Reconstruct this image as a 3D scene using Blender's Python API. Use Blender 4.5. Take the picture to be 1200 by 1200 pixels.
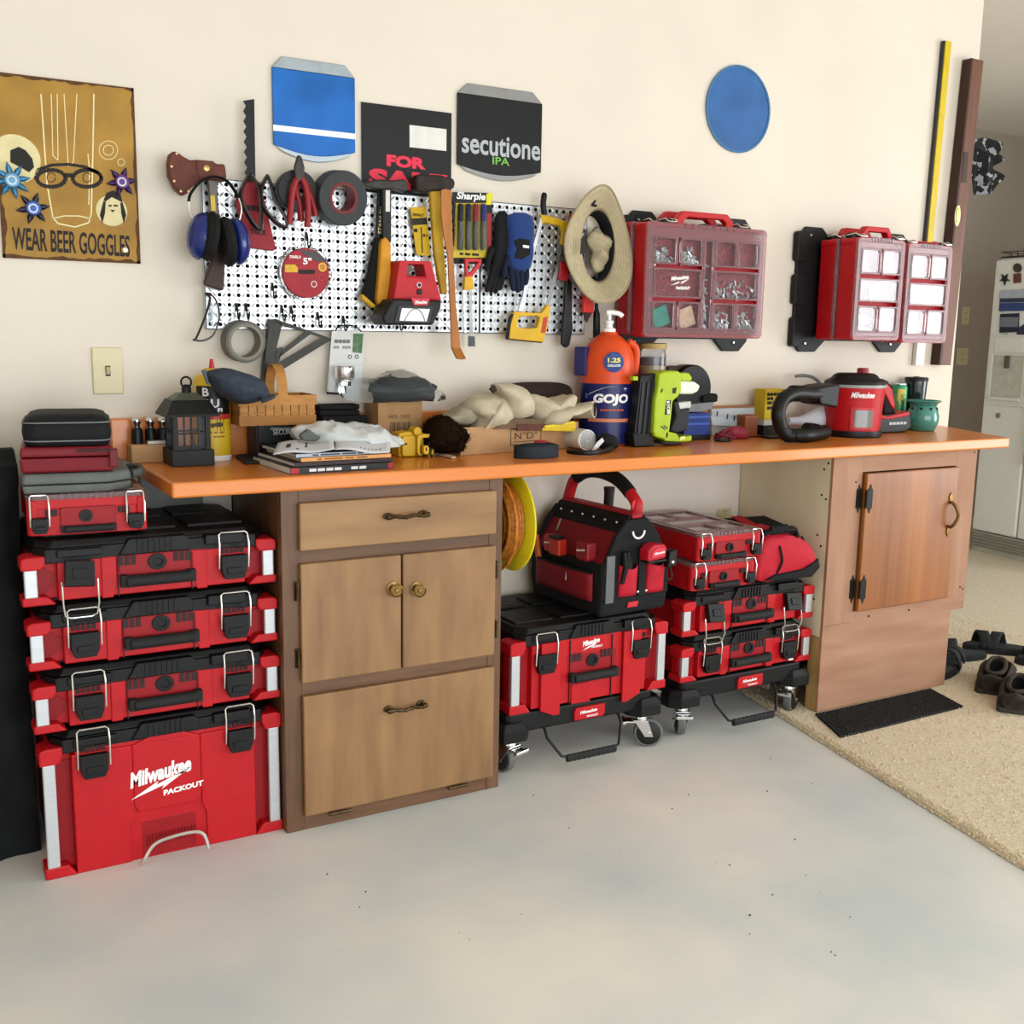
import bpy, bmesh, math, random
from mathutils import Vector, Matrix, Euler, noise
random.seed(7)
for o in list(bpy.data.objects): bpy.data.objects.remove(o, do_unlink=True)
SC = bpy.context.scene
COL = SC.collection
PI = math.pi
# ------------------------------------------------------------------ camera
FPX = 1255.334
CAM = Vector((-0.51936, -2.90116, 1.26042))
YAW, PIT, ROL = 0.521383, 0.168446, 0.017127
_f = Vector((math.sin(YAW)*math.cos(PIT), math.cos(YAW)*math.cos(PIT), -math.sin(PIT)))
_r = Vector((math.cos(YAW), -math.sin(YAW), 0)); _u = _r.cross(_f)
_R = math.cos(ROL)*_r + math.sin(ROL)*_u; _U = -math.sin(ROL)*_r + math.cos(ROL)*_u
cam = bpy.data.objects.new('camera', bpy.data.cameras.new('camera'))
COL.objects.link(cam)
cam.matrix_world = Matrix(((_R.x,_U.x,-_f.x,CAM.x),(_R.y,_U.y,-_f.y,CAM.y),(_R.z,_U.z,-_f.z,CAM.z),(0,0,0,1)))
cam.data.sensor_width = 36; cam.data.lens = FPX/1200*36; cam.data.clip_start = .05
SC.camera = cam
# ------------------------------------------------------------------ world, daylight, exposure
SC.view_settings.view_transform = 'Standard'; SC.view_settings.look = 'None'
SC.view_settings.exposure = 0.12; SC.view_settings.gamma = 1; SC.view_settings.use_curve_mapping = False
W = bpy.data.worlds.new('world'); SC.world = W; W.use_nodes = True
W.node_tree.nodes['Background'].inputs[0].default_value = (.93,.97,1,1)
W.node_tree.nodes['Background'].inputs[1].default_value = .7
def area(name, loc, to, sx, sy, power, col=(1,1,1)):
    l = bpy.data.lights.new(name,'AREA'); l.shape='RECTANGLE'; l.size=sx; l.size_y=sy; l.energy=power; l.color=col
    o = bpy.data.objects.new(name,l); COL.objects.link(o); o.location=loc
    o.rotation_euler = (Vector(to)-Vector(loc)).to_track_quat('-Z','Y').to_euler()
    return o
area('side_garage_door_daylight', (6.6,-3.6,1.15), (0,-3.3,1.0), 3.2, 2.1, 160, (.93,.97,1))
area('front_garage_door_daylight', (1.0,-6.4,1.2), (1.3,0,.8), 5.4, 2.2, 185, (.88,.945,1))

# ------------------------------------------------------------------ helpers
def at(px, py, Y=0.0):            # a pixel of the photograph carried on to the plane y = Y
    d = _f + (px-600)/FPX*_R - (py-600)/FPX*_U
    return CAM + d*((Y-CAM.y)/d.y)
def atz(px, py, z):               # ... on to the level z
    d = _f + (px-600)/FPX*_R - (py-600)/FPX*_U
    return CAM + d*((z-CAM.z)/d.z)
def atx(px, py, x):
    d = _f + (px-600)/FPX*_R - (py-600)/FPX*_U
    return CAM + d*((x-CAM.x)/d.x)
def lin(h):
    h = h.lstrip('#'); c = [int(h[i:i+2],16)/255 for i in (0,2,4)]
    return tuple(x/12.92 if x<=.04045 else ((x+.055)/1.055)**2.4 for x in c)
MATS = {}
def M(name, hx, rough=.5, metal=0, var=.1, scale=14, bump=0, bscale=250, hx2=None, stretch=(1,1,1), coat=0, trans=0, ior=1.45, emis=0, detail=4, spec=.5, ramp=(.3,.7), alpha=1, bstretch=None, sheen=0):
    m = bpy.data.materials.new(name); m.use_nodes = True; nt = m.node_tree; N = nt.nodes; L = nt.links
    b = N['Principled BSDF']
    tc = N.new('ShaderNodeTexCoord'); mp = N.new('ShaderNodeMapping'); mp.inputs['Scale'].default_value = stretch
    L.new(tc.outputs['Object'], mp.inputs['Vector'])
    nz = N.new('ShaderNodeTexNoise'); nz.inputs['Scale'].default_value = scale; nz.inputs['Detail'].default_value = detail
    L.new(mp.outputs[0], nz.inputs['Vector'])
    cr = N.new('ShaderNodeValToRGB'); c = lin(hx)
    c2 = lin(hx2) if hx2 else tuple(min(1,x*(1+var)) for x in c)
    c1 = c if hx2 else tuple(x*(1-var) for x in c)
    cr.color_ramp.elements[0].position, cr.color_ramp.elements[1].position = ramp
    cr.color_ramp.elements[0].color = (*c1,1); cr.color_ramp.elements[1].color = (*c2,1)
    L.new(nz.outputs['Fac'], cr.inputs[0]); L.new(cr.outputs[0], b.inputs['Base Color'])
    b.inputs['Roughness'].default_value = rough; b.inputs['Metallic'].default_value = metal
    b.inputs['Specular IOR Level'].default_value = spec
    if coat: b.inputs['Coat Weight'].default_value = coat; b.inputs['Coat Roughness'].default_value = .08
    if sheen: b.inputs['Sheen Weight'].default_value = sheen
    if trans: b.inputs['Transmission Weight'].default_value = trans; b.inputs['IOR'].default_value = ior
    if alpha < 1: b.inputs['Alpha'].default_value = alpha
    if emis: b.inputs['Emission Color'].default_value = (*c,1); b.inputs['Emission Strength'].default_value = emis
    if bump:
        n2 = N.new('ShaderNodeTexNoise'); n2.inputs['Scale'].default_value = bscale; n2.inputs['Detail'].default_value = 3
        if bstretch:
            m2 = N.new('ShaderNodeMapping'); m2.inputs['Scale'].default_value = bstretch
            L.new(tc.outputs['Object'], m2.inputs['Vector']); L.new(m2.outputs[0], n2.inputs['Vector'])
        else: L.new(tc.outputs['Object'], n2.inputs['Vector'])
        bp = N.new('ShaderNodeBump'); bp.inputs['Strength'].default_value = bump; bp.inputs['Distance'].default_value = .002
        L.new(n2.outputs['Fac'], bp.inputs['Height']); L.new(bp.outputs[0], b.inputs['Normal'])
    MATS[name] = m
    return m
ORI = {}; CLAMP=[None]
_tc = {}
def text_mesh(s, shear=0, offset=0, space=1):
    k = (s, shear, offset, space)
    if k in _tc: return _tc[k]
    if s[0]=='#':                 # print too small to read in the photograph: rows of short strokes
        v=[];f=[];x=0
        for ch in s[1:]:
            if ch=='-':
                n=len(v); v+=[(x,0,0),(x+.42,0,0),(x+.42,.6,0),(x,.6,0)]; f.append((n,n+1,n+2,n+3))
            x+=.5
        _tc[k]=(v,f,0,x-.08,0,.6); return _tc[k]
    cu = bpy.data.curves.new('t','FONT'); cu.body = s; cu.size = 1; cu.shear = shear; cu.offset = offset
    cu.resolution_u = 3; cu.space_character = space
    o = bpy.data.objects.new('t', cu); COL.objects.link(o)
    dg = bpy.context.evaluated_depsgraph_get(); me = bpy.data.meshes.new_from_object(o.evaluated_get(dg))
    v = [tuple(x.co) for x in me.vertices]; f = [tuple(p.vertices) for p in me.polygons]
    bpy.data.objects.remove(o); bpy.data.meshes.remove(me); bpy.data.curves.remove(cu)
    xs = [p[0] for p in v]; ys = [p[1] for p in v]
    _tc[k] = (v, f, min(xs), max(xs), min(ys), max(ys))
    return _tc[k]
def frame(o, ex, ey):             # matrix: local x -> ex, local y -> ey, local z -> ex x ey (the outward normal)
    ex = Vector(ex).normalized(); ey = Vector(ey); ey = (ey - ex*ey.dot(ex)).normalized(); ez = ex.cross(ey)
    return Matrix(((ex.x,ey.x,ez.x,o[0]),(ex.y,ey.y,ez.y,o[1]),(ex.z,ey.z,ez.z,o[2]),(0,0,0,1)))
def FR(x, y, z, rise=0):          # a frame on a surface that faces the room (normal -y)
    return frame((x,y,z), (math.cos(rise),0,math.sin(rise)), (0,0,1))
class MB:
    def __init__(s): s.v=[]; s.f=[]
    def add(s, vs, fs, T=None):
        n = len(s.v)
        s.v += [tuple(T @ Vector(p)) for p in vs] if T is not None else [tuple(p) for p in vs]
        s.f += [tuple(i+n for i in f) for f in fs]; return s
    def box(s, x0,x1,y0,y1,z0,z1, T=None):
        return s.add([(x0,y0,z0),(x1,y0,z0),(x1,y1,z0),(x0,y1,z0),(x0,y0,z1),(x1,y0,z1),(x1,y1,z1),(x0,y1,z1)],
                     [(0,3,2,1),(4,5,6,7),(0,1,5,4),(1,2,6,5),(2,3,7,6),(3,0,4,7)], T)
    def hexa(s, b, t, T=None):    # bottom and top quads, counter-clockwise from above
        return s.add(list(b)+list(t), [(0,3,2,1),(4,5,6,7),(0,1,5,4),(1,2,6,5),(2,3,7,6),(3,0,4,7)], T)
    def prism(s, poly, z0, z1, T=None, top=None):
        n = len(poly); t = top or poly
        a = sum(poly[i][0]*poly[(i+1)%n][1]-poly[(i+1)%n][0]*poly[i][1] for i in range(n))
        if a < 0: poly = poly[::-1]; t = t[::-1]
        vs = [(p[0],p[1],z0) for p in poly]+[(p[0],p[1],z1) for p in t]
        fs = [tuple(range(n-1,-1,-1)), tuple(range(n,2*n))]+[(i,(i+1)%n,(i+1)%n+n,i+n) for i in range(n)]
        return s.add(vs, fs, T)
    def ring(s, outer, inner, z0, z1, T=None):   # a frame: two loops of equal count
        n = len(outer)
        vs = [(p[0],p[1],z) for z in (z0,z1) for p in outer]+[(p[0],p[1],z) for z in (z0,z1) for p in inner]
        fs = []
        for i in range(n):
            j=(i+1)%n
            fs += [(i,j,j+n,i+n),(j+2*n,i+2*n,i+3*n,j+3*n),(i+n,j+n,j+3*n,i+3*n),(j,i,i+2*n,j+2*n)]
        return s.add(vs, fs, T)
    def lathe(s, prof, c=(0,0,0), n=24, T=None, cap=True):   # prof (r,z)
        vs=[]; fs=[]; m=len(prof)
        for r,z in prof:
            for i in range(n):
                a=2*PI*i/n; vs.append((c[0]+r*math.cos(a), c[1]+r*math.sin(a), c[2]+z))
        for k in range(m-1):
            for i in range(n):
                j=(i+1)%n; fs.append((k*n+i,k*n+j,(k+1)*n+j,(k+1)*n+i))
        if cap: fs += [tuple(range(n-1,-1,-1)), tuple(range((m-1)*n, m*n))]
        return s.add(vs, fs, T)
    def cyl(s, p0, p1, r, r1=None, n=16):
        return s.tube([p0,p1], [r, r if r1 is None else r1], n)
    def tube(s, pts, r, n=8, closed=False, flat=1, up=None):
        P=[Vector(p) for p in pts]; m=len(P); R=r if isinstance(r,(list,tuple)) else [r]*m
        vs=[]; fs=[]; prev=None
        for k in range(m):
            if closed: d=P[(k+1)%m]-P[k-1]
            else: d=P[min(k+1,m-1)]-P[max(k-1,0)]
            d.normalize()
            if prev is None:
                a = Vector(up) if up else (Vector((0,0,1)) if abs(d.z)<.9 else Vector((1,0,0)))
            else: a = prev
            x=(a-d*a.dot(d)).normalized(); y=d.cross(x); prev=x
            for i in range(n):
                t=2*PI*i/n; vs.append(P[k]+x*(R[k]*math.cos(t))+y*(R[k]*flat*math.sin(t)))
        for k in range(m if closed else m-1):
            q=(k+1)%m
            for i in range(n):
                j=(i+1)%n; fs.append((k*n+i,k*n+j,q*n+j,q*n+i))
        if not closed: fs += [tuple(range(n-1,-1,-1)), tuple(range((m-1)*n,m*n))]
        return s.add(vs, fs)
    def ell(s, c, r, n=16, m=10, T=None, fn=None):
        vs=[];fs=[]
        for k in range(m+1):
            p=-PI/2+PI*k/m
            for i in range(n):
                a=2*PI*i/n; q=[math.cos(p)*math.cos(a),math.cos(p)*math.sin(a),math.sin(p)]
                if fn: q=fn(q)
                vs.append((c[0]+r[0]*q[0],c[1]+r[1]*q[1],c[2]+r[2]*q[2]))
        for k in range(m):
            for i in range(n):
                j=(i+1)%n; fs.append((k*n+i,k*n+j,(k+1)*n+j,(k+1)*n+i))
        return s.add(vs,fs,T)
    def grid(s, fn, nu, nv, wrapu=False, T=None):
        vs=[fn(i/(nu if wrapu else nu-1), j/(nv-1)) for j in range(nv) for i in range(nu)]; fs=[]
        for j in range(nv-1):
            for i in range(nu if wrapu else nu-1):
                k=(i+1)%nu; fs.append((j*nu+i,j*nu+k,(j+1)*nu+k,(j+1)*nu+i))
        return s.add(vs,fs,T)
    def loft(s, loops, cap=True):     # equal-count loops of points
        n=len(loops[0]); vs=[p for l in loops for p in l]; fs=[]
        for k in range(len(loops)-1):
            for i in range(n):
                j=(i+1)%n; fs.append((k*n+i,k*n+j,(k+1)*n+j,(k+1)*n+i))
        if cap: fs += [tuple(range(n-1,-1,-1)), tuple(range((len(loops)-1)*n,len(loops)*n))]
        return s.add(vs,fs)
    def text(s, t, T, w=None, h=None, shear=0, bold=.02, depth=.0006, mid=True, space=1):
        v,f,x0,x1,y0,y1 = text_mesh(t, shear, bold, space)
        sx = w/(x1-x0) if w else None; sy = h/(y1-y0) if h else None
        sx = sx or sy; sy = sy or sx
        cx,cy = ((x0+x1)/2,(y0+y1)/2) if mid else (x0,y0)
        return s.add([((p[0]-cx)*sx,(p[1]-cy)*sy,depth) for p in v], f, T)
    def build(s, name, mat, parent=None, bevel=0, smooth=False, seg=2, local=False, solid=0, sub=0, label=None, kind=None, ang=40):
        vs = s.v; loc=(0,0,0)
        if CLAMP[0] is not None and not local: vs=[(p[0],p[1],max(p[2],CLAMP[0])) for p in vs]
        if parent is not None and not local:
            q = ORI.get(parent.name, Vector((0,0,0))); vs=[(p[0]-q.x,p[1]-q.y,p[2]-q.z) for p in vs]
        elif parent is None and not local:
            xs=[p[0] for p in vs]; ys=[p[1] for p in vs]; zs=[p[2] for p in vs]
            loc=((min(xs)+max(xs))/2,(min(ys)+max(ys))/2,min(zs)); vs=[(p[0]-loc[0],p[1]-loc[1],p[2]-loc[2]) for p in vs]
        me=bpy.data.meshes.new(name); me.from_pydata(vs,[],s.f); me.update()
        bm=bmesh.new(); bm.from_mesh(me); bmesh.ops.recalc_face_normals(bm, faces=bm.faces); bm.to_mesh(me); bm.free()
        me.materials.append(MATS[mat] if isinstance(mat,str) else mat)
        if smooth:
            me.polygons.foreach_set('use_smooth',[True]*len(me.polygons)); me.set_sharp_from_angle(angle=math.radians(ang))
        o=bpy.data.objects.new(name,me); COL.objects.link(o); o.location=loc
        if parent is not None:
            o.parent=parent
            if not local: ORI[o.name]=ORI.get(parent.name, Vector((0,0,0)))
        else: ORI[o.name]=Vector(loc)
        if solid: md=o.modifiers.new('solid','SOLIDIFY'); md.thickness=solid; md.offset=0
        if bevel:
            md=o.modifiers.new('bevel','BEVEL'); md.width=bevel; md.segments=seg; md.limit_method='ANGLE'; md.angle_limit=math.radians(35)
            if not smooth: md.harden_normals=False
        if sub: md=o.modifiers.new('sub','SUBSURF'); md.levels=sub; md.render_levels=sub
        if label: o['label']=label
        if kind: o['kind']=kind
        return o
def tag(o, label, cat, group=None):
    o['label']=label; o['category']=cat
    if group: o['group']=group
    return o
def T(name, label, cat, loc=(0,0,0), rz=0, group=None):
    o=bpy.data.objects.new(name,None); COL.objects.link(o); o.location=loc; o.rotation_euler=(0,0,rz)
    o.empty_display_size=.02; ORI[o.name]=Vector(loc)
    return tag(o,label,cat,group)
def kids(o): return [c for c in bpy.data.objects if c.parent == o]
def dup(o, loc, rz=None, label=None, parent=None, tilt=None):
    c=o.copy(); COL.objects.link(c)
    if parent is None:
        c.location=loc
        if rz is not None: c.rotation_euler=(0,0,rz)
        if tilt is not None: c.rotation_euler=tilt
    else: c.parent=parent
    if label: c['label']=label
    for k in kids(o): dup(k,None,parent=c)
    return c
def struct(o): o['kind']='structure'; return o
def rrect(x0,x1,y0,y1,r,n=4):
    out=[]
    for cx,cy,a in ((x1-r,y0+r,-PI/2),(x1-r,y1-r,0),(x0+r,y1-r,PI/2),(x0+r,y0+r,PI)):
        for i in range(n+1): t=a+PI/2*i/n; out.append((cx+r*math.cos(t),cy+r*math.sin(t)))
    return out
def circ(cx,cy,r,n=20,ry=None): return [(cx+r*math.cos(2*PI*i/n),cy+(ry or r)*math.sin(2*PI*i/n)) for i in range(n)]
def spline(pts, n=6, closed=False):
    P=[Vector(p) for p in pts]; out=[]; m=len(P)
    for i in range(m if closed else m-1):
        if closed: a,b,c,d=P[i-1],P[i],P[(i+1)%m],P[(i+2)%m]
        else: a,b,c,d=P[max(i-1,0)],P[i],P[i+1],P[min(i+2,m-1)]
        for k in range(n):
            t=k/n; out.append(.5*((2*b)+(c-a)*t+(2*a-5*b+4*c-d)*t*t+(3*b-a-3*c+d)*t**3))
    if not closed: out.append(P[-1])
    return out
WALLT = Matrix(((1,0,0,0),(0,0,1,0),(0,1,0,0),(0,0,0,1)))   # local (x, y=up, z=depth towards the wall) -> world
def wpoly(px, Y):                 # outline of something lying flat on the plane y = Y
    return [(at(x,y,Y).x, at(x,y,Y).z) for x,y in px]
def flat(mb, px, Y, t, sm=0):     # plate with that outline, front at Y, thickness t behind it
    p=wpoly(px,Y)
    if sm: p=[(q.x,q.y) for q in spline([(a,b,0) for a,b in p],sm,True)]
    return mb.prism(p, Y, Y+t, WALLT)
# ------------------------------------------------------------------ materials
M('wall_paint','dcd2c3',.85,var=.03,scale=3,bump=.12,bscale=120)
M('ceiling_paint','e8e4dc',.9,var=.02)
M('wall_paint_shaded','a3988a',.85,var=.03,scale=3,bump=.1,bscale=120)  # same paint as the back wall, with the recess shade darkened into its colour
M('concrete','bfc8cb',.5,hx2='e6e2d8',scale=1.7,detail=9,ramp=(.32,.68),bump=.15,bscale=60)
M('carpet','bca785',1,hx2='e2d3b4',scale=160,detail=2,bump=1,bscale=320,sheen=.3)
M('laminate','d2762a',.34,hx2='da8232',scale=3,stretch=(.4,3,3),coat=.25,bump=.03,bscale=400)
M('cabinet_frame','56381f',.5,hx2='6f4c30',scale=8,stretch=(6,6,.6),detail=6,coat=.1,bump=.1,bscale=90,bstretch=(6,6,.3))
M('cabinet_rail','56381f',.5,hx2='6f4c30',scale=8,stretch=(.6,6,6),detail=6,coat=.1)
M('cabinet_birch','75522f',.5,hx2='9c7549',scale=5,stretch=(3.5,3.5,.7),detail=10,coat=.1,ramp=(.24,.78),bump=.06,bscale=120,bstretch=(6,6,.3))
M('cabinet_birch_wide','7f5b33',.5,hx2='a17a4c',scale=5,stretch=(.8,3.5,4),detail=10,coat=.1,ramp=(.24,.78))
M('bronze','4a3a25',.35,.9,var=.4,scale=80)
M('brass_old','84683c',.3,.95,var=.3,scale=90)
M('red_ply','94694f',.7,hx2='aa8166',scale=6,stretch=(3,3,.5),detail=8,ramp=(.3,.75),bump=.15,bscale=90,bstretch=(6,6,.4))
M('red_ply_rail','94694f',.7,hx2='aa8166',scale=6,stretch=(.5,3,3),detail=8,ramp=(.3,.75))
M('fir_door','6f3b16',.38,hx2='a5642b',scale=2.6,stretch=(4.5,4.5,.2),detail=6,ramp=(.3,.72),coat=.08)
M('pale_ply','ddd2b0',.65,hx2='e9dfc2',scale=4,stretch=(2,2,.6),detail=8,bump=.05)
M('stud_wood','a8854f',.7,var=.15,scale=9,stretch=(5,5,.5))
M('black_iron','141413',.45,.5,var=.2)
M('black_rubber','0c0d0f',.8,var=.2,scale=40,bump=.2)
M('screw','35302a',.5,.6)
M('ivory_plastic','cdc196',.35,var=.02)
M('dark_slot','0c0b0a',.8,var=.1)
M('galv','c9cccf',.3,.9,var=.1,scale=30)
M('white_metal','d9d6cf',.4,.1,var=.04)
# ------------------------------------------------------------------ room
XW = 3.185
struct(MB().box(-2.6,XW,0,.12,0,2.6).build('wall_back','wall_paint'))
struct(MB().box(-2.72,-2.6,-6.5,.12,0,2.6).build('wall_left','wall_paint'))
struct(MB().box(XW,6.4,1.95,2.07,0,2.6).build('wall_far','wall_paint_shaded'))
struct(MB().box(6.3,6.42,-1.4,1.95,0,2.6).build('wall_right','wall_paint_shaded'))
struct(MB().box(XW-.12,XW,.12,1.95,0,2.6).build('wall_return','wall_paint'))
struct(MB().box(-2.72,6.6,-6.5,2.07,2.6,2.68).build('ceiling','ceiling_paint'))
struct(MB().box(-2.72,6.6,-6.6,2.07,-.1,0).build('floor','concrete'))
# crack line in the slab beside the carpet, then the carpet itself
C0=atz(1200,1020,0); C1=atz(930,850,0); dirc=(C1-C0).normalized()
ca=C0-dirc*3.2; cb=C0+dirc*1.43
mb=MB(); n=90; nrm=Vector((-dirc.y,dirc.x,0))
if nrm.x>0: nrm=-nrm
edge=[]
for i in range(n+1):
    p=ca.lerp(cb,i/n)+nrm*(.004*noise.noise(Vector((i*.9,0,0)))+.003*noise.noise(Vector((i*3.1,5,0))))
    edge.append(p)
poly=[(p.x,p.y) for p in edge]+[(cb.x,1.95),(6.3,1.95),(6.3,ca.y)]
top=[(p.x-nrm.x*.004,p.y-nrm.y*.004) for p in edge]+poly[n+1:]
mb.prism(poly,0.0005,.011,None,top)
cp=mb.build('carpet','carpet'); cp['kind']='structure'; cp['label']='beige cut pile carpet laid over the concrete at the right'
tf=MB()
for i in range(16000):
    u=random.random()**1.3
    if i<5000: q=ca.lerp(cb,.25+.75*random.random())-nrm*random.uniform(-.004,.03)
    else: q=Vector((random.uniform(1.8,3.6),random.uniform(-1.6,.9),0))
    if (q-ca).dot(-nrm) < -.004: continue
    if 2.07<q.x<2.76 and -.45<q.y<.0: continue
    h=random.uniform(.003,.008); r=random.uniform(.0025,.005); a=random.random()*6
    z=.0105 if (q-ca).dot(-nrm)>.006 else .004
    v=[(q.x+r*math.cos(a+k*2.094),q.y+r*math.sin(a+k*2.094),z-.001) for k in range(3)]+[(q.x+random.uniform(-r,r),q.y+random.uniform(-r,r),z+h)]
    tf.add(v,[(0,1,3),(1,2,3),(2,0,3)])
o=tf.build('carpet_pile','carpet',cp); o['kind']='stuff'
o=MB().add([(C1.x-.005,C1.y+.04,.0006),(C1.x+.003,C1.y+.04,.0006),(C1.x-.06,-.02,.0006),(C1.x-.07,-.02,.0006)],[(0,1,2,3)])
p0=atz(938,848,0); p1=atz(890,800,0)
mb=MB(); mb.hexa([(p0.x-.004,p0.y,.0),(p0.x+.004,p0.y,0),(p1.x+.004,p1.y,0),(p1.x-.004,p1.y,0)],[(p0.x-.004,p0.y,.001),(p0.x+.004,p0.y,.001),(p1.x+.004,p1.y,.001),(p1.x-.004,p1.y,.001)])
o=mb.build('floor_crack_1','dark_slot'); struct(o)  # dark crack line in the concrete slab
# small grit on the concrete
g=MB()
for i in range(34):
    q=atz(random.uniform(340,1000),random.uniform(880,1140),0)
    if (q-ca).dot(-nrm)>-.02 or q.y>-.5 or q.x<-.2: continue
    r=random.uniform(.001,.003); g.ell((q.x,q.y,r*.6),(r,r*random.uniform(.5,1),r*.6),6,4)
o=g.build('floor_grit','screw',bpy.data.objects['floor']); o['kind']='stuff'
# ------------------------------------------------------------------ bench top
D=.469; ZT=.91; LB=2.9255
bt=T('workbench_top','long orange laminate worktop on the two wooden cabinets','worktop',(1.5,-.2,ZT-.038))
XR=3.12
pts=[(0,-D),(LB,-D),(XR,-.03),(XR,-.002),(0,-.002)]
mb=MB(); mb.prism(pts,ZT-.036,ZT); mb.build('slab','laminate',bt,bevel=.006,seg=3)
mb=MB(); mb.box(-.052,1.0,-.022,-.0005,ZT+.0005,1.019); mb.box(1.002,2.26,-.022,-.0005,ZT+.0005,1.012); mb.build('backsplash','laminate',bt,bevel=.004)

# ------------------------------------------------------------------ left cabinet
X1,X2,YC=.2572,.8651,-.44; ZC=ZT-.0365
def fq(px,py): p=at(px,py,YC); return p.x,p.z
c=T('base_cabinet','brown stained wooden base cabinet with a drawer and two doors','cabinet',((X1+X2)/2,-.22,0))
mb=MB(); mb.box(X1,X1+.016,YC+.02,-.004,0,ZC); mb.box(X2-.016,X2,YC+.02,-.004,0,ZC); mb.box(X1,X2,-.02,-.004,.02,ZC)
mb.box(X1+.016,X2-.016,YC+.03,-.02,.03,.045); mb.build('carcass','cabinet_frame',c,bevel=.001)
for a,b in ((X1,X1+.045),(X2-.04,X2)): MB().box(a,b,YC,YC+.02,0,ZC).build('stile','cabinet_frame',c,bevel=.0015)
for z0,z1 in ((ZC-.04,ZC),(.675,.735),(.345,.40),(0,.045)): MB().box(X1+.045,X2-.04,YC+.001,YC+.019,z0,z1).build('rail','cabinet_rail',c,bevel=.0015)
def panel(name,x0,x1,z0,z1,mat,par,t=.017,y=YC):
    mb=MB(); mb.box(x0,x1,y-t,y-.0005,z0,z1); return mb.build(name,mat,par,bevel=.0035,seg=2)
def bar_pull(par,x,y,z,w):
    mb=MB(); P=[(x-w/2+w*i/12,y-.022-.004*math.sin(PI*i/12),z+.002*math.sin(i*1.0)) for i in range(13)]
    mb.tube(P,[.004+.0018*(i%2) for i in range(13)],8)
    for s in (-1,1):
        mb.cyl((x+s*w*.46,y,z),(x+s*w*.46,y-.024,z),.005); mb.ell((x+s*w*.5,y-.02,z),(.009,.006,.007),10,6); mb.ell((x+s*w*.46,y-.002,z),(.014,.004,.009),10,6)
    mb.build('handle','bronze',par,smooth=True,label='dark bronze bar pull')
x0,z1=fq(347,586); x1,_=fq(580,575); _,z0=fq(347,635)
x0=.2985;x1=.838
d=panel('drawer',x0,x1,.725,.842,'cabinet_birch_wide',c); bar_pull(d,fq(472,602)[0],YC-.017,fq(472,602)[1],.105)
xm=fq(468,700)[0]
da=panel('door',x0,xm-.002,.392,.693,'cabinet_birch',c); db=panel('door',xm+.003,x1,.392,.693,'cabinet_birch',c)
dl=panel('drop_door',x0+.002,x1+.001,.042,.358,'cabinet_birch',c); bar_pull(dl,fq(471,825)[0],YC-.017,fq(471,825)[1],.10)
for dd,px in ((da,458),(db,485)):
    x,z=fq(px,688.5); mb=MB()
    Tm=frame((x,YC-.017,z),(1,0,0),(0,0,1)); Tm=Tm
    mb.lathe([(.019,0),(.019,.003),(.010,.005),(.007,.014),(.016,.018),(.0175,.022),(.013,.025),(.0125,.0235),(.007,.0235),(.006,.026),(.0,.0265)],n=20,T=Tm)
    mb.build('knob','brass_old',dd,smooth=True,ang=30,label='round antique brass knob')
for dd,x,zs in ((da,x0-.007,(.625,.455)),(db,x1+.006,(.625,.46))):
    for z in zs:
        mb=MB(); mb.cyl((x,YC-.012,z-.022),(x,YC-.012,z+.022),.0045,n=8); mb.box(x-.005,x+.005,YC-.008,YC,z-.024,z+.024); mb.build('hinge','bronze',dd)
for px in (396,533):
    x=fq(px,950)[0]; mb=MB(); mb.cyl((x-.03,YC-.019,.037),(x+.03,YC-.019,.037),.0045,n=8); mb.build('hinge','bronze',dl)
# ------------------------------------------------------------------ right cabinet
X3,X4,X4B=2.088,2.793,2.725
c=T('plywood_cabinet','reddish plywood cabinet with one varnished door and dark hinges','cabinet',(2.42,-.22,0))
mb=MB(); mb.prism([(-.004,ZC),(YC+.012,ZC),(YC+.012,.27),(-.2,.27),(-.2,.02),(-.004,.02)],X3,X3+.012,Matrix(((0,0,1,0),(1,0,0,0),(0,1,0,0),(0,0,0,1))))
mb.build('side_panel','pale_ply',c,label='pale unfinished plywood side')
mb=MB(); mb.box(X4-.012,X4,YC+.012,-.004,.29,ZC); mb.box(X4B-.012,X4B,YC+.012,-.004,.012,.29); mb.box(X3+.012,X4-.012,-.02,-.004,.02,ZC); mb.build('carcass','red_ply',c)
mb=MB(); mb.box(X3+.001,X3+.04,YC+.012,YC+.06,.012,.268); mb.build('stud','stud_wood',c,bevel=.002)
def gq(px,py): p=at(px,py,YC); return p.x,p.z
dx0=gq(1009,600)[0]; dx1=gq(1115,600)[0]; dz1=gq(1060,551)[1]; dz0=gq(1050,708)[1]
xs=X3+.1
for a,b,z in ((X3,dx0-.006,.31),(dx1+.004,X4,.34)): MB().box(a,b,YC,YC+.012,z,ZC).build('stile','red_ply',c,bevel=.001)
mb=MB(); mb.box(dx0-.006,dx1+.004,YC,YC+.012,dz1+.003,ZC); mb.build('rail','red_ply_rail',c,bevel=.001)
mb=MB(); mb.prism([(X3,.3085),(dx0-.006,.3095),(dx0-.006,dz0-.002),(dx1+.004,dz0-.002),(dx1+.004,.34),(X4,.34),(X4,.29),(X4B,.29),(X4B,.012),(X3,.012)],YC+.001,YC+.012,WALLT); mb.build('kick_panel','red_ply_rail',c,bevel=.001)
mb=MB(); mb.box(dx0-.006,dx0,YC+.0,YC+.014,dz0,dz1); mb.build('door_gap_strip','cabinet_frame',c)
dr=panel('door',dx0,dx1,dz0,dz1,'fir_door',c,t=.018)
bd=[dx0+(dx1-dx0)*k for k in (.26,.62)]
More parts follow.
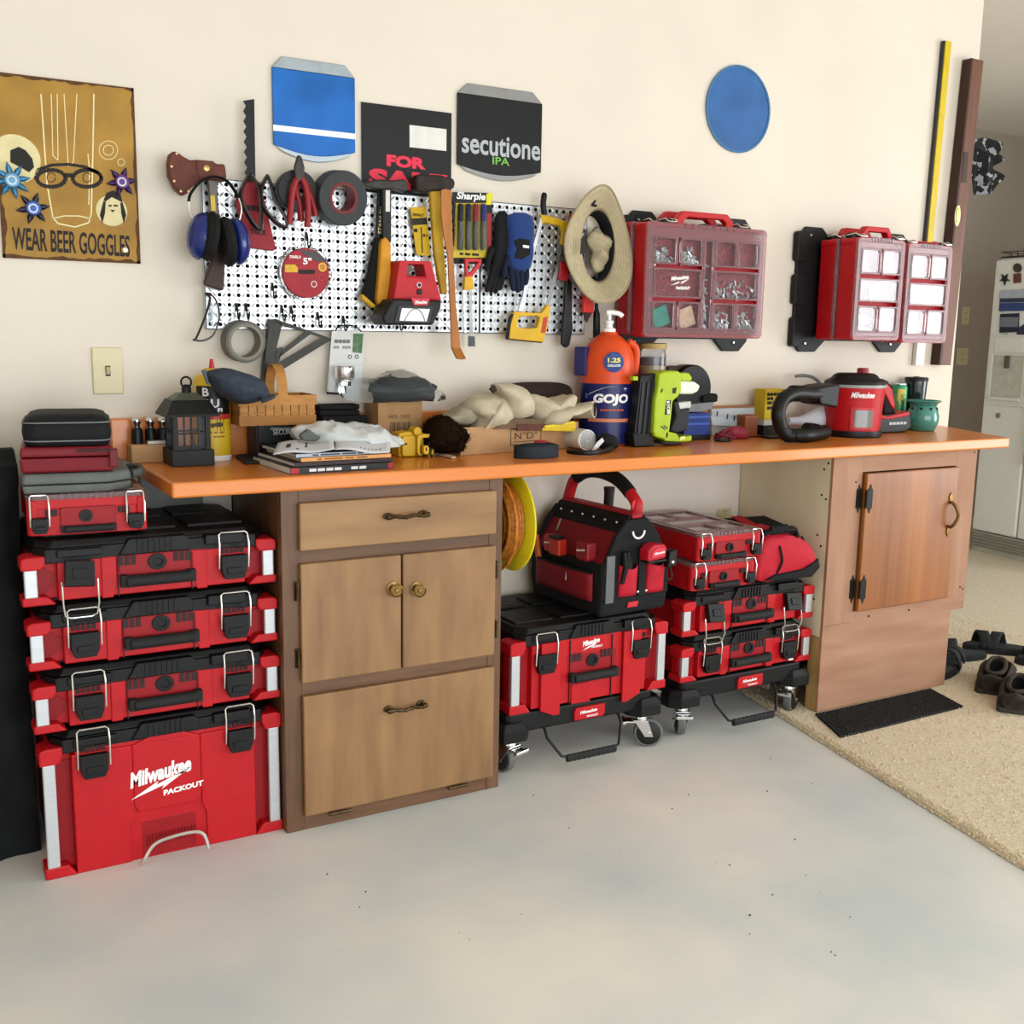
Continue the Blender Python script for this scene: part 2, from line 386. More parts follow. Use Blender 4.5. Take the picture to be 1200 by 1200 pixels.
for hz in (gq(1009,584)[1],gq(1000,690)[1]):
    mb=MB()
    for s,xx,yy in ((-1,dx0-.017,YC-.003),(1,dx0+.016,YC-.021)):
        mb.prism([(xx-.011,hz-.03),(xx-.004,hz-.036),(xx,hz-.048),(xx+.004,hz-.036),(xx+.011,hz-.03),(xx+.011,hz+.03),(xx+.004,hz+.036),(xx,hz+.048),(xx-.004,hz+.036),(xx-.011,hz+.03)],yy,yy+.003,WALLT)
    mb.cyl((dx0,YC-.02,hz-.03),(dx0,YC-.02,hz+.03),.006,n=10)
    mb.build('hinge','black_iron',dr,label='black wrought iron butterfly hinge')
hx,hz=gq(1107,602); mb=MB(); y=YC-.018
P=[(hx+.002,y-.006,hz-.045),(hx+.004,y-.022,hz-.03),(hx+.01,y-.03,hz),(hx+.004,y-.022,hz+.03),(hx+.002,y-.006,hz+.045)]
mb.tube(spline(P,5),[.006]*21,8)
for s in (-1,1):
    mb.prism([(hx-.011,hz+s*.042),(hx,hz+s*.036),(hx+.011,hz+s*.042),(hx+.006,hz+s*.055),(hx+.009,hz+s*.062),(hx,hz+s*.078),(hx-.009,hz+s*.062),(hx-.006,hz+s*.055)],y-.004,y,WALLT)
mb.build('handle','brass_old',dr,smooth=True,label='antique brass arched pull with leaf ends')
mb=MB()
for px,py in ((1036,563),(1070,560),(1003,565),(1142,530),(1125,688),(1018,722),(1065,715),(1128,690)):
    x,z=gq(px,py); mb.cyl((x,YC+.002,z),(x,YC-.0015,z),.0035,n=8)
for py,px in ((580,963),(585,968),(627,958),(640,962),(702,954),(550,966),(543,971)):
    p=atx(px,py,X3); 
    if p.y>YC+.02 and p.y<0: mb.cyl((X3+.002,p.y,p.z),(X3-.0012,p.y,p.z),.004,n=8)
o=mb.build('screw','screw',c); o['kind']='stuff'
# ribbed mat
m=[atz(955,838,.012),atz(985,865,.012),atz(1129,829,.012),atz(1090,808,.012)]
mt=T('rubber_mat','black ribbed rubber mat on the carpet before the plywood cabinet','mat',(sum(q.x for q in m)/4,sum(q.y for q in m)/4,.0115))
mb=MB(); mb.prism([(q.x,q.y) for q in m],.0115,.0155); mb.build('base','black_rubber',mt)
rb=MB(); nx=40; ny=11
for i in range(nx):
    for j in range(ny):
        u=(i+.5)/nx; v=(j+.5)/ny
        a=m[0].lerp(m[3],u).lerp(m[1].lerp(m[2],u),v); r=.0055
        e=(m[2]-m[1]).normalized(); g_=Vector((-e.y,e.x,0))
        rb.add([tuple(a+e*sx*r+g_*sy*.0068+Vector((0,0,.0035))) for sx,sy in ((-1,-1),(1,-1),(1,1),(-1,1))]+[tuple(a+e*sx*r*.5+g_*sy*.005+Vector((0,0,.0075))) for sx,sy in ((-1,-1),(1,-1),(1,1),(-1,1))],
          [(4,5,6,7),(0,1,5,4),(1,2,6,5),(2,3,7,6),(3,0,4,7)])
o=rb.build('rib','black_rubber',mt); o['kind']='stuff'
# plates on the walls
def plate(name,label,px,py,Y,w,h,kind,mat='ivory_plastic'):
    p=at(px,py,Y); t=T(name,label,'light switch' if kind=='switch' else 'outlet',(p.x,Y,p.z-h/2))
    mb=MB(); mb.prism(rrect(p.x-w/2,p.x+w/2,p.z-h/2,p.z+h/2,.004),Y-.006,Y-.0003,WALLT,rrect(p.x-w/2,p.x+w/2,p.z-h/2,p.z+h/2,.004)); mb.build('plate',mat,t,bevel=.003)
    if kind=='switch':
        MB().box(p.x-.006,p.x+.006,Y-.0068,Y-.006,p.z-.013,p.z+.013).build('slot','dark_slot',t)
        MB().hexa([(p.x-.0045,Y-.008,p.z-.009),(p.x+.0045,Y-.008,p.z-.009),(p.x+.0045,Y-.006,p.z-.009),(p.x-.0045,Y-.006,p.z-.009)],[(p.x-.0045,Y-.017,p.z+.007),(p.x+.0045,Y-.017,p.z+.007),(p.x+.0045,Y-.006,p.z+.011),(p.x-.0045,Y-.006,p.z+.011)]).build('toggle',mat,t)
    else:
        for s in (-1,1):
            f=MB(); f.prism(rrect(p.x-.016,p.x+.016,p.z+s*.02-.013,p.z+s*.02+.013,.009),Y-.0075,Y-.0055,WALLT); f=f.build('socket',mat,t)
            mb=MB()
            for k in (-.006,.006): mb.box(p.x+k-.0012,p.x+k+.0012,Y-.0079,Y-.0074,p.z+s*.02-.002,p.z+s*.02+.007)
            mb.cyl((p.x,Y-.0079,p.z+s*.02-.007),(p.x,Y-.0074,p.z+s*.02-.007),.0022,n=8); mb.build('slot','dark_slot',f)
    return t
plate('light_switch','ivory toggle light switch plate on the wall above the lantern',126,434.5,0,.074,.118,'switch')
plate('wall_outlet','ivory outlet low on the wall under the bench behind the small red cases',848,606,0,.062,.066,'outlet')
plate('wall_outlet','upper ivory outlet on the shaded far wall beside the refrigerator',1131,370,1.95,.075,.115,'outlet')
plate('wall_outlet','lower ivory wide outlet on the shaded far wall beside the refrigerator',1127,418,1.95,.115,.115,'outlet')
# ------------------------------------------------------------------ red tool boxes
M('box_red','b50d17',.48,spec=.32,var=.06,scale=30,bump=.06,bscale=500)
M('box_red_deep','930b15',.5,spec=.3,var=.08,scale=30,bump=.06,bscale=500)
M('box_black','09090a',.5,spec=.3,var=.2,scale=40,bump=.15,bscale=600)
M('grip_black','0a0a0b',.75,var=.2,scale=60,bump=.2,bscale=500)
M('slot_black','2a0a0c',.7)
M('aluminium','c6c8cb',.42,.55,var=.06,scale=5,stretch=(1,1,30))
M('chrome','d8d8d8',.15,1,var=.03)
M('wire','d6d3cc',.22,.85,var=.1)
M('white_print','f2efec',.5,var=.01)
M('clear_lid','dcbcc0',.06,var=.02,trans=.85,ior=1.35)
M('pane','ffffff',.02,var=0,trans=1,ior=1.5)
M('thin_pane','ffffff',.02,var=0,trans=1,ior=1.12)
M('bin_red','a01f28',.45,hx2='74121b',scale=120,detail=1,ramp=(.45,.55))
M('wheel_black','0c0c0c',.6,var=.2)
M('tread','62625f',.6,var=.1)
def logo(mb, x, y, z, w, two=True, rise=.13):
    Tm=FR(x,y,z,rise)
    mb.text('Milwaukee',Tm,w=w,h=w*.27,shear=.3,bold=.045)
    q=FR(x+.0*w,y,z-.225*w,rise)
    p=[(-.5,-.10),(-.03,.085),(-.06,.03),(.52,.16),(.0,-.07),(.05,-.01)]
    mb.prism([(a*w,b*w) for a,b in p],0,.0006,q)
    if two: mb.text('PACKOUT',FR(x+.36*w,y,z-.345*w,rise*.6),w=w*.66,h=w*.095,bold=.05,shear=.1)
def rpoly(x0,x1,z0,z1,r=.006,n=2): return rrect(x0,x1,z0,z1,r,n)
def latch(par, x, z, w=.062, h=.056, y=0, bail=(.06,), open_=False, mat='box_black'):
    mb=MB(); mb.prism([(x-w*.5,z+h),(x+w*.5,z+h),(x+w*.48,z+h*.3),(x+w*.36,z),(x-w*.36,z),(x-w*.48,z+h*.3)],y-.016,y+.004,WALLT)
    mb.box(x-w*.3,x+w*.3,y-.0195,y-.016,z+h*.22,z+h*.5)
    l=mb.build('latch',mat,par,bevel=.003,local=True)
    b=w*.56; zb=bail[0]
    pts=[(x-b,y-.010,z+h*.45),(x-b,y-.014,z+h+zb*.5),(x-b*.98,y-.006,z+h+zb*.92),(x-b*.8,y-.004,z+h+zb),(x+b*.8,y-.004,z+h+zb),(x+b*.98,y-.006,z+h+zb*.92),(x+b,y-.014,z+h+zb*.5),(x+b,y-.010,z+h*.45)]
    mb=MB(); mb.tube(pts,.0021,8); mb.build('bail','wire',l,smooth=True,local=True,label='bright wire loop')
    return l
def hanging_latch(par, x, z, w=.062, h=.056, y=0):     # flipped open, its loop hooked down over the box below
    mb=MB(); a=.25
    Tm=Matrix.Translation((x,y-.012,z+h*.55))@Matrix.Rotation(-.35,4,'X')@Matrix.Rotation(a*.3,4,'Y')
    mb.box(-w*.5,w*.5,-.011,.007,-h*.5,h*.5,Tm); mb.box(-w*.25,w*.25,-.014,-.011,-h*.2,h*.2,Tm)
    l=mb.build('latch','box_black',par,bevel=.004,local=True)
    b=w*.6
    mb=MB(); mb.tube([(x-b,y-.012,z+h*.3),(x-b,y-.02,z-.035),(x-b*.9,y-.012,z-.062),(x-b*.6,y-.01,z-.068),(x+b*.6,y-.01,z-.068),(x+b*.9,y-.012,z-.062),(x+b,y-.02,z-.035),(x+b,y-.012,z+h*.3)],.0021,8)
    mb.build('bail','wire',l,smooth=True,local=True); return l
def teeth(mb, x, z, n, w, h=.012, y=0, d=.003):
    for i in range(n):
        xx=x-w/2+w*(i+.5)/n; mb.box(xx-w/n*.36,xx+w/n*.36,y-.001,y+d,z-h/2,z+h/2)
def tool_box(name,label,loc,w,d,kind,bottom='closed',group=None,rz=0,flip=()):
    """local frame: x 0..w, front face at y=0, z up.  kind low / big / tall"""
    zp = {'low':.110,'big':.212,'tall':.314}[kind]; h=zp+.036
    t=T(name,label,'tool box',loc,rz,group)
    zl=zp-.014
    # red shell: bottom flange feet, recessed corner bays, centre block
    mb=MB()
    mb.box(.03,w-.03,.03,d-.004,.008,zl)
    mb.box(.075,w-.075,.006,.04,.006 if kind!='tall' else .0,zl)
    if kind=='low':
        mb.prism([(.165,.002),(.19,.002),(.2,.03),(.2,zl),(.165,zl)],.003,.03,WALLT); mb.prism([(w-.165,.002),(w-.19,.002),(w-.2,.03),(w-.2,zl),(w-.165,zl)],.003,.03,WALLT)
    elif kind=='big':
        for s in (0,1):
            X=lambda a: w-a if s else a
            mb.prism([(X(.10),.0),(X(.145),-.02),(X(.165),-.02),(X(.165),zl),(X(.10),zl)],-.006,.004,WALLT)
        mb.box(w*.38,w*.5,.002,.006,.0,.06)
    else:
        for s in (0,1):
            X=lambda a: w-a if s else a
            mb.prism([(X(.068),0),(X(.19),0),(X(.19),.09),(X(.20),.11),(X(.20),zl-.01),(X(.068),zl-.01)],.0005,.03,WALLT)
        mb.prism([(.20,.14),(.20,zl-.01),(w-.20,zl-.01),(w-.20,.14),(w-.21,.12),(.21,.12)],.0008,.03,WALLT)
        mb.prism([(.2,zl-.012),(.25,zl+.008),(w-.25,zl+.008),(w-.2,zl-.012)],.0,.03,WALLT)
    mb.build('body','box_red',t,bevel=.003,local=True)
    # corner posts with an aluminium bar in each
    for s in (0,1):
        x0=0 if s==0 else w-.05; x1=x0+.05
        xo=0 if s==0 else w
        mb=MB()
        zt0 = zp-.03 if kind=='low' else zp-.04
        zb1 = .02 if kind=='low' else .028
        k=1 if s==0 else -1
        mb.prism([(xo,zt0),(xo,zp-.005),(xo+k*.012,zp),(xo+k*.05,zp),(xo+k*.05,zp-.02),(xo+k*.042,zt0)],-.004,.06,WALLT)
        mb.prism([(xo,.0),(xo,zb1),(xo+k*.05,zb1),(xo+k*.07,.0)],-.002,.06,WALLT)
        mb.box(x0+.012 if s==0 else x0,x1 if s==0 else x1-.012,.028,.06,.01,zt0)
        
        pz=MB(); pz.v=mb.v; pz.f=mb.f
        p=pz.build('corner_post','box_red',t,bevel=.004,local=True)
        b=MB(); xb=xo+k*.006; b.box(min(xb,xb+k*.027),max(xb,xb+k*.027),-.001,.012,zb1-.002,zt0+.002); b.build('bar','aluminium',p,bevel=.003,local=True,label='silver aluminium corner bar')
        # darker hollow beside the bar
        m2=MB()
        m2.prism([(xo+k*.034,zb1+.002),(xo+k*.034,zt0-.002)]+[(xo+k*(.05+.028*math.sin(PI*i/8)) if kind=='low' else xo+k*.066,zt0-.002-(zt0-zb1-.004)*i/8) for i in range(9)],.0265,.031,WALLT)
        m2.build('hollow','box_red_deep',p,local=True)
    # side grip rail along the box
    # lid
    mb=MB()
    c=.03
    mb.prism([(.05,.0),(.09,.0),(.11,.006),(w-.11,.006),(w-.09,0),(w-.05,0),(w-.03,.03),(w-.028,d-.02),(w-.05,d),(.05,d),(.028,d-.02),(.03,.03)],zl-.004,zp+.014,None)
    mb.prism([(.06,.012),(w-.06,.012),(w-.032,.045),(w-.032,d-.03),(w-.06,d-.012),(.06,d-.012),(.032,d-.03),(.032,.045)],zp+.014,h-.006,None,[(.07,.022),(w-.07,.022),(w-.04,.055),(w-.04,d-.035),(w-.065,d-.02),(.065,d-.02),(.04,d-.035),(.04,.055)])
    mb.prism([(w*.36,zp-.012),(w*.40,zp+.024),(w*.62,zp+.024),(w*.64,zp+.014),(w*.64,zp-.012)],-.001,.03,WALLT)
    mb.box(w*.70,w*.86,-.006,.03,zp-.004,zp+.02); mb.box(w*.13,w*.3,-.006,.03,zp-.006,zp+.012)
    lid=mb.build('lid','box_black',t,bevel=.003,local=True,label='black lid')
    mb=MB()
    for i in range(7): mb.box(w*(.43+.022*i),w*(.43+.022*i)+.005,-.004,.02,zp-.008,zp+.022)
    o=mb.build('vent_rib','grip_black',lid,local=True); o['kind']='stuff'
    for i in range(3):
        for j in range(2):
            x0=w*(.1+.28*i); y0=.07+j*.16
            m2=MB(); m2.prism([(x0,y0),(x0+w*.23,y0),(x0+w*.23,y0+.1),(x0+w*.19,y0+.125),(x0+w*.04,y0+.125),(x0,y0+.1)],h-.007,h+.0)
            m2.box(x0+.03,x0+w*.23-.03,y0+.02,y0+.04,h-.001,h+.001); m2.build('cleat','box_black',lid,bevel=.002,local=True)
    # latches
    zl0={'low':.022,'big':.112,'tall':.232}[kind]
    lx={'low':(.118,w-.105),'big':(.115,w-.105),'tall':(.115,w-.105)}[kind]
    for i,x in enumerate(lx):
        if i in flip: hanging_latch(t,x,zl0+.014)
        else: latch(t,x,zl0,bail=(.055 if kind=='low' else .06,))
    mb=MB()
    for x in lx: teeth(mb,x,zl0+.066,5,.055,.013,.003,.004)
    if kind!='tall':
        for x in (.222,w-.222):
            teeth(mb,x,(.085 if kind=='low' else .14),3,.042,.022,.003,.004)
    # frame lines beside the centre panel
    if kind!='tall':
        for x in (.2015,w-.2015): mb.box(x-.001,x+.001,.0015,.008,.004,zl-.004)
    o=mb.build('slot','slot_black',t,local=True); o['kind']='stuff'
    if kind!='tall':
        z0,z1=(.044,.097) if kind=='low' else (.088,.150)
        cx=w/2+.005
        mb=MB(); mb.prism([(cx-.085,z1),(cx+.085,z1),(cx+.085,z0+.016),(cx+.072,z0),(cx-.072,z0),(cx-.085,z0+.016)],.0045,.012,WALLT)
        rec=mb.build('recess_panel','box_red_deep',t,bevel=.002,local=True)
        Tm=frame((cx,.0045,(z0+z1)/2+.006),(1,0,0),(0,0,1))
        mb=MB(); mb.ring(circ(0,0,.021,20,.019),circ(0,0,.0115,20,.0098),-.002,.004,Tm); mb.prism(circ(0,0,.0118,16,.0100),-.001,.0006,Tm); mb.build('eyelet','box_black',rec,bevel=.0015,local=True)
        mb=MB(); zh=z0-.018
        P=[(cx-.072+.144*i/28,-.011,zh+.013) for i in range(29)]
        mb.tube(P,[.0150 if i%2 else .0132 for i in range(29)],10)
        for s in (-1,1): mb.box(cx+s*.075-.008,cx+s*.075+.008,-.016,.008,zh+.0,zh+.027)
        mb.build('handle','grip_black',t,local=True,smooth=True,ang=60,label='ribbed black carry handle')
    if kind=='tall':
        mb=MB(); mb.prism([(.215,.004),(.215,.095),(w-.215,.095),(w-.215,.004)],.0055,.012,WALLT); 
        for i in range(16): mb.box(.225+i*.0075,.228+i*.0075,.003,.006,.03,.06)
        mb.build('recess_panel','box_red_deep',t,bevel=.002,local=True)
        mb=MB(); mb.tube(spline([(.205,-.028,.006),(.21,-.04,.02),(.235,-.034,.05),(.28,-.03,.058),(.33,-.03,.058),(.352,-.032,.045),(.36,-.038,.012)],5),.0042,8); mb.build('pull_bar','wire',t,smooth=True,local=True,label='bent silver wire pull bar')
        mb=MB(); logo(mb,.262,.0003,.212,.145); mb.build('logo','white_print',t,local=True)
    if kind=='big':
        mb=MB(); logo(mb,w*.5,.0055,zl-.018,.06,two=False); mb.text('PACKOUT',FR(w*.5+.02,.0055,zl-.034),w=.04,bold=.04); mb.build('logo','white_print',t,local=True)
    return t
# ---- the stack at the left
SX,SY,SW,SD=-.312,-.41,.567,.40
tb=tool_box('tool_box','tall red tool box at the foot of the left stack, with large white lettering',(SX+.012,SY,0),.557,SD,'tall')
lb=tool_box('tool_box','flat red tool box directly on the tall lettered box, left stack',(SX+.006,SY,.351),.563,SD,'low',group='flat red boxes of the left stack')
dup(lb,(SX+.003,SY,.498),label='middle one of the three flat red tool boxes in the left stack')
tool_box('tool_box','uppermost flat red tool box of the left stack, left latch hanging open',(SX-.002,SY,.645),SW,SD,'low',group='flat red boxes of the left stack',flip=(0,))
# ---- organizers with clear lids
def organizer(name,label,w,d,h,cols,group=None,red_handle=False,flat_handle=False,content=(),latches=True):
    """cells: list of (x0,x1,y0,y1) fractions of the lid, y=0 at the handle side"""
    t=T(name,label,'organizer case',(0,0,0),0,group)
    hb=h-.03
    mb=MB(); mb.prism(rrect(.004,w-.004,.004,d-.004,.014),0,hb); 
    mb.ring(rrect(.002,w-.002,.002,d-.002,.014),rrect(.012,w-.012,.012,d-.012,.01),hb-.004,h-.012)
    for x0 in (.0,w-.026):
        for y0 in (.0,d-.026): mb.prism(rrect(x0,x0+.026,y0,y0+.026,.01),.002,h-.014)
    mb.build('body','box_red',t,bevel=.002,local=True)
    cells=[(x0*w,x1*w,y0*d,y1*d) for x0,x1,y0,y1 in cols]
    lid=MB()
    lid.ring(rrect(0,w,.0,d,.016),rrect(.014,w-.014,.014,d-.014,.008),h-.014,h-.002)
    for x0,x1,y0,y1 in cells:
        lid.ring(rrect(x0,x1,y0,y1,.001),rrect(x0+.006,x1-.006,y0+.006,y1-.006,.009),h-.008,h)
    # filler strips between the cells and the rim
    xs0=min(c[0] for c in cells); xs1=max(c[1] for c in cells); ys0=min(c[2] for c in cells); ys1=max(c[3] for c in cells)
    lid.ring(rrect(.013,w-.013,.013,d-.013,.006),rrect(xs0,xs1,ys0,ys1,.001),h-.01,h-.002)
    lo=lid.build('lid','clear_lid',t,bevel=.0015,local=True,label='clear plastic lid')
    mb=MB()
    for i in range(8): mb.box(w*.28+i*w*.058,w*.28+i*w*.058+.006,-.002,.012,h-.014,h-.0005)
    o=mb.build('lid_rib','clear_lid',lo,local=True); o['kind']='stuff'
    for i,(x0,x1,y0,y1) in enumerate(cells):
        mb=MB(); mb.ring(rrect(x0+.001,x1-.001,y0+.001,y1-.001,.003),rrect(x0+.005,x1-.005,y0+.005,y1-.005,.009),hb,h-.009); mb.prism(rrect(x0+.002,x1-.002,y0+.002,y1-.002,.004),hb-.001,hb+.002)
        b=mb.build('bin','bin_red',t,local=True)
        mb=MB(); mb.prism(rrect(x0+.006,x1-.006,y0+.006,y1-.006,.009),h-.0055,h-.0045); mb.build('pane','pane',lo,local=True)
        if i < len(content) and content[i]:
            cm=MB()
            if content[i]=='parts':
                for k in range(60):
                    fx=random.uniform(x0+.012,x1-.012); fy=y1-.012-(y1-y0-.024)*random.random()**1.8*.8; L=random.uniform(.008,.02); a=random.random()*3
                    cm.cyl((fx,fy,hb+.004),(fx+L*math.cos(a),fy+L*math.sin(a),hb+random.uniform(.005,.012)),random.uniform(.002,.0042),n=6)
                o=cm.build('small_parts','galv',b,local=True); o['kind']='stuff'
            else:
                cx,cy=(x0+x1)/2,(y0+y1)/2+.005; s=min(x1-x0,y1-y0)*.36
                cm.box(cx-s,cx+s,cy-s,cy+s,hb+.003,hb+.012,Matrix.Translation((cx,cy,0))@Matrix.Rotation(.35,4,'Z')@Matrix.Translation((-cx,-cy,0)))
                cm.build('packet',content[i],b,bevel=.002,local=True)
    # front with latches, eyelet and grip
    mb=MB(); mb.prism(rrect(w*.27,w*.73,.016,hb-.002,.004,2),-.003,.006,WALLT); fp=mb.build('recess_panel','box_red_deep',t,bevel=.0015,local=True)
    mb=MB(); mb.ring(circ(0,0,.014,16),circ(0,0,.0085,16),-.001,.005,frame((w*.48,-.003,hb*.66),(1,0,0),(0,0,1))); mb.prism(circ(0,0,.0085,12),.0,.0007,frame((w*.48,-.003,hb*.66),(1,0,0),(0,0,1))); mb.build('eyelet','box_black',fp,local=True)
    if red_handle:
        L=min(w*.30,.115); mb=MB(); fold=.30 if flat_handle else 1
        ou=[(w/2-L,.004),(w/2-L,-.02*fold),(w/2-L*.78,-.042*fold),(w/2+L*.78,-.042*fold),(w/2+L,-.02*fold),(w/2+L,.004)]
        inn=[(w/2-L*.74,.004),(w/2-L*.74,-.014*fold),(w/2-L*.62,-.024*fold),(w/2+L*.62,-.024*fold),(w/2+L*.74,-.014*fold),(w/2+L*.74,.004)]
        mb.ring(ou,inn,h*.35,h*.7); mb.build('handle','box_red',t,bevel=.004,local=True)
    else:
        mb=MB(); P=[(w*.30+w*.4*i/24,-.010,.014) for i in range(25)]; mb.tube(P,[.009 if i%2 else .0078 for i in range(25)],8)
        for f in (.29,.71): mb.box(w*f-.005,w*f+.005,-.012,.006,.006,.022)
        mb.build('handle','grip_black',t,local=True,smooth=True,ang=60)
    if latches:
        for x in ((.026,w-.026) if w<.4 else (w*.2,w*.8)): latch(t,x,.008,w=.034,h=.034,bail=(h-.044,),mat='box_black')
    mb=MB()
    for x in (w*.2,w*.8): teeth(mb,x,hb*.8,3,.026,.014,-.0005,.004)
    o=mb.build('slot','slot_black',t,local=True); o['kind']='stuff'
    return t
CELL5=[(.08,.48,.10,.35),(.52,.92,.10,.35),(.08,.92,.39,.62),(.08,.48,.66,.92),(.52,.92,.66,.92)]
ob=organizer('organizer_case','small red organizer with clear lid on the left stack, under the grey case',.252,.35,.094,CELL5)
ob.location=(-.292,-.375,.7935); ob.rotation_euler=(0,0,-.06)
# ---- dollies
def dolly(label,loc,w,d,ang):
    t=T('tool_dolly',label,'dolly',loc,0,'black dollies on casters under the bench')
    zt=.188; zb=.115
    mb=MB()
    mb.ring(rrect(.02,w-.02,.0,d,.03),rrect(.09,w-.09,.07,d-.07,.02),zb+.015,zt)
    mb.box(.05,w-.05,d*.45,d*.55,zb+.03,zt-.01)
    mb.build('frame','box_black',t,bevel=.006,local=True)
    for x in (.045,w-.045):
        for y in (.03,d-.03):
            k=1 if x<w/2 else -1
            s=.066
            o=[(x-s*.55,y-s*.72),(x+s*.55,y-s*.72),(x+s*.95,y-s*.2),(x+s*.95,y+s*.4),(x+s*.55,y+s*.72),(x-s*.55,y+s*.72),(x-s*.95,y+s*.4),(x-s*.95,y-s*.2)]
            i=[(x+(a-x)*.72,y+(b-y)*.72) for a,b in o]
            mb=MB(); mb.prism(o,zb-.005,zb+.03); mb.prism(o,zb+.03,zb+.05,None,i); mb.lathe([(.018,zb+.05),(.016,zb+.055),(.012,zb+.055)],(x,y,0),12)
            mb.build('corner_cap','box_black',t,bevel=.004,local=True)
            # caster
            a=.55*k; cw=MB(); wz=.046; off=Vector((math.sin(a)*.0,0,0))
            R=Matrix.Translation((x+.005*k,y,0))@Matrix.Rotation(ang[(0 if k==1 else 1)] if y<d/2 else .8,4,'Z')
            ca=MB(); ca.box(-.025,.025,-.025,.025,zb-.012,zb-.005,R); ca.lathe([(.02,zb-.028),(.024,zb-.022),(.022,zb-.012)],(0,0,0),14,R)
            for q in (-.020,.020): ca.add([(q-.0015,-.022,zb-.026),(q+.0015,-.022,zb-.026),(q+.0015,.022,zb-.026),(q-.0015,.022,zb-.026),(q-.0015,.014,wz-.01),(q+.0015,.014,wz-.01),(q+.0015,.04,wz-.01),(q-.0015,.04,wz-.01)],[(3,2,1,0),(4,5,6,7),(0,1,5,4),(1,2,6,5),(2,3,7,6),(3,0,4,7)],R)
            ca.box(-.024,.024,-.024,.022,zb-.029,zb-.026,R)
            c=ca.build('caster','chrome',t,bevel=.001,local=True,label='chrome swivel caster')
            mb=MB(); Tw=R@Matrix.Translation((0,.026,wz))@Matrix.Rotation(PI/2,4,'Y'); mb.lathe([(.012,-.017),(.036,-.014),(.038,-.012),(.038,.012),(.036,.014),(.012,.017)],(0,0,0),28,Tw); wl=mb.build('wheel','wheel_black',c,smooth=True,local=True)
            mb=MB(); mb.lathe([(.0375,-.013),(.0435,-.012),(.0455,-.006),(.0455,.006),(.0435,.012),(.0375,.013)],(0,0,0),28,Tw,cap=False); mb.build('tread','tread',c,smooth=True,local=True)
            mb=MB(); mb.cyl(R@Vector((-.024,.026,wz)),R@Vector((.024,.026,wz)),.006,n=10); mb.build('axle','chrome',c,local=True)
            if y<d/2:
                mb=MB(); mb.box(-.02,.02,-.05,-.015,zb-.036,zb-.031,R); mb.box(-.026,.026,-.056,-.044,zb-.04,zb-.03,R); mb.build('brake_pedal','chrome',c,bevel=.002,local=True)
    mb=MB(); mb.prism([(w*.44,zb+.022),(w*.62,zb+.022),(w*.63,zb+.03),(w*.63,zb+.06),(w*.45,zb+.06),(w*.44,zb+.05)],-.008,.006,WALLT); pl=mb.build('badge','box_red',t,bevel=.003,local=True,label='red badge with white lettering')
    mb=MB(); mb.text('Milwaukee',FR(w*.525,-.0082,zb+.046,.05),w=.06,shear=.25,bold=.03); mb.text('PACKOUT',FR(w*.55,-.0082,zb+.031),w=.04,bold=.03); mb.build('lettering','white_print',pl,local=True)
    mb=MB()
    for s in (-1,1):
        x=w/2+s*.13; mb.tube([(x,.03,zb+.03),(x,-.0,zb+.01),(x,-.012,zb-.01),(x-s*.03,-.045,.056),(x-s*.06,-.05,.05)],.0042,8)
    mb.cyl((w/2-.13,.03,zb+.03),(w/2+.13,.03,zb+.03),.004,n=6); mb.cyl((w/2-.072,-.05,.05),(w/2+.072,-.05,.05),.004,n=6); kb=mb.build('kick_bar','black_iron',t,smooth=True,local=True)
    mb=MB()
    P=[(w/2-.085+.17*i/20,-.05,.048) for i in range(21)]; mb.tube(P,[.0125 if i%2 else .0112 for i in range(21)],10,flat=.7); mb.build('foot_grip','grip_black',kb,local=True)
    return t
dolly('black dolly on chrome casters under the large red box, centre',(.884,-.405,0),.565,.39,(.3,-2.1))
dolly('black dolly on chrome casters under the two flat red boxes, beside the plywood cabinet',(1.512,-.405,0),.555,.39,(-.5,-1.1))
tool_box('tool_box','large red tool box with black handle on the middle dolly, tote bag on top',(.912,-.412,.189),.55,.40,'big')
r1=tool_box('tool_box','lower flat red box on the dolly beside the plywood cabinet',(1.523,-.405,.189),.55,.39,'low',group='flat red boxes on the right dolly')
r2=tool_box('tool_box','upper flat red box of the right dolly, latches hanging open under the small cases',(1.523,-.405,.336),.55,.39,'low',group='flat red boxes on the right dolly',flip=(0,1))
mb=MB(); mb.box(1.975,1.995,-.4045,-.402,.2,.22); mb.v=[(p[0]-1.523,p[1]+.405-.003,p[2]-.189) for p in mb.v]; mb.build('white_sticker','white_print',r1,local=True)
o1=organizer('organizer_case','lower of two small red cases with clear lids stacked under the bench',.254,.385,.09,CELL5,group='small red cases stacked under the bench')
o1.location=(1.535,-.425,.483)
dup(o1,(1.55,-.43,.574),label='topmost small red case with clear lid under the bench, beside the tote bag')
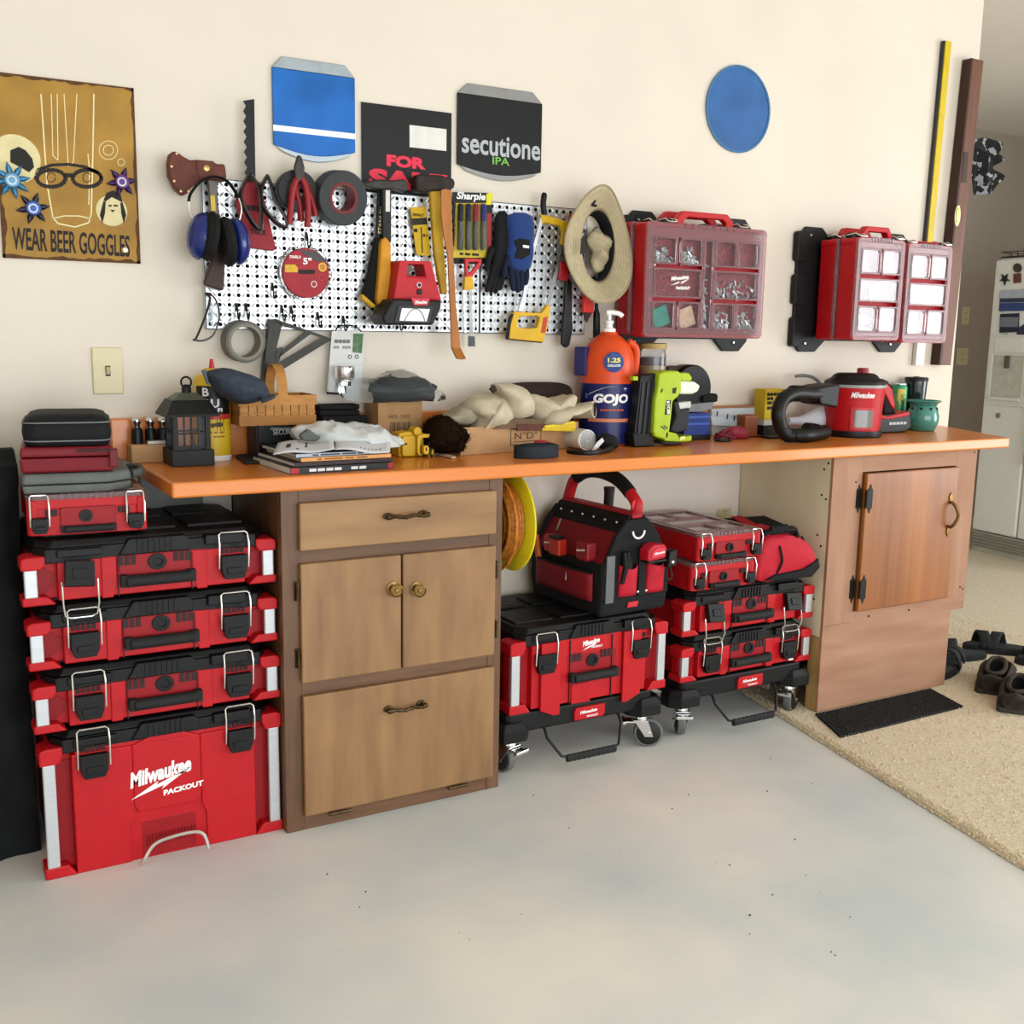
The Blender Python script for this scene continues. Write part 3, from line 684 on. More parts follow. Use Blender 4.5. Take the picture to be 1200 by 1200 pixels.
# ---- organizers on the wall
M('glue_teal','1f8f7a',.4,var=.2,scale=60); M('packet_tan','d9b79a',.5,var=.2,scale=60); M('glare_white','d8d6d4',.3,var=.1,scale=60)  # the white one imitates glare on the clear lid windows
RW=Matrix(((-1,0,0),(0,0,-1),(0,-1,0))).to_euler()
def wall_plate(label,x0,x1,z0,z1):
    t=T('mounting_plate',label,'mounting plate',((x0+x1)/2,-.003,z0),0,'black mounting plates on the wall')
    w=x1-x0; hgt=z1-z0
    mb=MB(); c=.035
    mb.prism([(x0,z0+c),(x0+c,z0),(x0+w*.2,z0),(x0+w*.28,z0+.04),(x1-w*.28,z0+.04),(x1-w*.2,z0),(x1-c,z0),(x1,z0+c),(x1,z1-c),(x1-c,z1),(x1-w*.2,z1),(x1-w*.28,z1-.04),(x0+w*.28,z1-.04),(x0+w*.2,z1),(x0+c,z1),(x0,z1-c)],-.014,-.002,WALLT)
    mb.build('plate','box_black',t,bevel=.003)
    for zc in (z0+hgt*.16,z0+hgt*.5,z0+hgt*.84):
        mb=MB(); mb.prism(rrect(x0-.016,x0+.03,zc-hgt*.12,zc+hgt*.12,.012),-.03,-.004,WALLT); mb.build('cleat','box_black',t,bevel=.003)
    for x in (x0+w*.1,x1-w*.12):
        for z in (z0+.03,z1-.03):
            mb=MB(); mb.lathe([(.006,0),(.005,.004),(.003,.006)],(0,0,0),10,frame((x,-.014,z),(1,0,0),(0,0,1))); mb.build('screw','chrome',t,smooth=True)
    return t
wall_plate('black mounting plate behind the wide red organizer on the wall',1.535,2.075,1.20,1.645)
wall_plate('black mounting plate behind the narrow red organizers, right of the wide one',2.29,2.86,1.20,1.64)
CELL10=[(.06,.25,.12,.36),(.27,.46,.12,.36),(.56,.75,.12,.36),(.76,.95,.12,.36),(.06,.46,.39,.65),(.56,.95,.39,.65),(.06,.25,.68,.93),(.27,.46,.68,.93),(.56,.75,.68,.93),(.76,.95,.68,.93),(.465,.555,.12,.93)]
# hung: local x runs to the left seen from the room, so mirror the fractions
CM=[(1-b,1-a,c,d) for a,b,c,d in CELL10]
H=.072
wo=organizer('organizer_case','wide red organizer with clear compartment lid, hung on the wall by the hat',.485,.35,H,CM,red_handle=True,content=['parts','parts',None,None,None,'parts','glue_teal','packet_tan','parts','parts','parts'],group='wide organizers on the wall')
mb=MB(); Tl=Matrix(((-1,0,0,0),(0,-1,0,0),(0,0,1,0),(0,0,0,1)))
lg=MB(); lg.text('Milwaukee',Matrix.Translation((.355,.165,H))@Matrix.Rotation(PI+.13,4,'Z'),w=.07,shear=.25,bold=.035); lg.text('PACKOUT',Matrix.Translation((.34,.196,H))@Matrix.Rotation(PI+.03,4,'Z'),w=.055,bold=.05)
lg.prism([(.39,.19),(.355,.175),(.36,.182),(.315,.165),(.35,.185),(.345,.178)],H,H+.0006)
lg.build('logo','white_print',[k for k in wo.children if k.name.startswith('lid')][0],local=True)
wo.location=(1.99,-.030-H-.006,1.595); wo.rotation_euler=RW
dup(wo,(1.985,-.032,1.6),label='wide red organizer hung behind the front one, against the wall plate')
no=organizer('organizer_case','narrow red organizer with clear lid, front of the left pair on the second plate',.236,.35,.086,CELL5,red_handle=True,content=['glare_white',None,'glare_white','parts','parts'],group='narrow organizers on the wall')  # white contents stand in for daylight glare on the lid windows
no.location=(2.62,-.032-.088,1.595); no.rotation_euler=RW
dup(no,(2.615,-.032,1.595),label='narrow red organizer behind the front one, left pair on the second plate')
n2=organizer('organizer_case','narrow red organizer at the far right of the wall, before the wooden level',.236,.35,.086,CELL5,red_handle=True,flat_handle=True,content=[None,'glare_white',None,'parts','glare_white'],group='narrow organizers on the wall')
n2.location=(2.872,-.032-.088,1.588); n2.rotation_euler=RW
dup(n2,(2.868,-.032,1.59),label='narrow red organizer behind the rightmost one on the wall')
# ------------------------------------------------------------------ things on the wall
_k={}
def K(hx, rough=.5, metal=0, **kw):
    key=(hx,rough,metal,tuple(sorted(kw.items())))
    if key not in _k: kw.setdefault('var',.08); kw.setdefault('scale',25); kw.setdefault('spec',.3); _k[key]=M('paint_%s_%d'%(hx,len(_k)),hx,rough,metal,**kw)
    return _k[key]
BLK=K('0b0b0b',.45,var=.25); BLKM=K('0a0a0a',.8,var=.3,scale=60); STEEL=K('9a9a98',.3,.9,var=.15); DKSTEEL=K('3c3a37',.45,.6,var=.3,scale=40)
def base(px, Y): 
    ps=[at(x,y,Y) for x,y in px]; return (sum(p.x for p in ps)/len(ps), Y, min(p.z for p in ps))
def fl(name, px, Y, t, mat, par, bevel=.002, sm=0, **kw):
    return flat(MB(),px,Y,t,sm).build(name,mat,par,bevel=bevel,**kw)
def tubepx(name, px, r, mat, par, n=8, sm=5, closed=False, **kw):   # px: (x,y,Y)
    P=[at(*q) for q in px]; P=spline(P,sm,closed) if sm else P
    return MB().tube(P,r,n,closed).build(name,mat,par,smooth=True,**kw)
def txt(name, s, px, py, Y, w=None, h=None, mat=None, par=None, rise=0, shear=0, bold=.03, vert=0, **kw):
    p=at(px,py,Y); k=1/ (FPX/((p-CAM).dot(_f)))
    # widths along the wall are foreshortened; measure them on the wall itself
    W_=abs(at(px+w/2,py,Y).x-at(px-w/2,py,Y).x) if w else None; H_=abs(at(px,py-h/2,Y).z-at(px,py+h/2,Y).z) if h else None
    F=frame((p.x,Y-.0004,p.z),(math.cos(rise+vert),0,math.sin(rise+vert)),(-math.sin(rise+vert),0,math.cos(rise+vert)))
    return MB().text(s,F,w=W_,h=H_,shear=shear,bold=bold).build(name,mat or 'white_print',par,**kw)
def disc(name,px,py,Y,r,mat,par,t=.0012,n=28,ri=None,bevel=0):     # r in metres
    p=at(px,py,Y); mb=MB()
    if ri: mb.ring(circ(p.x,p.z,r,n),circ(p.x,p.z,ri,n),Y,Y+t,WALLT)
    else: mb.prism(circ(p.x,p.z,r,n),Y,Y+t,WALLT)
    return mb.build(name,mat,par,bevel=bevel)
# ---- pegboard: two sheets of tread-patterned steel, holes cut through
M('tread_steel','d2d4d6',.3,.7,var=.08,scale=40)
M('hole_shade','0b0b0b',.9)
PZ0,PZ1=1.249,1.633
def pegboard(label,x0,x1):
    t=T('pegboard',label,'pegboard',((x0+x1)/2,-.003,PZ0),0,'metal pegboard panels')
    nx=round((x1-x0)/.0254); nz=15; cx=(x1-x0)/nx; cz=(PZ1-PZ0)/nz; mb=MB(); tr=MB(); n=8
    for i in range(nx):
        for j in range(nz):
            a=x0+i*cx; b=PZ0+j*cz; m=(a+cx/2,b+cz/2)
            sq=[(a+cx,b+cz/2),(a+cx,b+cz),(a+cx/2,b+cz),(a,b+cz),(a,b+cz/2),(a,b),(a+cx/2,b),(a+cx,b)]
            ho=[(m[0]+.0058*math.cos(2*PI*k/n),m[1]+.0058*math.sin(2*PI*k/n)) for k in range(n)]
            vs=[(p[0],-.0205,p[1]) for p in sq+ho]+[(p[0],-.018,p[1]) for p in ho]
            mb.add(vs,[(k,(k+1)%n,(k+1)%n+n,k+n) for k in range(n)]+[(k+n,(k+1)%n+n,(k+1)%n+2*n,k+2*n) for k in range(n)])
            for (u,v) in ((a,b+cz/2),(a+cx/2,b)):
                sgn=1 if (i+j)%2 else -1
                if u==a and i==0 or v==b and j==0: continue
                c,s=math.cos(sgn*.8),math.sin(sgn*.8)
                q=[(u+c*dx-s*dy,v+s*dx+c*dy) for dx,dy in ((-.0105,0),(0,-.0034),(.0105,0),(0,.0034))]
                tr.add([(p[0],-.0205,p[1]) for p in q]+[(u,-.0221,v)],[(0,1,4),(1,2,4),(2,3,4),(3,0,4)])
    o=mb.build('perforated_sheet','tread_steel',t)
    o2=tr.build('tread_pattern','tread_steel',o); o2['kind']='stuff'
    mb=MB(); e=.002
    mb.ring([(x0,PZ0),(x1,PZ0),(x1,PZ1),(x0,PZ1)],[(x0+e,PZ0+e),(x1-e,PZ0+e),(x1-e,PZ1-e),(x0+e,PZ1-e)],-.0205,-.001,WALLT); mb.build('flange','tread_steel',t)
    MB().box(x0+.003,x1-.003,-.008,-.006,PZ0+.003,PZ1-.003).build('hole_shade_sheet','hole_shade',t)  # added black sheet, imitates the shade in the gap behind the holes
pegboard('shiny metal pegboard panel of tread plate hung with tools, the long left one',.198,1.0105)
pegboard('shiny metal pegboard panel of tread plate, the short right one behind the hat',1.0125,1.388)
# ---- peg hooks
hk=None
HL=['black wire hook just right of the leftmost one, above the grey duct tape roll','black wire hook above the top corner of the speed square','black wire hook on the upper edge of the speed square, right of its corner','empty black wire hook between the speed square and the white valve card','black wire hook carrying the white valve card','empty black wire hook under the red flood light','empty black wire hook in the lower left middle of the metal pegboard','black wire hook above the round pack of sanding discs']
for px,py in ((277,364),(288,364),(330,366),(341,367),(372,374),(402,378),(467,378),(319,340),(359,281)):
    p=at(px,py,-.022)
    if hk is None:
        hk=MB(); hk.tube(spline([(0,.01,.012),(0,-.004,.014),(0,-.012,.004),(0,-.012,-.014),(0,-.02,-.022),(0,-.03,-.016),(0,-.032,-.004)],4),.0023,7); hk.box(-.003,.003,-.004,.0,-.002,.02)
        h0=hk.build('peg_hook',BLK,None,smooth=True,local=True); h0.location=p; tag(h0,'leftmost black wire hook, above the grey duct tape roll','hook','black peg hooks')
    else: c=h0.copy(); COL.objects.link(c); c.location=p; c['label']=HL.pop(0)
# ---- tin sign with the beer glass
SIGN=K('8f6920',.5,hx2='b08430',scale=9,detail=8); RUST=K('5c3e22',.8,var=.3,scale=40); INK=K('1c1711',.6); CREAM=K('d9cb9a',.6); LINE=K('e6d8a4',.6)
sg=T('tin_sign','ochre tin sign with a beer glass and goggles, rusty edges','sign',(-.117,-.003,1.41))
MB().box(-.276,.042,-.005,-.001,1.41,1.835).build('panel',SIGN,sg,bevel=.0015)
mb=MB()
def rough(a,b,w0,w1,n=26):
    out=[];inn=[]
    for i in range(n+1):
        f=i/n; out.append((a[0]+(b[0]-a[0])*f,a[1]+(b[1]-a[1])*f))
    d=Vector((b[0]-a[0],b[1]-a[1])).normalized(); nn=Vector((-d.y,d.x))
    for q in out:
        k=random.uniform(w0,w1); inn.append((q[0]+nn.x*k,q[1]+nn.y*k))
    for i in range(n): mb.add([(out[i][0],-.0053,out[i][1]),(out[i+1][0],-.0053,out[i+1][1]),(inn[i+1][0],-.0053,inn[i+1][1]),(inn[i][0],-.0053,inn[i][1])],[(0,1,2,3)])
rough((-.276,1.41),(.042,1.41),.004,.011); rough((.042,1.41),(.042,1.835),.003,.010); rough((.042,1.835),(-.276,1.835),.003,.01); rough((-.276,1.835),(-.276,1.41),.004,.014)
mb.build('rust_edge',RUST,sg)
YS=-.0052
txt('lettering','WEAR BEER GOGGLES',85,284,YS,w=137,h=26,mat=INK,par=sg,rise=-.02,bold=.018)
mb=MB(); mt=lambda pts,r,c=False: mb.tube([(at(x,y,YS).x,YS,at(x,y,YS).z) for x,y in pts],r,4,c,flat=.35,up=(0,1,0))
def ln(pts,w):
    P=[at(x,y,YS) for x,y in pts]
    for a,b in zip(P,P[1:]):
        d=(b-a); d.y=0; d.normalize(); n_=Vector((-d.z,0,d.x))*w
        mb.add([tuple(q) for q in (a+n_,a-n_,b-n_,b+n_)],[(0,1,2,3)])
YS=-.0054
ln([(48,110),(55,215),(62,255),(68,262),(88,266),(104,261),(107,250),(109,170),(110,110)],.0016); ln([(62,256),(75,253),(92,253),(106,256)],.0014)
ln([(60,110),(62,182),(68,188),(67,110)],.001); ln([(75,110),(80,195),(86,190),(90,110)],.001); ln([(104,240),(105,200),(103,180)],.0012)
for cx,cy,r in ((127,176,11),(127,176,6),(142,190,4)): ln([(cx+r*math.cos(i*.35),cy+r*math.sin(i*.35)) for i in range(19)],.0008)
mb.build('glass_drawing',LINE,sg)
mb=MB(); YS=-.0056
for cx in (60,102):
    ln([(cx+17*math.cos(i*.314),209+10*math.sin(i*.314)) for i in range(21)],.0046)
    ln([(cx+5*math.cos(i*.5),208+5.5*math.sin(i*.5)) for i in range(13)],.001)
ln([(76,208),(81,204),(86,208)],.005); ln([(41,210),(44,199),(60,193.5),(80,192.5),(100,195.5),(115,202),(120,210)],.0035)
mb.build('goggles_drawing',INK,sg)
for nm,cx,cy,r in (('portrait',131,247,16),('portrait',18,186,24)):
    pr=disc(nm,cx,cy,-.0056,r/430,CREAM,sg,t=.0004)
    if cx==131:
        mb=MB(); YS=-.0059
        def pol(pts): mb.add([(at(x,y,YS).x,YS,at(x,y,YS).z) for x,y in pts],[tuple(range(len(pts)))])
        pol([(121,235),(125,226),(133,223),(141,227),(144,238),(141,236),(131,231),(124,236)]); pol([(121,236),(124,236),(123,250),(120,262),(117,252)]); pol([(144,238),(141,237),(142,250),(145,262),(148,252)])
        pol([(127,240),(131,240),(131,242),(127,242)]); pol([(133,240),(138,240),(138,242),(133,242)]); pol([(129,246),(135,246),(132,249)])
        mb.build('hair_drawing',INK,pr)
    else:
        mb=MB(); YS=-.0059
        def pol(pts): mb.add([(at(x,y,YS).x,YS,at(x,y,YS).z) for x,y in pts],[tuple(range(len(pts)))])
        pol([(12,176),(22,172),(30,176),(38,186),(40,196),(34,202),(24,196),(12,190)])
        mb.build('figure_drawing',INK,pr)
tag(disc('button_magnet',147,293,-.0085,.0065,K('f0ead8',.4),None,t=.003,bevel=.001),'small round white magnet at the lower right corner of the tin sign','magnet')
def burst(label,px,py,n,r,hx,hc):
    Y=-.012; p=at(px,py,Y); t=T('bottle_cap_flower',label,'magnet',(p.x,-.0053,p.z-r),0,'bottle cap flowers on the tin sign')
    for k in range(n):
        a=2*PI*k/n+.2; c,s=math.cos(a),math.sin(a); mb=MB()
        q=[(.010,-.006),(.6*r,-.007),(r,0),(.6*r,.007),(.010,.006)]
        lo=[(p.x+c*u-s*v,-.008,p.z+s*u+c*v) for u,v in q]; up=[(p.x+c*u*.95-s*v*.4,-.014 if 0<i<4 else -.012,p.z+s*u*.95+c*v*.4) for i,(u,v) in enumerate(q)]
        mb.add(lo+up,[(4,3,2,1,0),(5,6,7,8,9)]+[(i,(i+1)%5,(i+1)%5+5,i+5) for i in range(5)]); mb.build('petal',K(hx,.35,.3),t)
    mb=MB(); mb.lathe([(.018,0),(.0175,.003),(.0155,.006),(.001,.0065)],(0,0,0),20,frame((p.x,-.013,p.z),(1,0,0),(0,0,1))); cp_=mb.build('cap',K(hc,.35,.2),t,smooth=True)
    mb=MB(); mb.text('★' if 0 else 'M',frame((p.x,-.0197,p.z),(1,0,.2),(0,0,1)),h=.01); mb.v=[] ; 
    disc('cap_face',px,py,-.0198,.011,K('cfd6dc',.4),cp_,t=.0005,ri=.0075)
burst('teal blue bottle cap flower at the left edge of the tin sign',14,211,8,.044,'2f6f94','5d8fb0')
burst('dark navy bottle cap flower below the glass on the tin sign',39,244,6,.040,'1a1f33','31509a')
burst('purple bottle cap flower right of the goggles on the tin sign',143,213,6,.038,'32184a','5a2a70')
# ---- tin cans and boards along the top edge
def can_sign(label,x0,x1,yb,body,rim,ztop):
    Y=-.004; a=at(x0,172,Y); b=at(x1,172,Y); zb=at((x0+x1)/2,yb,Y).z; w=b.x-a.x
    t=T('tin_can_sign',label,'sign',((a.x+b.x)/2,Y,zb))
    zt=ztop; n=16
    def arc(xl,xr,z,dz): return [(xl+(xr-xl)*i/n,z-dz*math.sin(PI*i/n)) for i in range(n+1)]
    MB().prism(arc(a.x,b.x,zb+.035,.02)+[(b.x,zt),(a.x,zt)],Y-.004,Y,WALLT).build('body',body,t,bevel=.002)
    MB().prism(arc(a.x+w*.1,b.x-w*.1,zb+.02,.02)+arc(a.x+w*.03,b.x-w*.03,zb+.034,.016)[::-1],Y-.003,Y,WALLT).build('bottom_rim',rim,t,bevel=.002)
    MB().prism([(a.x,zt),(b.x,zt),(b.x-w*.12,zt+.03),(a.x+w*.12,zt+.03)],Y-.003,Y,WALLT).build('top_rim',rim,t,bevel=.002)
    return t,a.x,b.x,zb
t,xa,xb,zb=can_sign('blue and silver tin beer can sign above the pliers',320,416,190,K('1f5fa8',.3,.4,var=.25,scale=8),K('9aa3a8',.3,.7),1.93)
MB().prism([(xa,zb+.07),(xb,zb+.07),(xb,zb+.085),(xa,zb+.085)],-.0086,-.008,WALLT).build('band','white_print',t)
t,xa,xb,zb=can_sign('black tin beer can sign with silver gothic lettering and green IPA',535,634,212,K('161618',.35,.2,var=.2),K('8d8d8d',.3,.8),1.93)
txt('lettering','IPA',587,189,-.0084,w=20,h=9,mat=K('6fae4a',.5),par=t,bold=.02)
txt('lettering','secutione',588,172,-.0084,w=92,h=24,mat=K('a9abae',.4,.4),par=t,bold=.02)
sx0=at(424,180,-.006).x; sx1=at(529,180,-.006).x; z0=at(470,229,-.006).z
t=T('for_sale_sign','black plastic FOR SALE sign with red letters behind the hammers','sign',((sx0+sx1)/2,-.003,z0))
MB().box(sx0,sx1,-.006,-.003,z0,z0+.24).build('board',BLK,t)
RL=K('e0304a',.5,var=.03)
txt('lettering','FOR',476,190,-.0064,w=46,h=14,mat=RL,par=t,bold=.06)
txt('lettering','SALE',479,212,-.0064,w=92,h=22,mat=RL,par=t,bold=.06)
a=at(480,170,-.0064); b=at(523,177,-.0064)
MB().box(a.x,b.x,-.0066,-.006,b.z,b.z+.06).build('blank_panel',K('dcdad2',.5),t)
p=at(866,128,-.004)
t=T('round_sign','round blue sign high on the wall above the wide organizer','sign',(p.x,-.003,p.z-.14))
disc('disc',866,128,-.005,.14,K('2f5f9a',.4,var=.2,scale=9),t,t=.003,n=40); disc('rim',866,128,-.007,.14,K('3d6f96',.4),t,t=.003,n=40,ri=.133)
# ---- hatchet
LEATH=K('5d2b1c',.55,var=.25,scale=30,bump=.2); DWOOD=K('3b241a',.5,var=.3,scale=12)
q=[(202,177.3),(207,177),(215,183),(223,187.6),(231,187),(250,188.7),(254,192),(264,192),(266,206.7),(264.7,213),(243,210.5),(234,212.7),(224.7,220),(218.7,228),(212.7,228.7),(204.7,220),(198,205),(197,190.7),(198.7,181)]
t=T('hatchet','hatchet with its head in a brown leather sheath, hung on the pegboard corner','axe',base(q,-.05))
sh=fl('sheath',q,-.065,.03,LEATH,t,bevel=.006)
mb=MB()
for x,y in ((207,180),(201,195),(204,212),(212,224),(221,224)): mb.lathe([(.004,0),(.003,.002),(.001,.0025)],(0,0,0),8,frame((at(x,y,-.065).x,-.065,at(x,y,-.065).z),(1,0,0),(0,0,1)))
o=mb.build('rivet',K('c9b48a',.3,.8),sh); o['kind']='stuff'
p=at(242,197,-.066); MB().lathe([(.008,0),(.0075,.003),(.001,.004)],(0,0,0),16,frame(p,(1,0,0),(0,0,1))).build('snap',K('a88a55',.3,.8),sh,smooth=True)
fl('strap',[(231,187),(250,188.7),(253,192),(243,209),(235,211),(230,196)],-.068,.004,LEATH,t,bevel=.0015)
fl('shaft',[(243,208),(246,240),(252,270),(251,300),(258,300),(262,270),(256,240),(255,208)],-.058,.016,K('57534c',.4,.7),t,bevel=.004)
fl('grip',[(252,270),(250,300),(240,331),(241,334),(261,341),(263,338),(264,305),(262,270)],-.062,.024,DWOOD,t,bevel=.006)
fl('label',[(246.5,229),(251.5,229),(253,247),(247.5,247)],-.0588,.001,K('cfae3a',.4),t,bevel=0)
# ---- ear muffs
BLU=K('17286b',.25,var=.1,coat=.3)
t=T('ear_muffs','blue hearing protection ear muffs hanging over the hatchet handle','ear muffs',base([(236,302),(285,308)],-.08))
for s,cx,cz,ti in ((-1,236,277,.16),(1,276,283,-.12)):
    p=at(cx,cz,-.095); R=Matrix.Translation(p)@Matrix.Rotation(ti,4,'Y')
    mb=MB(); mb.ell((0,0,0),(.036,.05,.060),20,14,R,fn=lambda v:[v[0] if v[0]*s>0 else v[0]*.3,v[1],v[2]]); mb.build('cup',BLU,t,smooth=True)
    p=at(cx-s*10,cz,-.112); R=Matrix.Translation(p)@Matrix.Rotation(ti,4,'Y')
    mb=MB(); mb.tube([R@Vector((0,.034*math.cos(a*PI/10),.046*math.sin(a*PI/10))) for a in range(20)],.0165,8,True); mb.ell((0,0,0),(.012,.035,.05),12,8,R); mb.build('cushion',BLKM,t,smooth=True)
tubepx('headband',[(221,236,-.095),(224,226,-.095),(236,212,-.095),(252,207,-.095),(268,214,-.095),(280,230,-.095)],[.007]*26,BLKM,t,flat=None) if 0 else MB().tube(spline([at(*q) for q in ((221,236,-.095),(224,226,-.095),(236,212,-.095),(252,207,-.095),(268,214,-.095),(280,232,-.095))],5),.009,8,flat=.4,up=(0,1,0)).build('headband',BLKM,t,smooth=True)
for q in ([(221,234,-.095),(222,248,-.095),(230,262,-.095)],[(279,230,-.095),(283,245,-.095),(279,264,-.095)]): tubepx('wire_arm',q,.0016,'wire',t)
# ---- glasses
def glasses(label,px,Y,lens=True,r=.0048):
    t=T('safety_glasses',label,'glasses',base([q[:2] for q in px],Y),0,'glasses hung on the pegboard')
    n=len(px); P=[at(q[0],q[1],Y-.03*math.sin(PI*i/n)) for i,q in enumerate(px)]
    MB().tube(spline(P,5,True),r,7,True,flat=1.8).build('frame',K('1d1512',.3,coat=.4),t,smooth=True)
    return t,P
glasses('dark rimmed glasses hung over the red saw sleeve',[(291,206),(283,222),(283,236),(294,258),(304.7,269),(306,253),(304,226),(298,210)],-.06)
glasses('dark rimmed glasses hung between the red saw sleeve and the pliers',[(312.7,206.7),(306,224),(308.7,242.7),(323,260),(335,266),(335,256),(323,234.7),(316.7,214)],-.055)
t,P=glasses('clear safety glasses dangling from the lower left corner of the pegboard',[(241,344),(246,350),(240,372),(230,396),(228,398),(238,399),(250,392),(257,372),(254,354),(247,345)],-.04,r=.0026)
fl('lens',[(246,350),(253,354),(257,368),(255,380),(249,386),(245,375)],-.052,.002,K('c8ccd0',.05,trans=.9),t,bevel=0)
# ---- pruning saw in red sleeve
q=[(285,120),(298,120),(299,212),(288,212)]
t=T('pruning_saw','black toothed saw blade standing up out of a red sleeve','saw',base([(276,240),(323,292)],-.04))
tee=[(285+ (3.2 if i%2 else 0)+ i*.12,118+i*6) for i in range(17)]
fl('blade',[(298,116),(299.5,214)]+tee[::-1],-.044,.003,BLK,t,bevel=0)
fl('sleeve',[(288,213),(305,213),(323.5,291),(321,294),(292,290),(276.5,236)],-.048,.016,K('8c1420',.5),t,bevel=.002)
txt('lettering','TRICK',303,272,-.0482,w=20,h=7,mat=INK,par=t,rise=-.03)
txt('lettering','#---',297,244,-.0482,w=17,h=6,mat=INK,par=t,rise=-.03)
# ---- pliers and tape rolls
GT=K('1f1f21',.5,var=.15,scale=60)
def tape(label,px,py,Y,ro,ri,d,mat,core=None,tilt=(0,0),hx=None):
    p=at(px,py,Y); t=T('tape_roll',label,'tape',(p.x,Y,p.z-ro),0,'tape rolls on the wall')
    R=Matrix.Translation(p)@Euler((PI/2+tilt[0],0,tilt[1])).to_matrix().to_4x4()
    k=ri+.007 if core else ri
    MB().lathe([(k,-d/2),(ro-.002,-d/2),(ro,-d/2+.002),(ro,d/2-.002),(ro-.002,d/2),(k,d/2),(k,-d/2)],(0,0,0),40,R,cap=False).build('tape',mat,t,smooth=True)
    if core: MB().lathe([(ri,-d/2-.001),(k+.0005,-d/2-.001),(k+.0005,d/2+.001),(ri,d/2+.001),(ri,-d/2-.001)],(0,0,0),40,R,cap=False).build('core',core,t,smooth=True)
    return t
tape('black tape roll hanging behind the red pliers',347,224,-.055,.054,.026,.03,GT)
tape('wide grey tape roll with a red core on the pegboard',398,232,-.06,.072,.034,.05,K('303234',.55,var=.1,scale=50),K('6e1a1c',.45),tilt=(.12,.1))
tape('nearly used up grey duct tape roll hanging under the pegboard',285,400,-.045,.055,.040,.045,K('605f58',.6,var=.1,scale=50),K('7d7869',.7),tilt=(.05,.05))
def pliers(label,dx,dy,Y,hs=(([(350,206),(344,218),(341,240),(339,263)]),([(352,206),(358,218),(361,242),(360,266)]))):
    S=lambda pts:[(x+dx,y+dy) for x,y in pts]
    t=T('pliers',label,'pliers',base(S([(340,262),(360,265)]),Y),0,'red handled pliers')
    fl('jaw',S([(350.5,181),(353,183),(356.5,195),(356,206),(351,214),(346,206),(345.5,195),(349,183)]),Y-.008,.014,DKSTEEL,t,bevel=.003)
    rr=K('8a1a20',.4,var=.1)
    for px in hs:
        MB().tube(spline([at(x+dx,y+dy,Y) for x,y in px],5),[.006+.003*math.sin(min(1,i/6)*1.57) for i in range(16)],10).build('handle',rr,t,smooth=True)
pliers('red handled pliers hung point up in front of the black tape roll',0,0,-.085)
pliers('second red handled pliers, half hidden behind the first pair',1,1,-.065,([(350,206),(356,214),(364,232),(369,252)],[(350,206),(346,220),(350,240),(352,258)]))
# ---- sanding disc pack
p=at(359,320,-.05)
t=T('disc_pack','round clear pack of red sanding discs in the middle of the pegboard','sanding discs',(p.x,-.03,p.z-.075))
disc('disc',359,320,-.046,.066,K('9a1c28',.5,var=.1),t,t=.016,n=36,bevel=.002)
M('blister','ffffff',.02,var=0,trans=1,ior=1.2)
P=[(p.x+.074*math.cos(a)*(1+.03*math.cos(8*a)),p.z+.074*math.sin(a)*(1+.03*math.cos(8*a))) for a in [i*2*PI/48 for i in range(48)]]
MB().ring(P,circ(p.x,p.z,.067,48),-.045,-.030,WALLT).build('clamshell','blister',t,bevel=.002)
fl('hang_tab',[(349,291),(372,291),(372,284),(365,280),(354,280),(349,284)],-.034,.003,'blister',t,bevel=0)
txt('lettering','5"',360,306,-.0468,w=10,h=8,par=t); txt('lettering','DIABLO',346,301,-.0468,w=13,h=3.5,par=t)
fl('yellow_label',[(334,310),(346,310),(349,314),(349,319),(334,319)],-.0472,.001,K('d1a52a',.5),t,bevel=0)
disc('round_label',378,313,-.0472,.012,K('d8b23a',.5),t); disc('round_label',378,313,-.0478,.008,K('b87a2a',.5),t); disc('round_label',377,325,-.0472,.009,K('c0343f',.5),t,ri=.007); disc('round_label',368,333,-.0472,.009,K('c7b8b4',.5),t,ri=.006)
fl('dark_band',[(350,292),(372,295),(384,306),(372,307),(356,298)],-.0472,.001,K('4a4244',.5),t,bevel=0)
fl('window',[(350,316),(369,316),(369,321),(350,321)],-.0474,.001,INK,t,bevel=0)
# ---- hammers
YG=K('c98a1c',.55,var=.12); 
t=T('claw_hammer','claw hammer with black shaft and orange grip hung beside the FOR SALE sign','hammer',base([(443,357),(459,357)],-.06),0,'hammers on the pegboard')
fl('head',[(424.7,218),(432,212.5),(446,210),(460,211),(474,210),(478,213),(478,223),(474,225),(460,221),(446,222),(434,220)],-.075,.026,DKSTEEL,t,bevel=.004)
fl('shaft',[(448,216),(459,216),(459,284),(449,284)],-.068,.014,BLK,t,bevel=.003)
fl('grip',[(447,282),(452,277),(459,285),(459,352),(457,358),(444,357),(442,350),(445,315)],-.074,.026,YG,t,bevel=.006)
fl('label',[(452,223),(457,223),(457,248),(452,248)],-.0688,.0008,K('d8d2c6',.5),t,bevel=0)
t=T('claw_hammer','black gripped hammer with yellow butt, behind the orange gripped one','hammer',base([(425,350),(441,360)],-.04),0,'hammers on the pegboard')
fl('shaft',[(444,218),(450,218),(449,280),(441,280)],-.05,.014,BLK,t,bevel=.003)
fl('head',[(428,215),(440,213),(462,214),(462,222),(440,221)],-.05,.018,DKSTEEL,t,bevel=.003)
fl('grip',[(441,277),(450,280),(446,330),(443,357),(434,355),(426,345),(433,318)],-.055,.024,BLKM,t,bevel=.006)
fl('butt',[(425,344),(434,352),(441,358),(438,361),(424,350)],-.057,.027,K('d2a31c',.5),t,bevel=.003)
txt('lettering','STANLEY',446,262,-.0504,w=5,h=None,mat=CREAM,par=t) if 0 else None
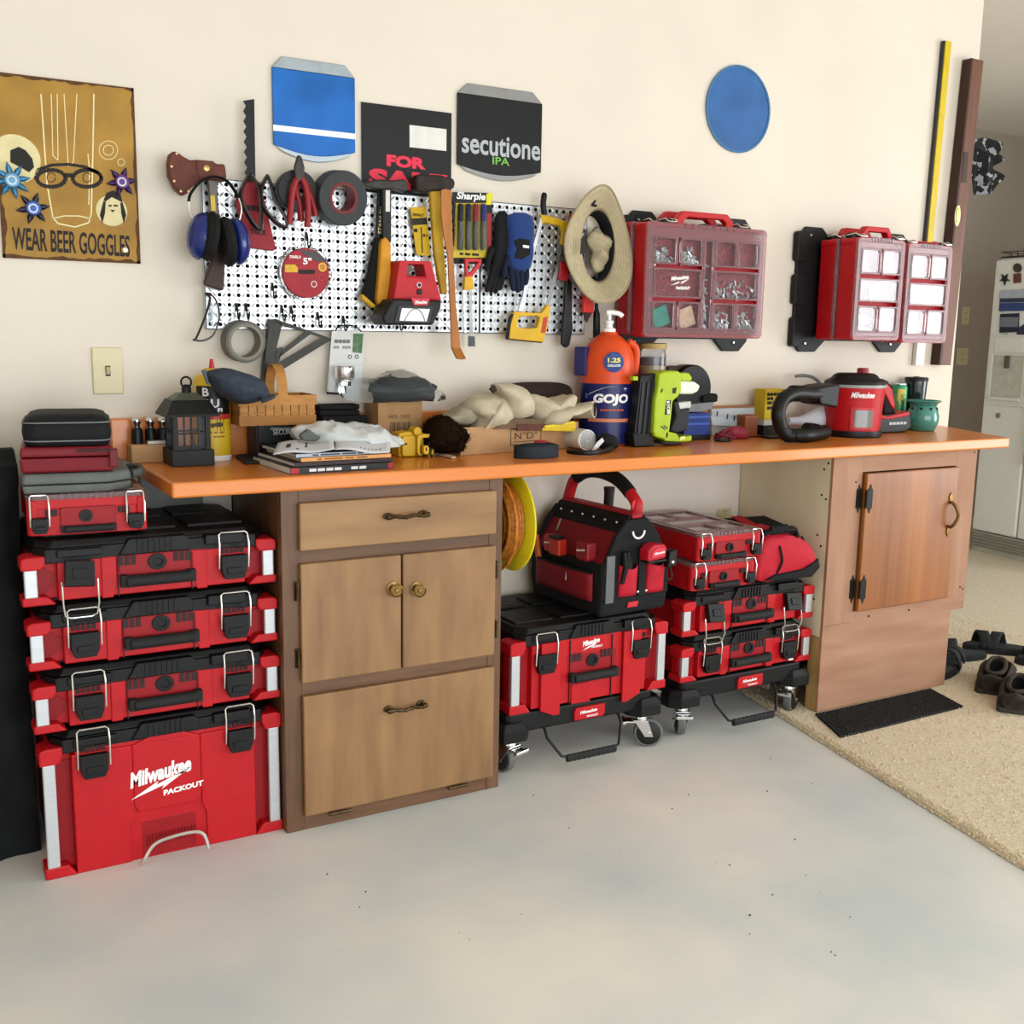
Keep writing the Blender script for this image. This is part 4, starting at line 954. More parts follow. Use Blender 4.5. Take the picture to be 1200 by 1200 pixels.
p=at(446,258,-.0504); MB().text('STANLEY',frame((p.x,-.0505,p.z),(.1,0,1),(-1,0,.1)),w=.075,h=.010).build('lettering',CREAM,t)
t=T('sledge_hammer','rusty club hammer with yellow handle hung beside the wooden back scratcher','hammer',base([(505,225),(525,345)],-.06),0,'hammers on the pegboard')
fl('head',[(488,206),(492,204),(518,205),(524,207),(532,209),(534,214),(533,220),(526,223.5),(518,223),(492,225),(488,222)],-.088,.045,K('2f2825',.6,.4,var=.3,scale=40),t,bevel=.006)
fl('handle',[(504,222),(516,222),(520,270),(525,344),(518,345),(510,300)],-.075,.02,K('b58f1e',.5,var=.25,scale=14),t,bevel=.006)
# ---- blade pack, back scratcher, markers
t=T('blade_pack','yellow card of jigsaw blades on the pegboard left of the club hammer','blade pack',base([(489,300),(504,298)],-.03))
yel=K('d2ab17',.45,var=.05)
fl('card',[(481,243),(499,242),(504.5,298),(503,300),(490,299),(488,297)],-.036,.004,yel,t,bevel=0)
fl('dark_band',[(482,256),(500,255),(501,263),(483,264)],-.0365,.001,K('2a2418',.5),t,bevel=0)
fl('blade',[(493,266),(494.5,266),(496,296),(494.5,296)],-.0375,.0015,K('5a4a18',.4,.5),t,bevel=0)
txt('lettering','DEWALT',490,252,-.0365,w=13,h=3.5,mat=INK,par=t); txt('lettering','#-',487,270,-.0365,w=4,h=4,mat=INK,par=t); txt('lettering','#-- -',498,276,-.0365,w=5,h=3,mat=INK,par=t)
t=T('back_scratcher','flat honey coloured wooden back scratcher hanging past the pegboard edge','back scratcher',base([(530,422)],-.09))
wd=K('a4672e',.45,var=.15,scale=8,stretch=(6,6,.8))
fl('stick',[(517,223),(522,221),(528.7,223),(530,262),(531.5,300),(535,360),(538.5,392),(540,408),(529.5,408),(528.7,385),(525,300),(520,275),(517.5,255)],-.105,.007,wd,t,bevel=.0015)
P=[at(534.7,408,-.105)]; x0=at(529.5,408,-.105).x; x1=at(540,408,-.105).x; z=at(535,408,-.105).z
mb=MB(); mb.grid(lambda u,v:(x0+(x1-x0)*u+.004*v,-.1015-.028*math.sin(v*1.5),z-.03*math.sin(v*1.6)+.004*abs(u-.5)),6,8); mb.build('curved_claw',wd,t,solid=.005)
t=T('marker_pack','blister pack of four permanent markers hanging on the pegboard','markers',base([(531,309),(578,309)],-.04))
fl('card',[(531,225),(572,226),(577,232),(577,309),(531,309)],-.030,.003,BLK,t,bevel=0)
fl('yellow_panel',[(534,238),(570,238),(570,302),(531,302)],-.0312,.001,K('cdb52c',.5),t,bevel=0)
fl('yellow_corner',[(570,227),(578,226),(576,240),(570,240)],-.0312,.001,K('d8cf2a',.5),t,bevel=0)
fl('red_band',[(571,250),(576,250),(576,300),(571,300)],-.0312,.001,K('a8303a',.5),t,bevel=0)
txt('lettering','Sharpie',552,231,-.0312,w=34,h=11,par=t,rise=.03,shear=.2)
p=at(532,270,-.0316); MB().text('PERMANENT',frame((p.x,-.0318,p.z),(0,0,1),(-1,0,0)),w=.085,h=.008).build('lettering',INK,t)
txt('lettering','#-- --- ----',550,298,-.0318,w=22,h=3,mat=INK,par=t)
for i,(hx,x) in enumerate((('17171b',539.5),('1b2036',548.5),('8e1c2c',557),('252a6e',566))):
    a=at(x,239,-.04); b=at(x,293,-.04); m=a.z+(b.z-a.z)*.37
    mk=MB().lathe([(.006,0),(.0085,.006),(.0085,a.z-.0-b.z-.05)],(b.x,-.040,b.z),12).build('marker_barrel',K('55554e',.4),t,smooth=True,label='grey marker barrel')
    MB().lathe([(.0086,m-b.z),(.0086,a.z-b.z-.004),(.006,a.z-b.z)],(b.x,-.040,b.z),12).build('marker_cap',K(hx,.35),mk,smooth=True,label=('black','navy','red','blue')[i]+' marker cap')
fl('bubble',[(534,237),(571,237),(571,295),(533,295)],-.052,.001,'blister',t,bevel=0)
# ---- flood light
RED=K('b3141f',.42,var=.08,scale=40)
q=[(467,306),(472,304),(502,305),(506,308),(518,350),(514,372),(505,380),(455,380),(449,374),(462,349)]
t=T('flood_light','red and black cordless flood light hanging on the pegboard','work light',base(q,-.06))
def trap(pts,Y0,Y1,ins): pass
mb=MB(); A=[at(x,y,-.05) for x,y in ((464,308),(507,308),(516,356),(460,356))]; Bq=[at(x,y,-.135) for x,y in ((470,306),(503,307),(517,352),(462,352))]
rb=MB()
out=[(468,305),(505,306),(518,353),(461,352)]; inn=[(478,310),(496,310),(499,324),(477,323)]
rb.ring(wpoly(out,-.12),wpoly(inn,-.12),-.12,-.05,WALLT); rb.build('housing',RED,t,bevel=.006)
fl('head',[(461,350),(518,352),(517,362),(508,381),(452,381),(448,372)],-.15,.09,BLK,t,bevel=.006)
fl('lamp_frame',[(467,358),(508,359),(503,379),(462,378)],-.153,.004,K('2a2a2c',.4),t,bevel=.001)
fl('lens',[(471,361),(504,362),(500,377),(468,376)],-.155,.003,K('c9c6c2',.15,.3,var=.05),t,bevel=.001)
tubepx('diffuser_line',[(474,376,-.156),(480,366,-.156),(487,362,-.156),(494,366,-.156),(498,376,-.156)],.0012,K('8a8784',.3),t)
fl('badge',[(482,349),(504,350),(501,358),(485,358)],-.1525,.004,K('c83a48',.4),t,bevel=.001); txt('lettering','Milwaukee',493,354,-.153,w=14,h=4,par=t,shear=.3,rise=.05)
p=at(491,334,-.121); MB().lathe([(.0075,0),(.007,.003),(.001,.0035)],(0,0,0),16,frame(p,(1,0,0),(0,0,1))).build('power_button','white_print',t,smooth=True); MB().lathe([(.0055,0),(.005,.0012),(.001,.0014)],(0,0,0),16,frame(p+Vector((0,-.0035,0)),(1,0,0),(0,0,1))).build('power_button_face',BLK,t)
fl('switch',[(489,339),(495,339),(495,345),(489,345)],-.123,.004,BLK,t,bevel=.001)
# ---- knife in a tube
t=T('keyhole_knife','red and yellow handled blade in a clear sleeve hanging on the pegboard','knife',base([(546,408),(557,408)],-.04))
mb=MB(); mb.ring(wpoly([(544,303),(556,303),(564,304),(562,312),(553,324),(545,326)],-.05),wpoly([(548,307),(555,307),(560,306.5),(557,311),(552,318),(547.5,321)],-.05),-.056,-.044,WALLT); mb.build('handle',K('c02a2c',.4),t,bevel=.002)
fl('collar',[(545,324),(554,323),(556,339),(544,340)],-.056,.013,K('cfa022',.45),t,bevel=.002)
fl('sleeve',[(545.5,340),(556,339),(557,408),(547,408)],-.054,.012,'blister',t,bevel=.001); fl('blade',[(549,340),(553,340),(554,395),(551,400)],-.049,.002,STEEL,t,bevel=0); fl('plug',[(549,394),(555.5,394),(556,406),(549,406)],-.0495,.004,K('565a60',.4),t,bevel=0)
# ---- gloves
def glove(label,palm,fingers,Y,mat,cuffmat,knuckle=None):
    t=T('work_glove',label,'glove',base(palm,Y),0,'work gloves on the pegboard')
    p=wpoly(palm,Y); P=[(q.x,q.y) for q in spline([(a,b,0) for a,b in p],3,True)]; c=(sum(a for a,b in P)/len(P),sum(b for a,b in P)/len(P))
    mb=MB(); loops=[]
    for y,s in ((Y+.004,.8),(Y-.004,1),(Y-.016,1),(Y-.024,.82),(Y-.027,.5)): loops.append([(c[0]+(a-c[0])*s,y,c[1]+(b-c[1])*s) for a,b in P])
    mb.loft(loops); mb.build('palm',mat,t,smooth=True,ang=60)
    for f in fingers:
        pp=spline([at(x,y,Y-.012) for x,y in f],4); n=len(pp)
        MB().tube(pp,[.0098-.002*i/n for i in range(n-1)]+[.004],10).build('finger',cuffmat,t,smooth=True)
    return t
t=glove('black work glove hanging behind the blue glove',[(580,252),(592,252),(594,300),(588,322),(575,318),(577,285)],[[(579,312),(575,328),(570,342)],[(583,315),(579,330),(575,343)],[(588,315),(584,330),(580,344)],[(592,312),(588,328),(585,340)],[(577,290),(572,305),(570,318)]],-.032,K('15161a',.9,bump=.5),K('15161a',.9,bump=.5))
t=glove('blue work glove with black knuckle guard on the pegboard',[(594,252),(621,254),(622,285),(622,300),(616,318),(600,318),(592,305),(594,280)],[[(599,314),(600,328),(602,341)],[(604,316),(606,330),(607,343)],[(610,316),(611,330),(610,341)],[(616,312),(617,324),(615,334)],[(596,300),(592,312),(590,326)]],-.05,K('18346f',.85,bump=.5,sheen=.2),K('131b33',.9,bump=.5))
fl('knuckle_guard',[(603,282),(609,279),(621,281),(622,298),(612,304),(603,302),(606,292)],-.0785,.006,BLKM,t,bevel=.002); fl('tag',[(613,287),(620,288),(620,291),(613,290)],-.0795,.001,'white_print',t,bevel=0)
# ---- hacksaw
t=T('hacksaw','yellow framed hacksaw with black grip hanging on the pegboard','saw',base([(596,398),(640,400)],-.05))
YH=K('d0a41a',.4,var=.08)
MB().tube(spline([at(*q) for q in ((638,252,-.05),(636.5,240,-.05),(638,226,-.05))],4),[.009]*8+[.006],10).build('front_grip',BLK,t,smooth=True)
fl('frame',[(634,251),(640,252),(655,256),(668,261),(669,270),(664,288),(658,286),(660,272),(657,265),(640,261),(636,262)],-.058,.014,YH,t,bevel=.003)
fl('spine',[(634,254),(638,256),(626,300),(617,348),(612,366),(607,365),(613,345),(622,298)],-.055,.009,'galv',t,bevel=.002)
fl('blade',[(660,284),(663,285),(646,350),(642,366),(638,366),(643,345)],-.053,.002,STEEL,t,bevel=0)
mb=MB(); mb.ring(wpoly([(602,365),(634,367),(641,357),(645,358),(641,385),(636,401),(596,397),(598,380)],-.06),wpoly([(608,371),(628,370),(632,372),(631,376),(629,384),(622,385),(606,384),(606,378)],-.06),-.064,-.044,WALLT); mb.build('handle',YH,t,bevel=.004)
fl('butt',[(598,372),(603,366),(600,392),(637,399),(636,402),(595,398)],-.062,.017,BLK,t,bevel=.002); fl('sticker',[(637,372),(642,371),(639,390),(634,390)],-.0648,.001,K('b5402a',.5),t,bevel=0)
# ---- tools behind the hat
t=T('snips','red and black handled tin snips half hidden left of the hat','snips',base([(660,408),(672,400)],-.045))
fl('jaw',[(669,250),(677,250),(675,285),(668,290)],-.05,.012,K('b02028',.4),t); fl('pivot',[(657,306),(669,309),(666,330),(655,327)],-.056,.018,K('a01c24',.4),t,bevel=.003); fl('handle',[(663,328),(671,330),(671,370),(672,385),(668,405),(664,408),(659,404),(660,380),(662,360)],-.056,.016,BLK,t,bevel=.005)
t=T('scraper','orange red plastic scraper under the hat brim','scraper',base([(686,378)],-.045))
fl('handle',[(685,345),(697,346),(696,367),(684,366)],-.055,.016,K('d8322a',.4),t,bevel=.003); fl('tip',[(685,366),(694,367),(690,374),(688.5,378),(686,374)],-.052,.008,K('3a2020',.5),t,bevel=.001)
t=T('screwdriver','black screwdriver handle hanging between the hat and the soap bottle','screwdriver',base([(695,400),(703,400)],-.045))
P=[at(699,348,-.045),at(699,362,-.045),at(699,368,-.045),at(699,390,-.045),at(699,402,-.045)]; MB().tube(P,[.006,.006,.011,.012,.011],8).build('handle',BLK,t,smooth=True); MB().cyl(at(699,300,-.045),at(699,350,-.045),.004).build('shaft',DKSTEEL,t)
tubepx('cord',[(720,352,-.05),(716,368,-.05),(712,382,-.05),(708,394,-.05),(698,399,-.05),(690,396,-.05)],.0018,K('b5ada0',.6),t)
# ---- sun hat seen from below: wavy brim, dark band, crumpled crown
HAT=K('b3a586',.95,var=.08,scale=60,bump=.3); HATD=K('9c8f72',.95,var=.1,scale=60,bump=.3)
c=at(705,288,-.12); t=T('sun_hat','beige cloth sun hat hung up so the inside shows','hat',(c.x,-.09,c.z-.17))
def hatpt(u,r):     # u angle, r 0 (band) .. 1 (edge)
    a=2*PI*u
    bx=[(691,246),(0,0)]
    ex=.112*math.cos(a)*(1+.10*math.cos(2*a+.6)); ez=.172*math.sin(a)*(1+.04*math.cos(3*a))
    ix=.062*math.cos(a)+.014; iz=.108*math.sin(a)+.002
    x=ix+(ex-ix)*r; z=iz+(ez-iz)*r
    y=-.02-.045*r+.028*r*math.sin(2*a+1.0)
    return Vector((c.x+x+.12*z*.5*-1*.6,-.06+y,c.z+z))
brim=MB().grid(lambda u,v:hatpt(u,v),48,7,True).build('brim',HAT,t,smooth=True,solid=.004,ang=80)
mb=MB()
for k in (.2,.36,.52,.68,.84): mb.tube([hatpt(i/48,k)+Vector((0,-.0022,0)) for i in range(48)],.0007,4,True)
o=mb.build('stitching',HATD,brim); o['kind']='stuff'
MB().tube([hatpt(i/48,1) for i in range(48)],.0035,6,True).build('brim_edge',HATD,t,smooth=True)
def crown(u,v):
    p=hatpt(u,0); a=2*PI*u; ctr=Vector((c.x+.012,0,c.z+.004)); k=1-.12*v
    q=Vector((ctr.x+(p.x-ctr.x)*k,p.y+.05*v,ctr.z+(p.z-ctr.z)*k)); return q
MB().grid(crown,40,4,True).build('sweat_band',K('16161a',.9),t,smooth=True,solid=.002)
def crumple(u,v):
    a=2*PI*u; r=v; s=.75+.12*math.sin(3*a+.7)+.08*math.sin(5*a)
    x=(.056*math.cos(a)*s+.012)*r+.016; z=.09*math.sin(a)*s*r-.004
    y=-.055-.035*(1-r)**.8*1+.012*math.sin(9*z/.09*1.2+x*40)*(1-r*.4)
    return (c.x+x+.008-.036*z,y,c.z+z)
MB().grid(crumple,36,8,True).build('crown',HAT,t,smooth=True,ang=80,solid=.002)
fl('label',[(681,279),(686,279),(685,298),(680,298)],-.128,.0012,INK,t,bevel=0)
tubepx('cord_lock',[(696,232,-.11),(697,236,-.115),(694,240,-.112),(699,241,-.115)],.004,BLK,t)
# ---- speed square, blister pack
GR=K('33322d',.45,.35,var=.12)
t=T('speed_square','dark grey triangular speed square hanging below the pegboard','square',base([(311,448)],-.03))
mb=MB()
for q in ([(319,374),(324,374),(388,396.5),(387,399),(357,389),(330,381)],[(319,374),(331,380),(323,412),(318,446),(309,449)],[(331,410),(357,389),(364,391.5),(326,420)],[(322,428),(376,396),(388,398.5),(320,440)],[(324,408),(332,407),(327,424),(322,428)]): flat(mb,q,-.034,.006)
mb.build('blade',GR,t,bevel=0); fl('fence',[(316,374),(320,374),(311,449),(307,449)],-.042,.022,GR,t,bevel=.001)
t=T('valve_pack','white card with a chrome valve in a clear blister hanging below the pegboard','blister pack',base([(383,465),(424,462)],-.03))
fl('card',[(389,388),(424,386),(427,392),(424,463),(383,462)],-.032,.002,K('c9c9c6',.5,var=.06),t,bevel=0); fl('photo',[(414,391),(426,391),(424,414),(413,413)],-.0325,.0008,K('4d6a48',.5,var=.5,scale=70),t,bevel=0); fl('lower_edge',[(383,459),(400,460),(400,463),(383,462)],-.034,.003,BLK,t,bevel=0)
txt('lettering','#----',401,400,-.0325,w=18,h=4,mat=K('666666',.5),par=t); txt('lettering','#-- ---',401,407,-.0325,w=20,h=3,mat=K('888888',.5),par=t)
p=at(404,445,-.055); vb=MB().lathe([(.010,-.035),(.010,-.02),(.022,-.016),(.022,-.010),(.012,-.006),(.014,.0),(.026,.004),(.029,.010),(.029,.034),(.026,.038),(.001,.039)],p,24); vb.build('valve','chrome',t,smooth=True,ang=30)
disc('icon',410,418,-.0325,.006,K('444444',.5),t,t=.0006,ri=.0035); disc('icon',418,418,-.0325,.006,K('444444',.5),t,t=.0006,ri=.0035)
mb=MB(); mb.prism(wpoly([(386,430),(424,430),(423,461),(384,460)],-.082),-.090,-.089,WALLT); mb.build('bubble','blister',t)
tubepx('hanger',[(393,388,-.03),(398,382,-.04),(415,382,-.04),(424,389,-.03)],.002,BLK,t)
# ---- levels at the wall end
x0,x1=at(1084,285,-.014).x,at(1094,285,-.014).x
t=T('yellow_level','long yellow aluminium straightedge standing against the wall end','straightedge',(2.955,-.01,1.15))
def bar(name,mat,xa,xb,z0,z1,ya,yb,dx=.012,par=None,bevel=.001):   # a bar leaning dx per metre
    f=lambda z:(z-1.15)*dx
    return MB().hexa([(xa+f(z0),ya,z0),(xb+f(z0),ya,z0),(xb+f(z0),yb,z0),(xa+f(z0),yb,z0)],[(xa+f(z1),ya,z1),(xb+f(z1),ya,z1),(xb+f(z1),yb,z1),(xa+f(z1),yb,z1)]).build(name,mat,par,bevel=bevel)
bar('face',K('cdb21e',.4),2.9405,2.972,1.27,2.35,-.022,-.004,.02,t); bar('back_rail',K('3a3b3c',.4,.4),2.934,2.940,1.27,2.35,-.018,-.004,.02,t); bar('steel_end','white_metal',2.938,2.984,1.15,1.2695,-.022,-.004,.02,t,)
t=T('wooden_level','long dark wooden spirit level hung at the wall end','level',(3.07,-.01,1.15))
LW=K('6a4433',.45,var=.2,scale=6,stretch=(6,6,.5)); LD=K('3a231b',.45,var=.2,scale=6,stretch=(6,6,.5))
bar('face',LW,3.055,3.115,1.152,2.3,-.045,-.004,.035,t,bevel=.002); bar('side_edge',LD,3.046,3.0545,1.152,2.3,-.045,-.004,.035,t)
zc=at(1122,253,-.046).z; xc=at(1122,253,-.046).x
MB().prism(circ(xc,zc,.016,20,.04),-.0475,-.045,WALLT).build('vial_plate',K('b9b08a',.3,.3),t); MB().prism(circ(xc,zc,.011,16,.03),-.0495,-.0475,WALLT).build('vial',K('b7c24a',.15,coat=.5),t)
fl('hand_slot',[(1130,178),(1135,178),(1133,214),(1127,214)],-.047,.003,LD,t,bevel=.001)
# ------------------------------------------------------------------ things on the worktop
ZB=.9105; CLAMP[0]=ZB
def pillow(px, Y, d, amp=0, fr=18, n=9, sm=3, pw=.45, minz=None, world=False):
    p=px if world else wpoly(px,Y-d*.5); P=[(q.x,q.y) for q in spline([(a,b,0) for a,b in p],sm,True)]
    c=(sum(a for a,b in P)/len(P),sum(b for a,b in P)/len(P)); loops=[]
    for k in range(n+1):
        t=-1+2*k/n; s=max(.12,(1-t*t)**pw); L=[]
        for a,b in P:
            q=Vector((c[0]+(a-c[0])*s, Y-d/2+d/2*t, c[1]+(b-c[1])*s))
            if amp: q+=noise.noise_vector(q*fr)*amp*(.4+.6*s)
            if minz is not None: q.z=max(q.z,minz)
            L.append(tuple(q))
        loops.append(L)
    return MB().loft(loops)
def span(x0,x1,Y): return at(x0,480,Y).x, at(x1,480,Y).x
def zt(px,py,Y): return at(px,py,Y).z
def rbox(name,x0,x1,y0,y1,z0,z1,mat,par,bevel=.004,rz=0,**kw):
    c=((x0+x1)/2,(y0+y1)/2,z0); Tm=Matrix.Translation(c)@Matrix.Rotation(rz,4,'Z')
    return MB().box(-(x1-x0)/2,(x1-x0)/2,-(y1-y0)/2,(y1-y0)/2,0,z1-z0,Tm).build(name,mat,par,bevel=bevel,**kw)
def cyltext(s,c,r,az,z,w,h,bold=.03,shear=0,lift=.0008):   # lettering wrapped on an upright cylinder; az = direction it faces
    v,f,x0,x1,y0,y1=text_mesh(s,shear,bold,1); sx=w/(x1-x0); sy=h/(y1-y0); mb=MB()
    vs=[]
    for p in v:
        a=az+((p[0]-(x0+x1)/2)*sx)/r; vs.append((c[0]+(r+lift)*math.cos(a),c[1]+(r+lift)*math.sin(a),z+(p[1]-(y0+y1)/2)*sy))
    return mb.add(vs,f)
def cylpatch(c,r,az,half,z0,z1,lift=.0005,n=14):
    return MB().grid(lambda u,v:(c[0]+(r+lift)*math.cos(az-half+2*half*u),c[1]+(r+lift)*math.sin(az-half+2*half*u),z0+(z1-z0)*v),n,2)
def facing(c): return math.atan2(CAM.y-c[1],CAM.x-c[0])
# wooden block with three steel topped posts
x0,x1=span(152,206,-.09); 
t=T('wood_block','pale wooden block at the left end of the worktop, behind the lantern','block',((x0+x1)/2,-.06,ZB)); zb=zt(178,521,-.09)
rbox('block',x0,x1,-.09,-.035,ZB,zb,K('b08558',.6,var=.15,scale=8,stretch=(1,6,6)),t,bevel=.002)
tag(rbox('metal_bar',at(173,520,-.085).x,at(203,520,-.085).x,-.088,-.07,zb+.0005,zt(185,516.5,-.088),K('a8a49a',.4,.3),None,bevel=.001),'short grey metal bar lying on the wooden block','bar')
for px,py,lb in ((160.5,489,'leftmost of three black posts with steel knobs on the wooden block'),(176.5,489,'middle of three black posts with steel knobs on the wooden block'),(190.5,489,'rightmost of three black posts with steel knobs, next to the lantern')):
    p=at(px,505,-.055); z1=zt(px,489,-.055); t=T('knob_post',lb,'post',(p.x,-.055,zb+.0005),0,'black posts with steel knobs')
    MB().lathe([(.0145,0),(.0145,.03),(.013,(z1-zb)*.55),(.009,(z1-zb)*.6)],(p.x,-.055,zb+.0005),16).build('post',BLK,t,smooth=True,ang=30)
    MB().lathe([(.008,(z1-zb)*.58),(.0085,(z1-zb)*.72),(.012,(z1-zb)*.8),(.0125,(z1-zb)*.9),(.009,(z1-zb)*.98),(.001,(z1-zb))],(p.x,-.055,zb+.0005),16).build('knob','chrome',t,smooth=True,ang=60)
# lantern
x0,x1=span(199.5,250,-.20); cx=(x0+x1)/2; hw=(x1-x0)/2; cy=-.20+hw; LB_=K('0a0a0a',.5,var=.15)
t=T('lantern','small black candle lantern with four window panes at the left worktop end','lantern',(cx,cy,ZB),0)
zf=lambda y: zt(225,y,-.19)
def sq(h,z): return [(cx-h,cy-h,z),(cx+h,cy-h,z),(cx+h,cy+h,z),(cx-h,cy+h,z)]
MB().hexa(sq(hw,ZB),sq(hw,zf(527))).build('base',LB_,t,bevel=.002)
wb_=hw*.86
for sx in (-1,1):
    for sy in (-1,1):
        X=cx+sx*wb_*.88; Y_=cy+sy*wb_*.88; MB().box(X-.006,X+.006,Y_-.006,Y_+.006,zf(527),zf(487)).build('corner_post',LB_,t)
for sy in (-1,1):
    Y_=cy+sy*wb_*.88; MB().box(cx-wb_,cx+wb_,Y_-.002,Y_+.002,zf(509),zf(507)).box(cx-.0025,cx+.0025,Y_-.002,Y_+.002,zf(527),zf(487)).build('muntin',LB_,t)
    MB().box(cx-wb_*.85,cx+wb_*.85,Y_-.0006+sy*.0,Y_+.0006,zf(526),zf(488)).build('pane','thin_pane',t)
for sx in (-1,1):
    X=cx+sx*wb_*.88; MB().box(X-.002,X+.002,cy-wb_,cy+wb_,zf(509),zf(507)).box(X-.002,X+.002,cy-.0025,cy+.0025,zf(527),zf(487)).build('muntin',LB_,t)
MB().hexa(sq(hw*1.25,zf(488)),sq(hw*1.22,zf(485))).hexa(sq(hw*1.22,zf(485)),sq(hw*.85,zf(469))).build('roof',LB_,t,bevel=.001)
MB().hexa(sq(hw*.8,zf(469)),sq(hw*.4,zf(461))).build('roof_cap',K('4a4d3c',.4,var=.2),t,bevel=.002)
MB().lathe([(.012,0),(.012,.012),(.006,.02)],(cx,cy,zf(461)),12).build('neck',LB_,t)
zr=zf(449); MB().tube([(cx+.0125*math.cos(a*PI/10),cy,zr+.0135*math.sin(a*PI/10)) for a in range(20)],.0026,8,True).build('ring',LB_,t,smooth=True)
# yellow insect killer canister
c=(at(249,480,-.075).x,-.075); r=.046; az=facing(c); zz=lambda y: zt(249,y,-.1)
t=T('insect_killer_canister','yellow insect killer canister with black label, behind the lantern under the grey cap','canister',(c[0],c[1],ZB))
YC2=K('d3ae22',.4,var=.05)
MB().lathe([(r*.96,0),(r,.004),(r,.014)],(c[0],c[1],ZB),28).build('foot','white_print',t,smooth=True,ang=40)
MB().lathe([(r,ZB+.014),(r,zz(446)),(r*.8,zz(440)),(r*.4,zz(438)),(r*.4,zz(432)),(.001,zz(431.5))],(c[0],c[1],0),28).build('can',YC2,t,smooth=True,ang=40)
cylpatch(c,r,az+.1,1.1,zz(486),zz(452)).build('black_label',K('15130f',.4),t); cylpatch(c,r,az+.1,1.1,zz(491),zz(485),.0008).build('red_band',K('b8322a',.4),t)
cyltext('B',c,r,az-.35,zz(459),.017,.022,lift=.0012).build('lettering','white_print',t); cyltext('BU',c,r,az-.05,zz(472),.04,.022,lift=.0012).build('lettering','white_print',t); cyltext('FI',c,r,az+.42,zz(480),.012,.01,lift=.0012).build('lettering','white_print',t)
mb=MB(); q=cyltext('',c,r,az,0,1,1) if 0 else None
def onc(u,z,l=.001): a=az+u/r; return (c[0]+(r+l)*math.cos(a),c[1]+(r+l)*math.sin(a),z)
zc=zz(497); mb.add([onc(.015+.013*math.cos(i*.628),zc+.006*math.sin(i*.628)) for i in range(10)],[tuple(range(10))]); mb.add([onc(.0+.006*math.cos(i*.628),zc+.006*math.sin(i*.628)-.002) for i in range(10)],[tuple(range(10))])
for k in range(3):
    for s in (-1,1): mb.add([onc(.008+k*.007,zc),onc(.010+k*.007,zc),onc(.012+k*.009*1.1,zc+s*.016),onc(.0105+k*.009*1.1,zc+s*.016)],[(0,1,2,3)])
mb.build('insect_drawing',K('4a3a1c',.5),t); 
for y in (506,511): cyltext('#---- -- ---' if y==506 else '#-- ----',c,r,az+.1,zz(y),.05,.004,bold=0).build('lettering',K('7a5a18',.5),t)
p=at(247,433,-.075); MB().lathe([(.008,0),(.007,.012),(.0045,.03),(.001,.031)],(p.x-.0,-.085,p.z-.003),12).build('nozzle',K('c0252c',.4),t,smooth=True,ang=40)
# grey cap
CAPM=K('333b47',.9,var=.2,scale=60,bump=.4)
t=T('cap','blue grey washed cloth cap lying on the yellow canister and the basket','cap',(at(275,470,-.2).x,-.2,at(275,470,-.2).z))
pillow([(240,436),(262,431.5),(285,436),(302,445),(312,455),(312,466),(296,471),(278,472.5),(262,467),(250,455),(243,444)],-.13,.15,.006,20).build('crown',CAPM,t,smooth=True,ang=80)
mb=MB(); A=[at(x,y,-.2) for x,y in ((300,450),(314,455),(322,463),(312,468),(290,472))]
mb.grid(lambda u,v:(A[0].x+(A[2].x-A[0].x)*(1-v)*(1-(2*u-1)**2)*1.0+ (u-.5)*.02, -.28+.15*u, A[4].z+.010+.012*math.sin(PI*u)+(A[2].z-A[4].z)*(1-v)*.3-.01*(1-v)),12,6); mb.build('bill',CAPM,t,smooth=True,solid=.006)
fl('fold',[(236.5,434),(242,433),(246,452),(243,450)],-.215,.012,K('5a6268',.9),t,bevel=.003)
# basket on the security box
x0,x1=span(302,347,-.13); zs=zt(325,498,-.13)
sb=T('security_box','black box printed SECURITY lying under the basket','box',((x0+x1)/2,-.08,ZB)); rbox('carton',x0,x1,-.13,-.035,ZB,zs,K('121214',.3,var=.1),sb,bevel=.002)
txt('lettering','SECURITY',335,506,-.1303,w=30,h=6,mat=K('c9c9cc',.4),par=sb,bold=.0); fl('label_edge',[(317,501),(344,501),(344,504),(317,504)],-.1304,.0004,K('77777a',.4),sb,bevel=0)
rbox('side_label',x0-.004,x0,-.125,-.04,ZB,zs-.004,K('2c1414',.5),sb,bevel=0)
xb0,xb1=span(281,369,-.15); zb0=zs+.001; zb1=zt(330,464,-.15)
WK=K('b07a3e',.6,var=.15,scale=10,stretch=(2,2,6)); WK2=K('a06c34',.6,var=.15,scale=10)
t=T('splint_basket','small woven wood splint basket with an arched handle, on the security box','basket',((xb0+xb1)/2,-.09,zb0))
y0,y1=-.15,-.035
MB().box(xb0+.004,xb1-.004,y0+.004,y1-.004,zb0,zb0+.003).build('bottom',WK2,t)
n=9
for i in range(n):
    a=xb0+(xb1-xb0)*(i+.06)/n; b=xb0+(xb1-xb0)*(i+.94)/n
    for yy in (y0,y1-.002):
        MB().hexa([(a,yy-.0005*(i%2),zb0),(b,yy-.0005*(i%2),zb0),(b,yy+.002,zb0),(a,yy+.002,zb0)],[(a,yy-.002,zb1),(b,yy-.002,zb1),(b,yy,zb1),(a,yy,zb1)]).build('splint',WK,t)
for i in range(4):
    a=y0+(y1-y0)*(i+.06)/4; b=y0+(y1-y0)*(i+.94)/4
    for xx in (xb0,xb1-.002): MB().box(xx,xx+.002,a,b,zb0,zb1).build('splint',WK,t)
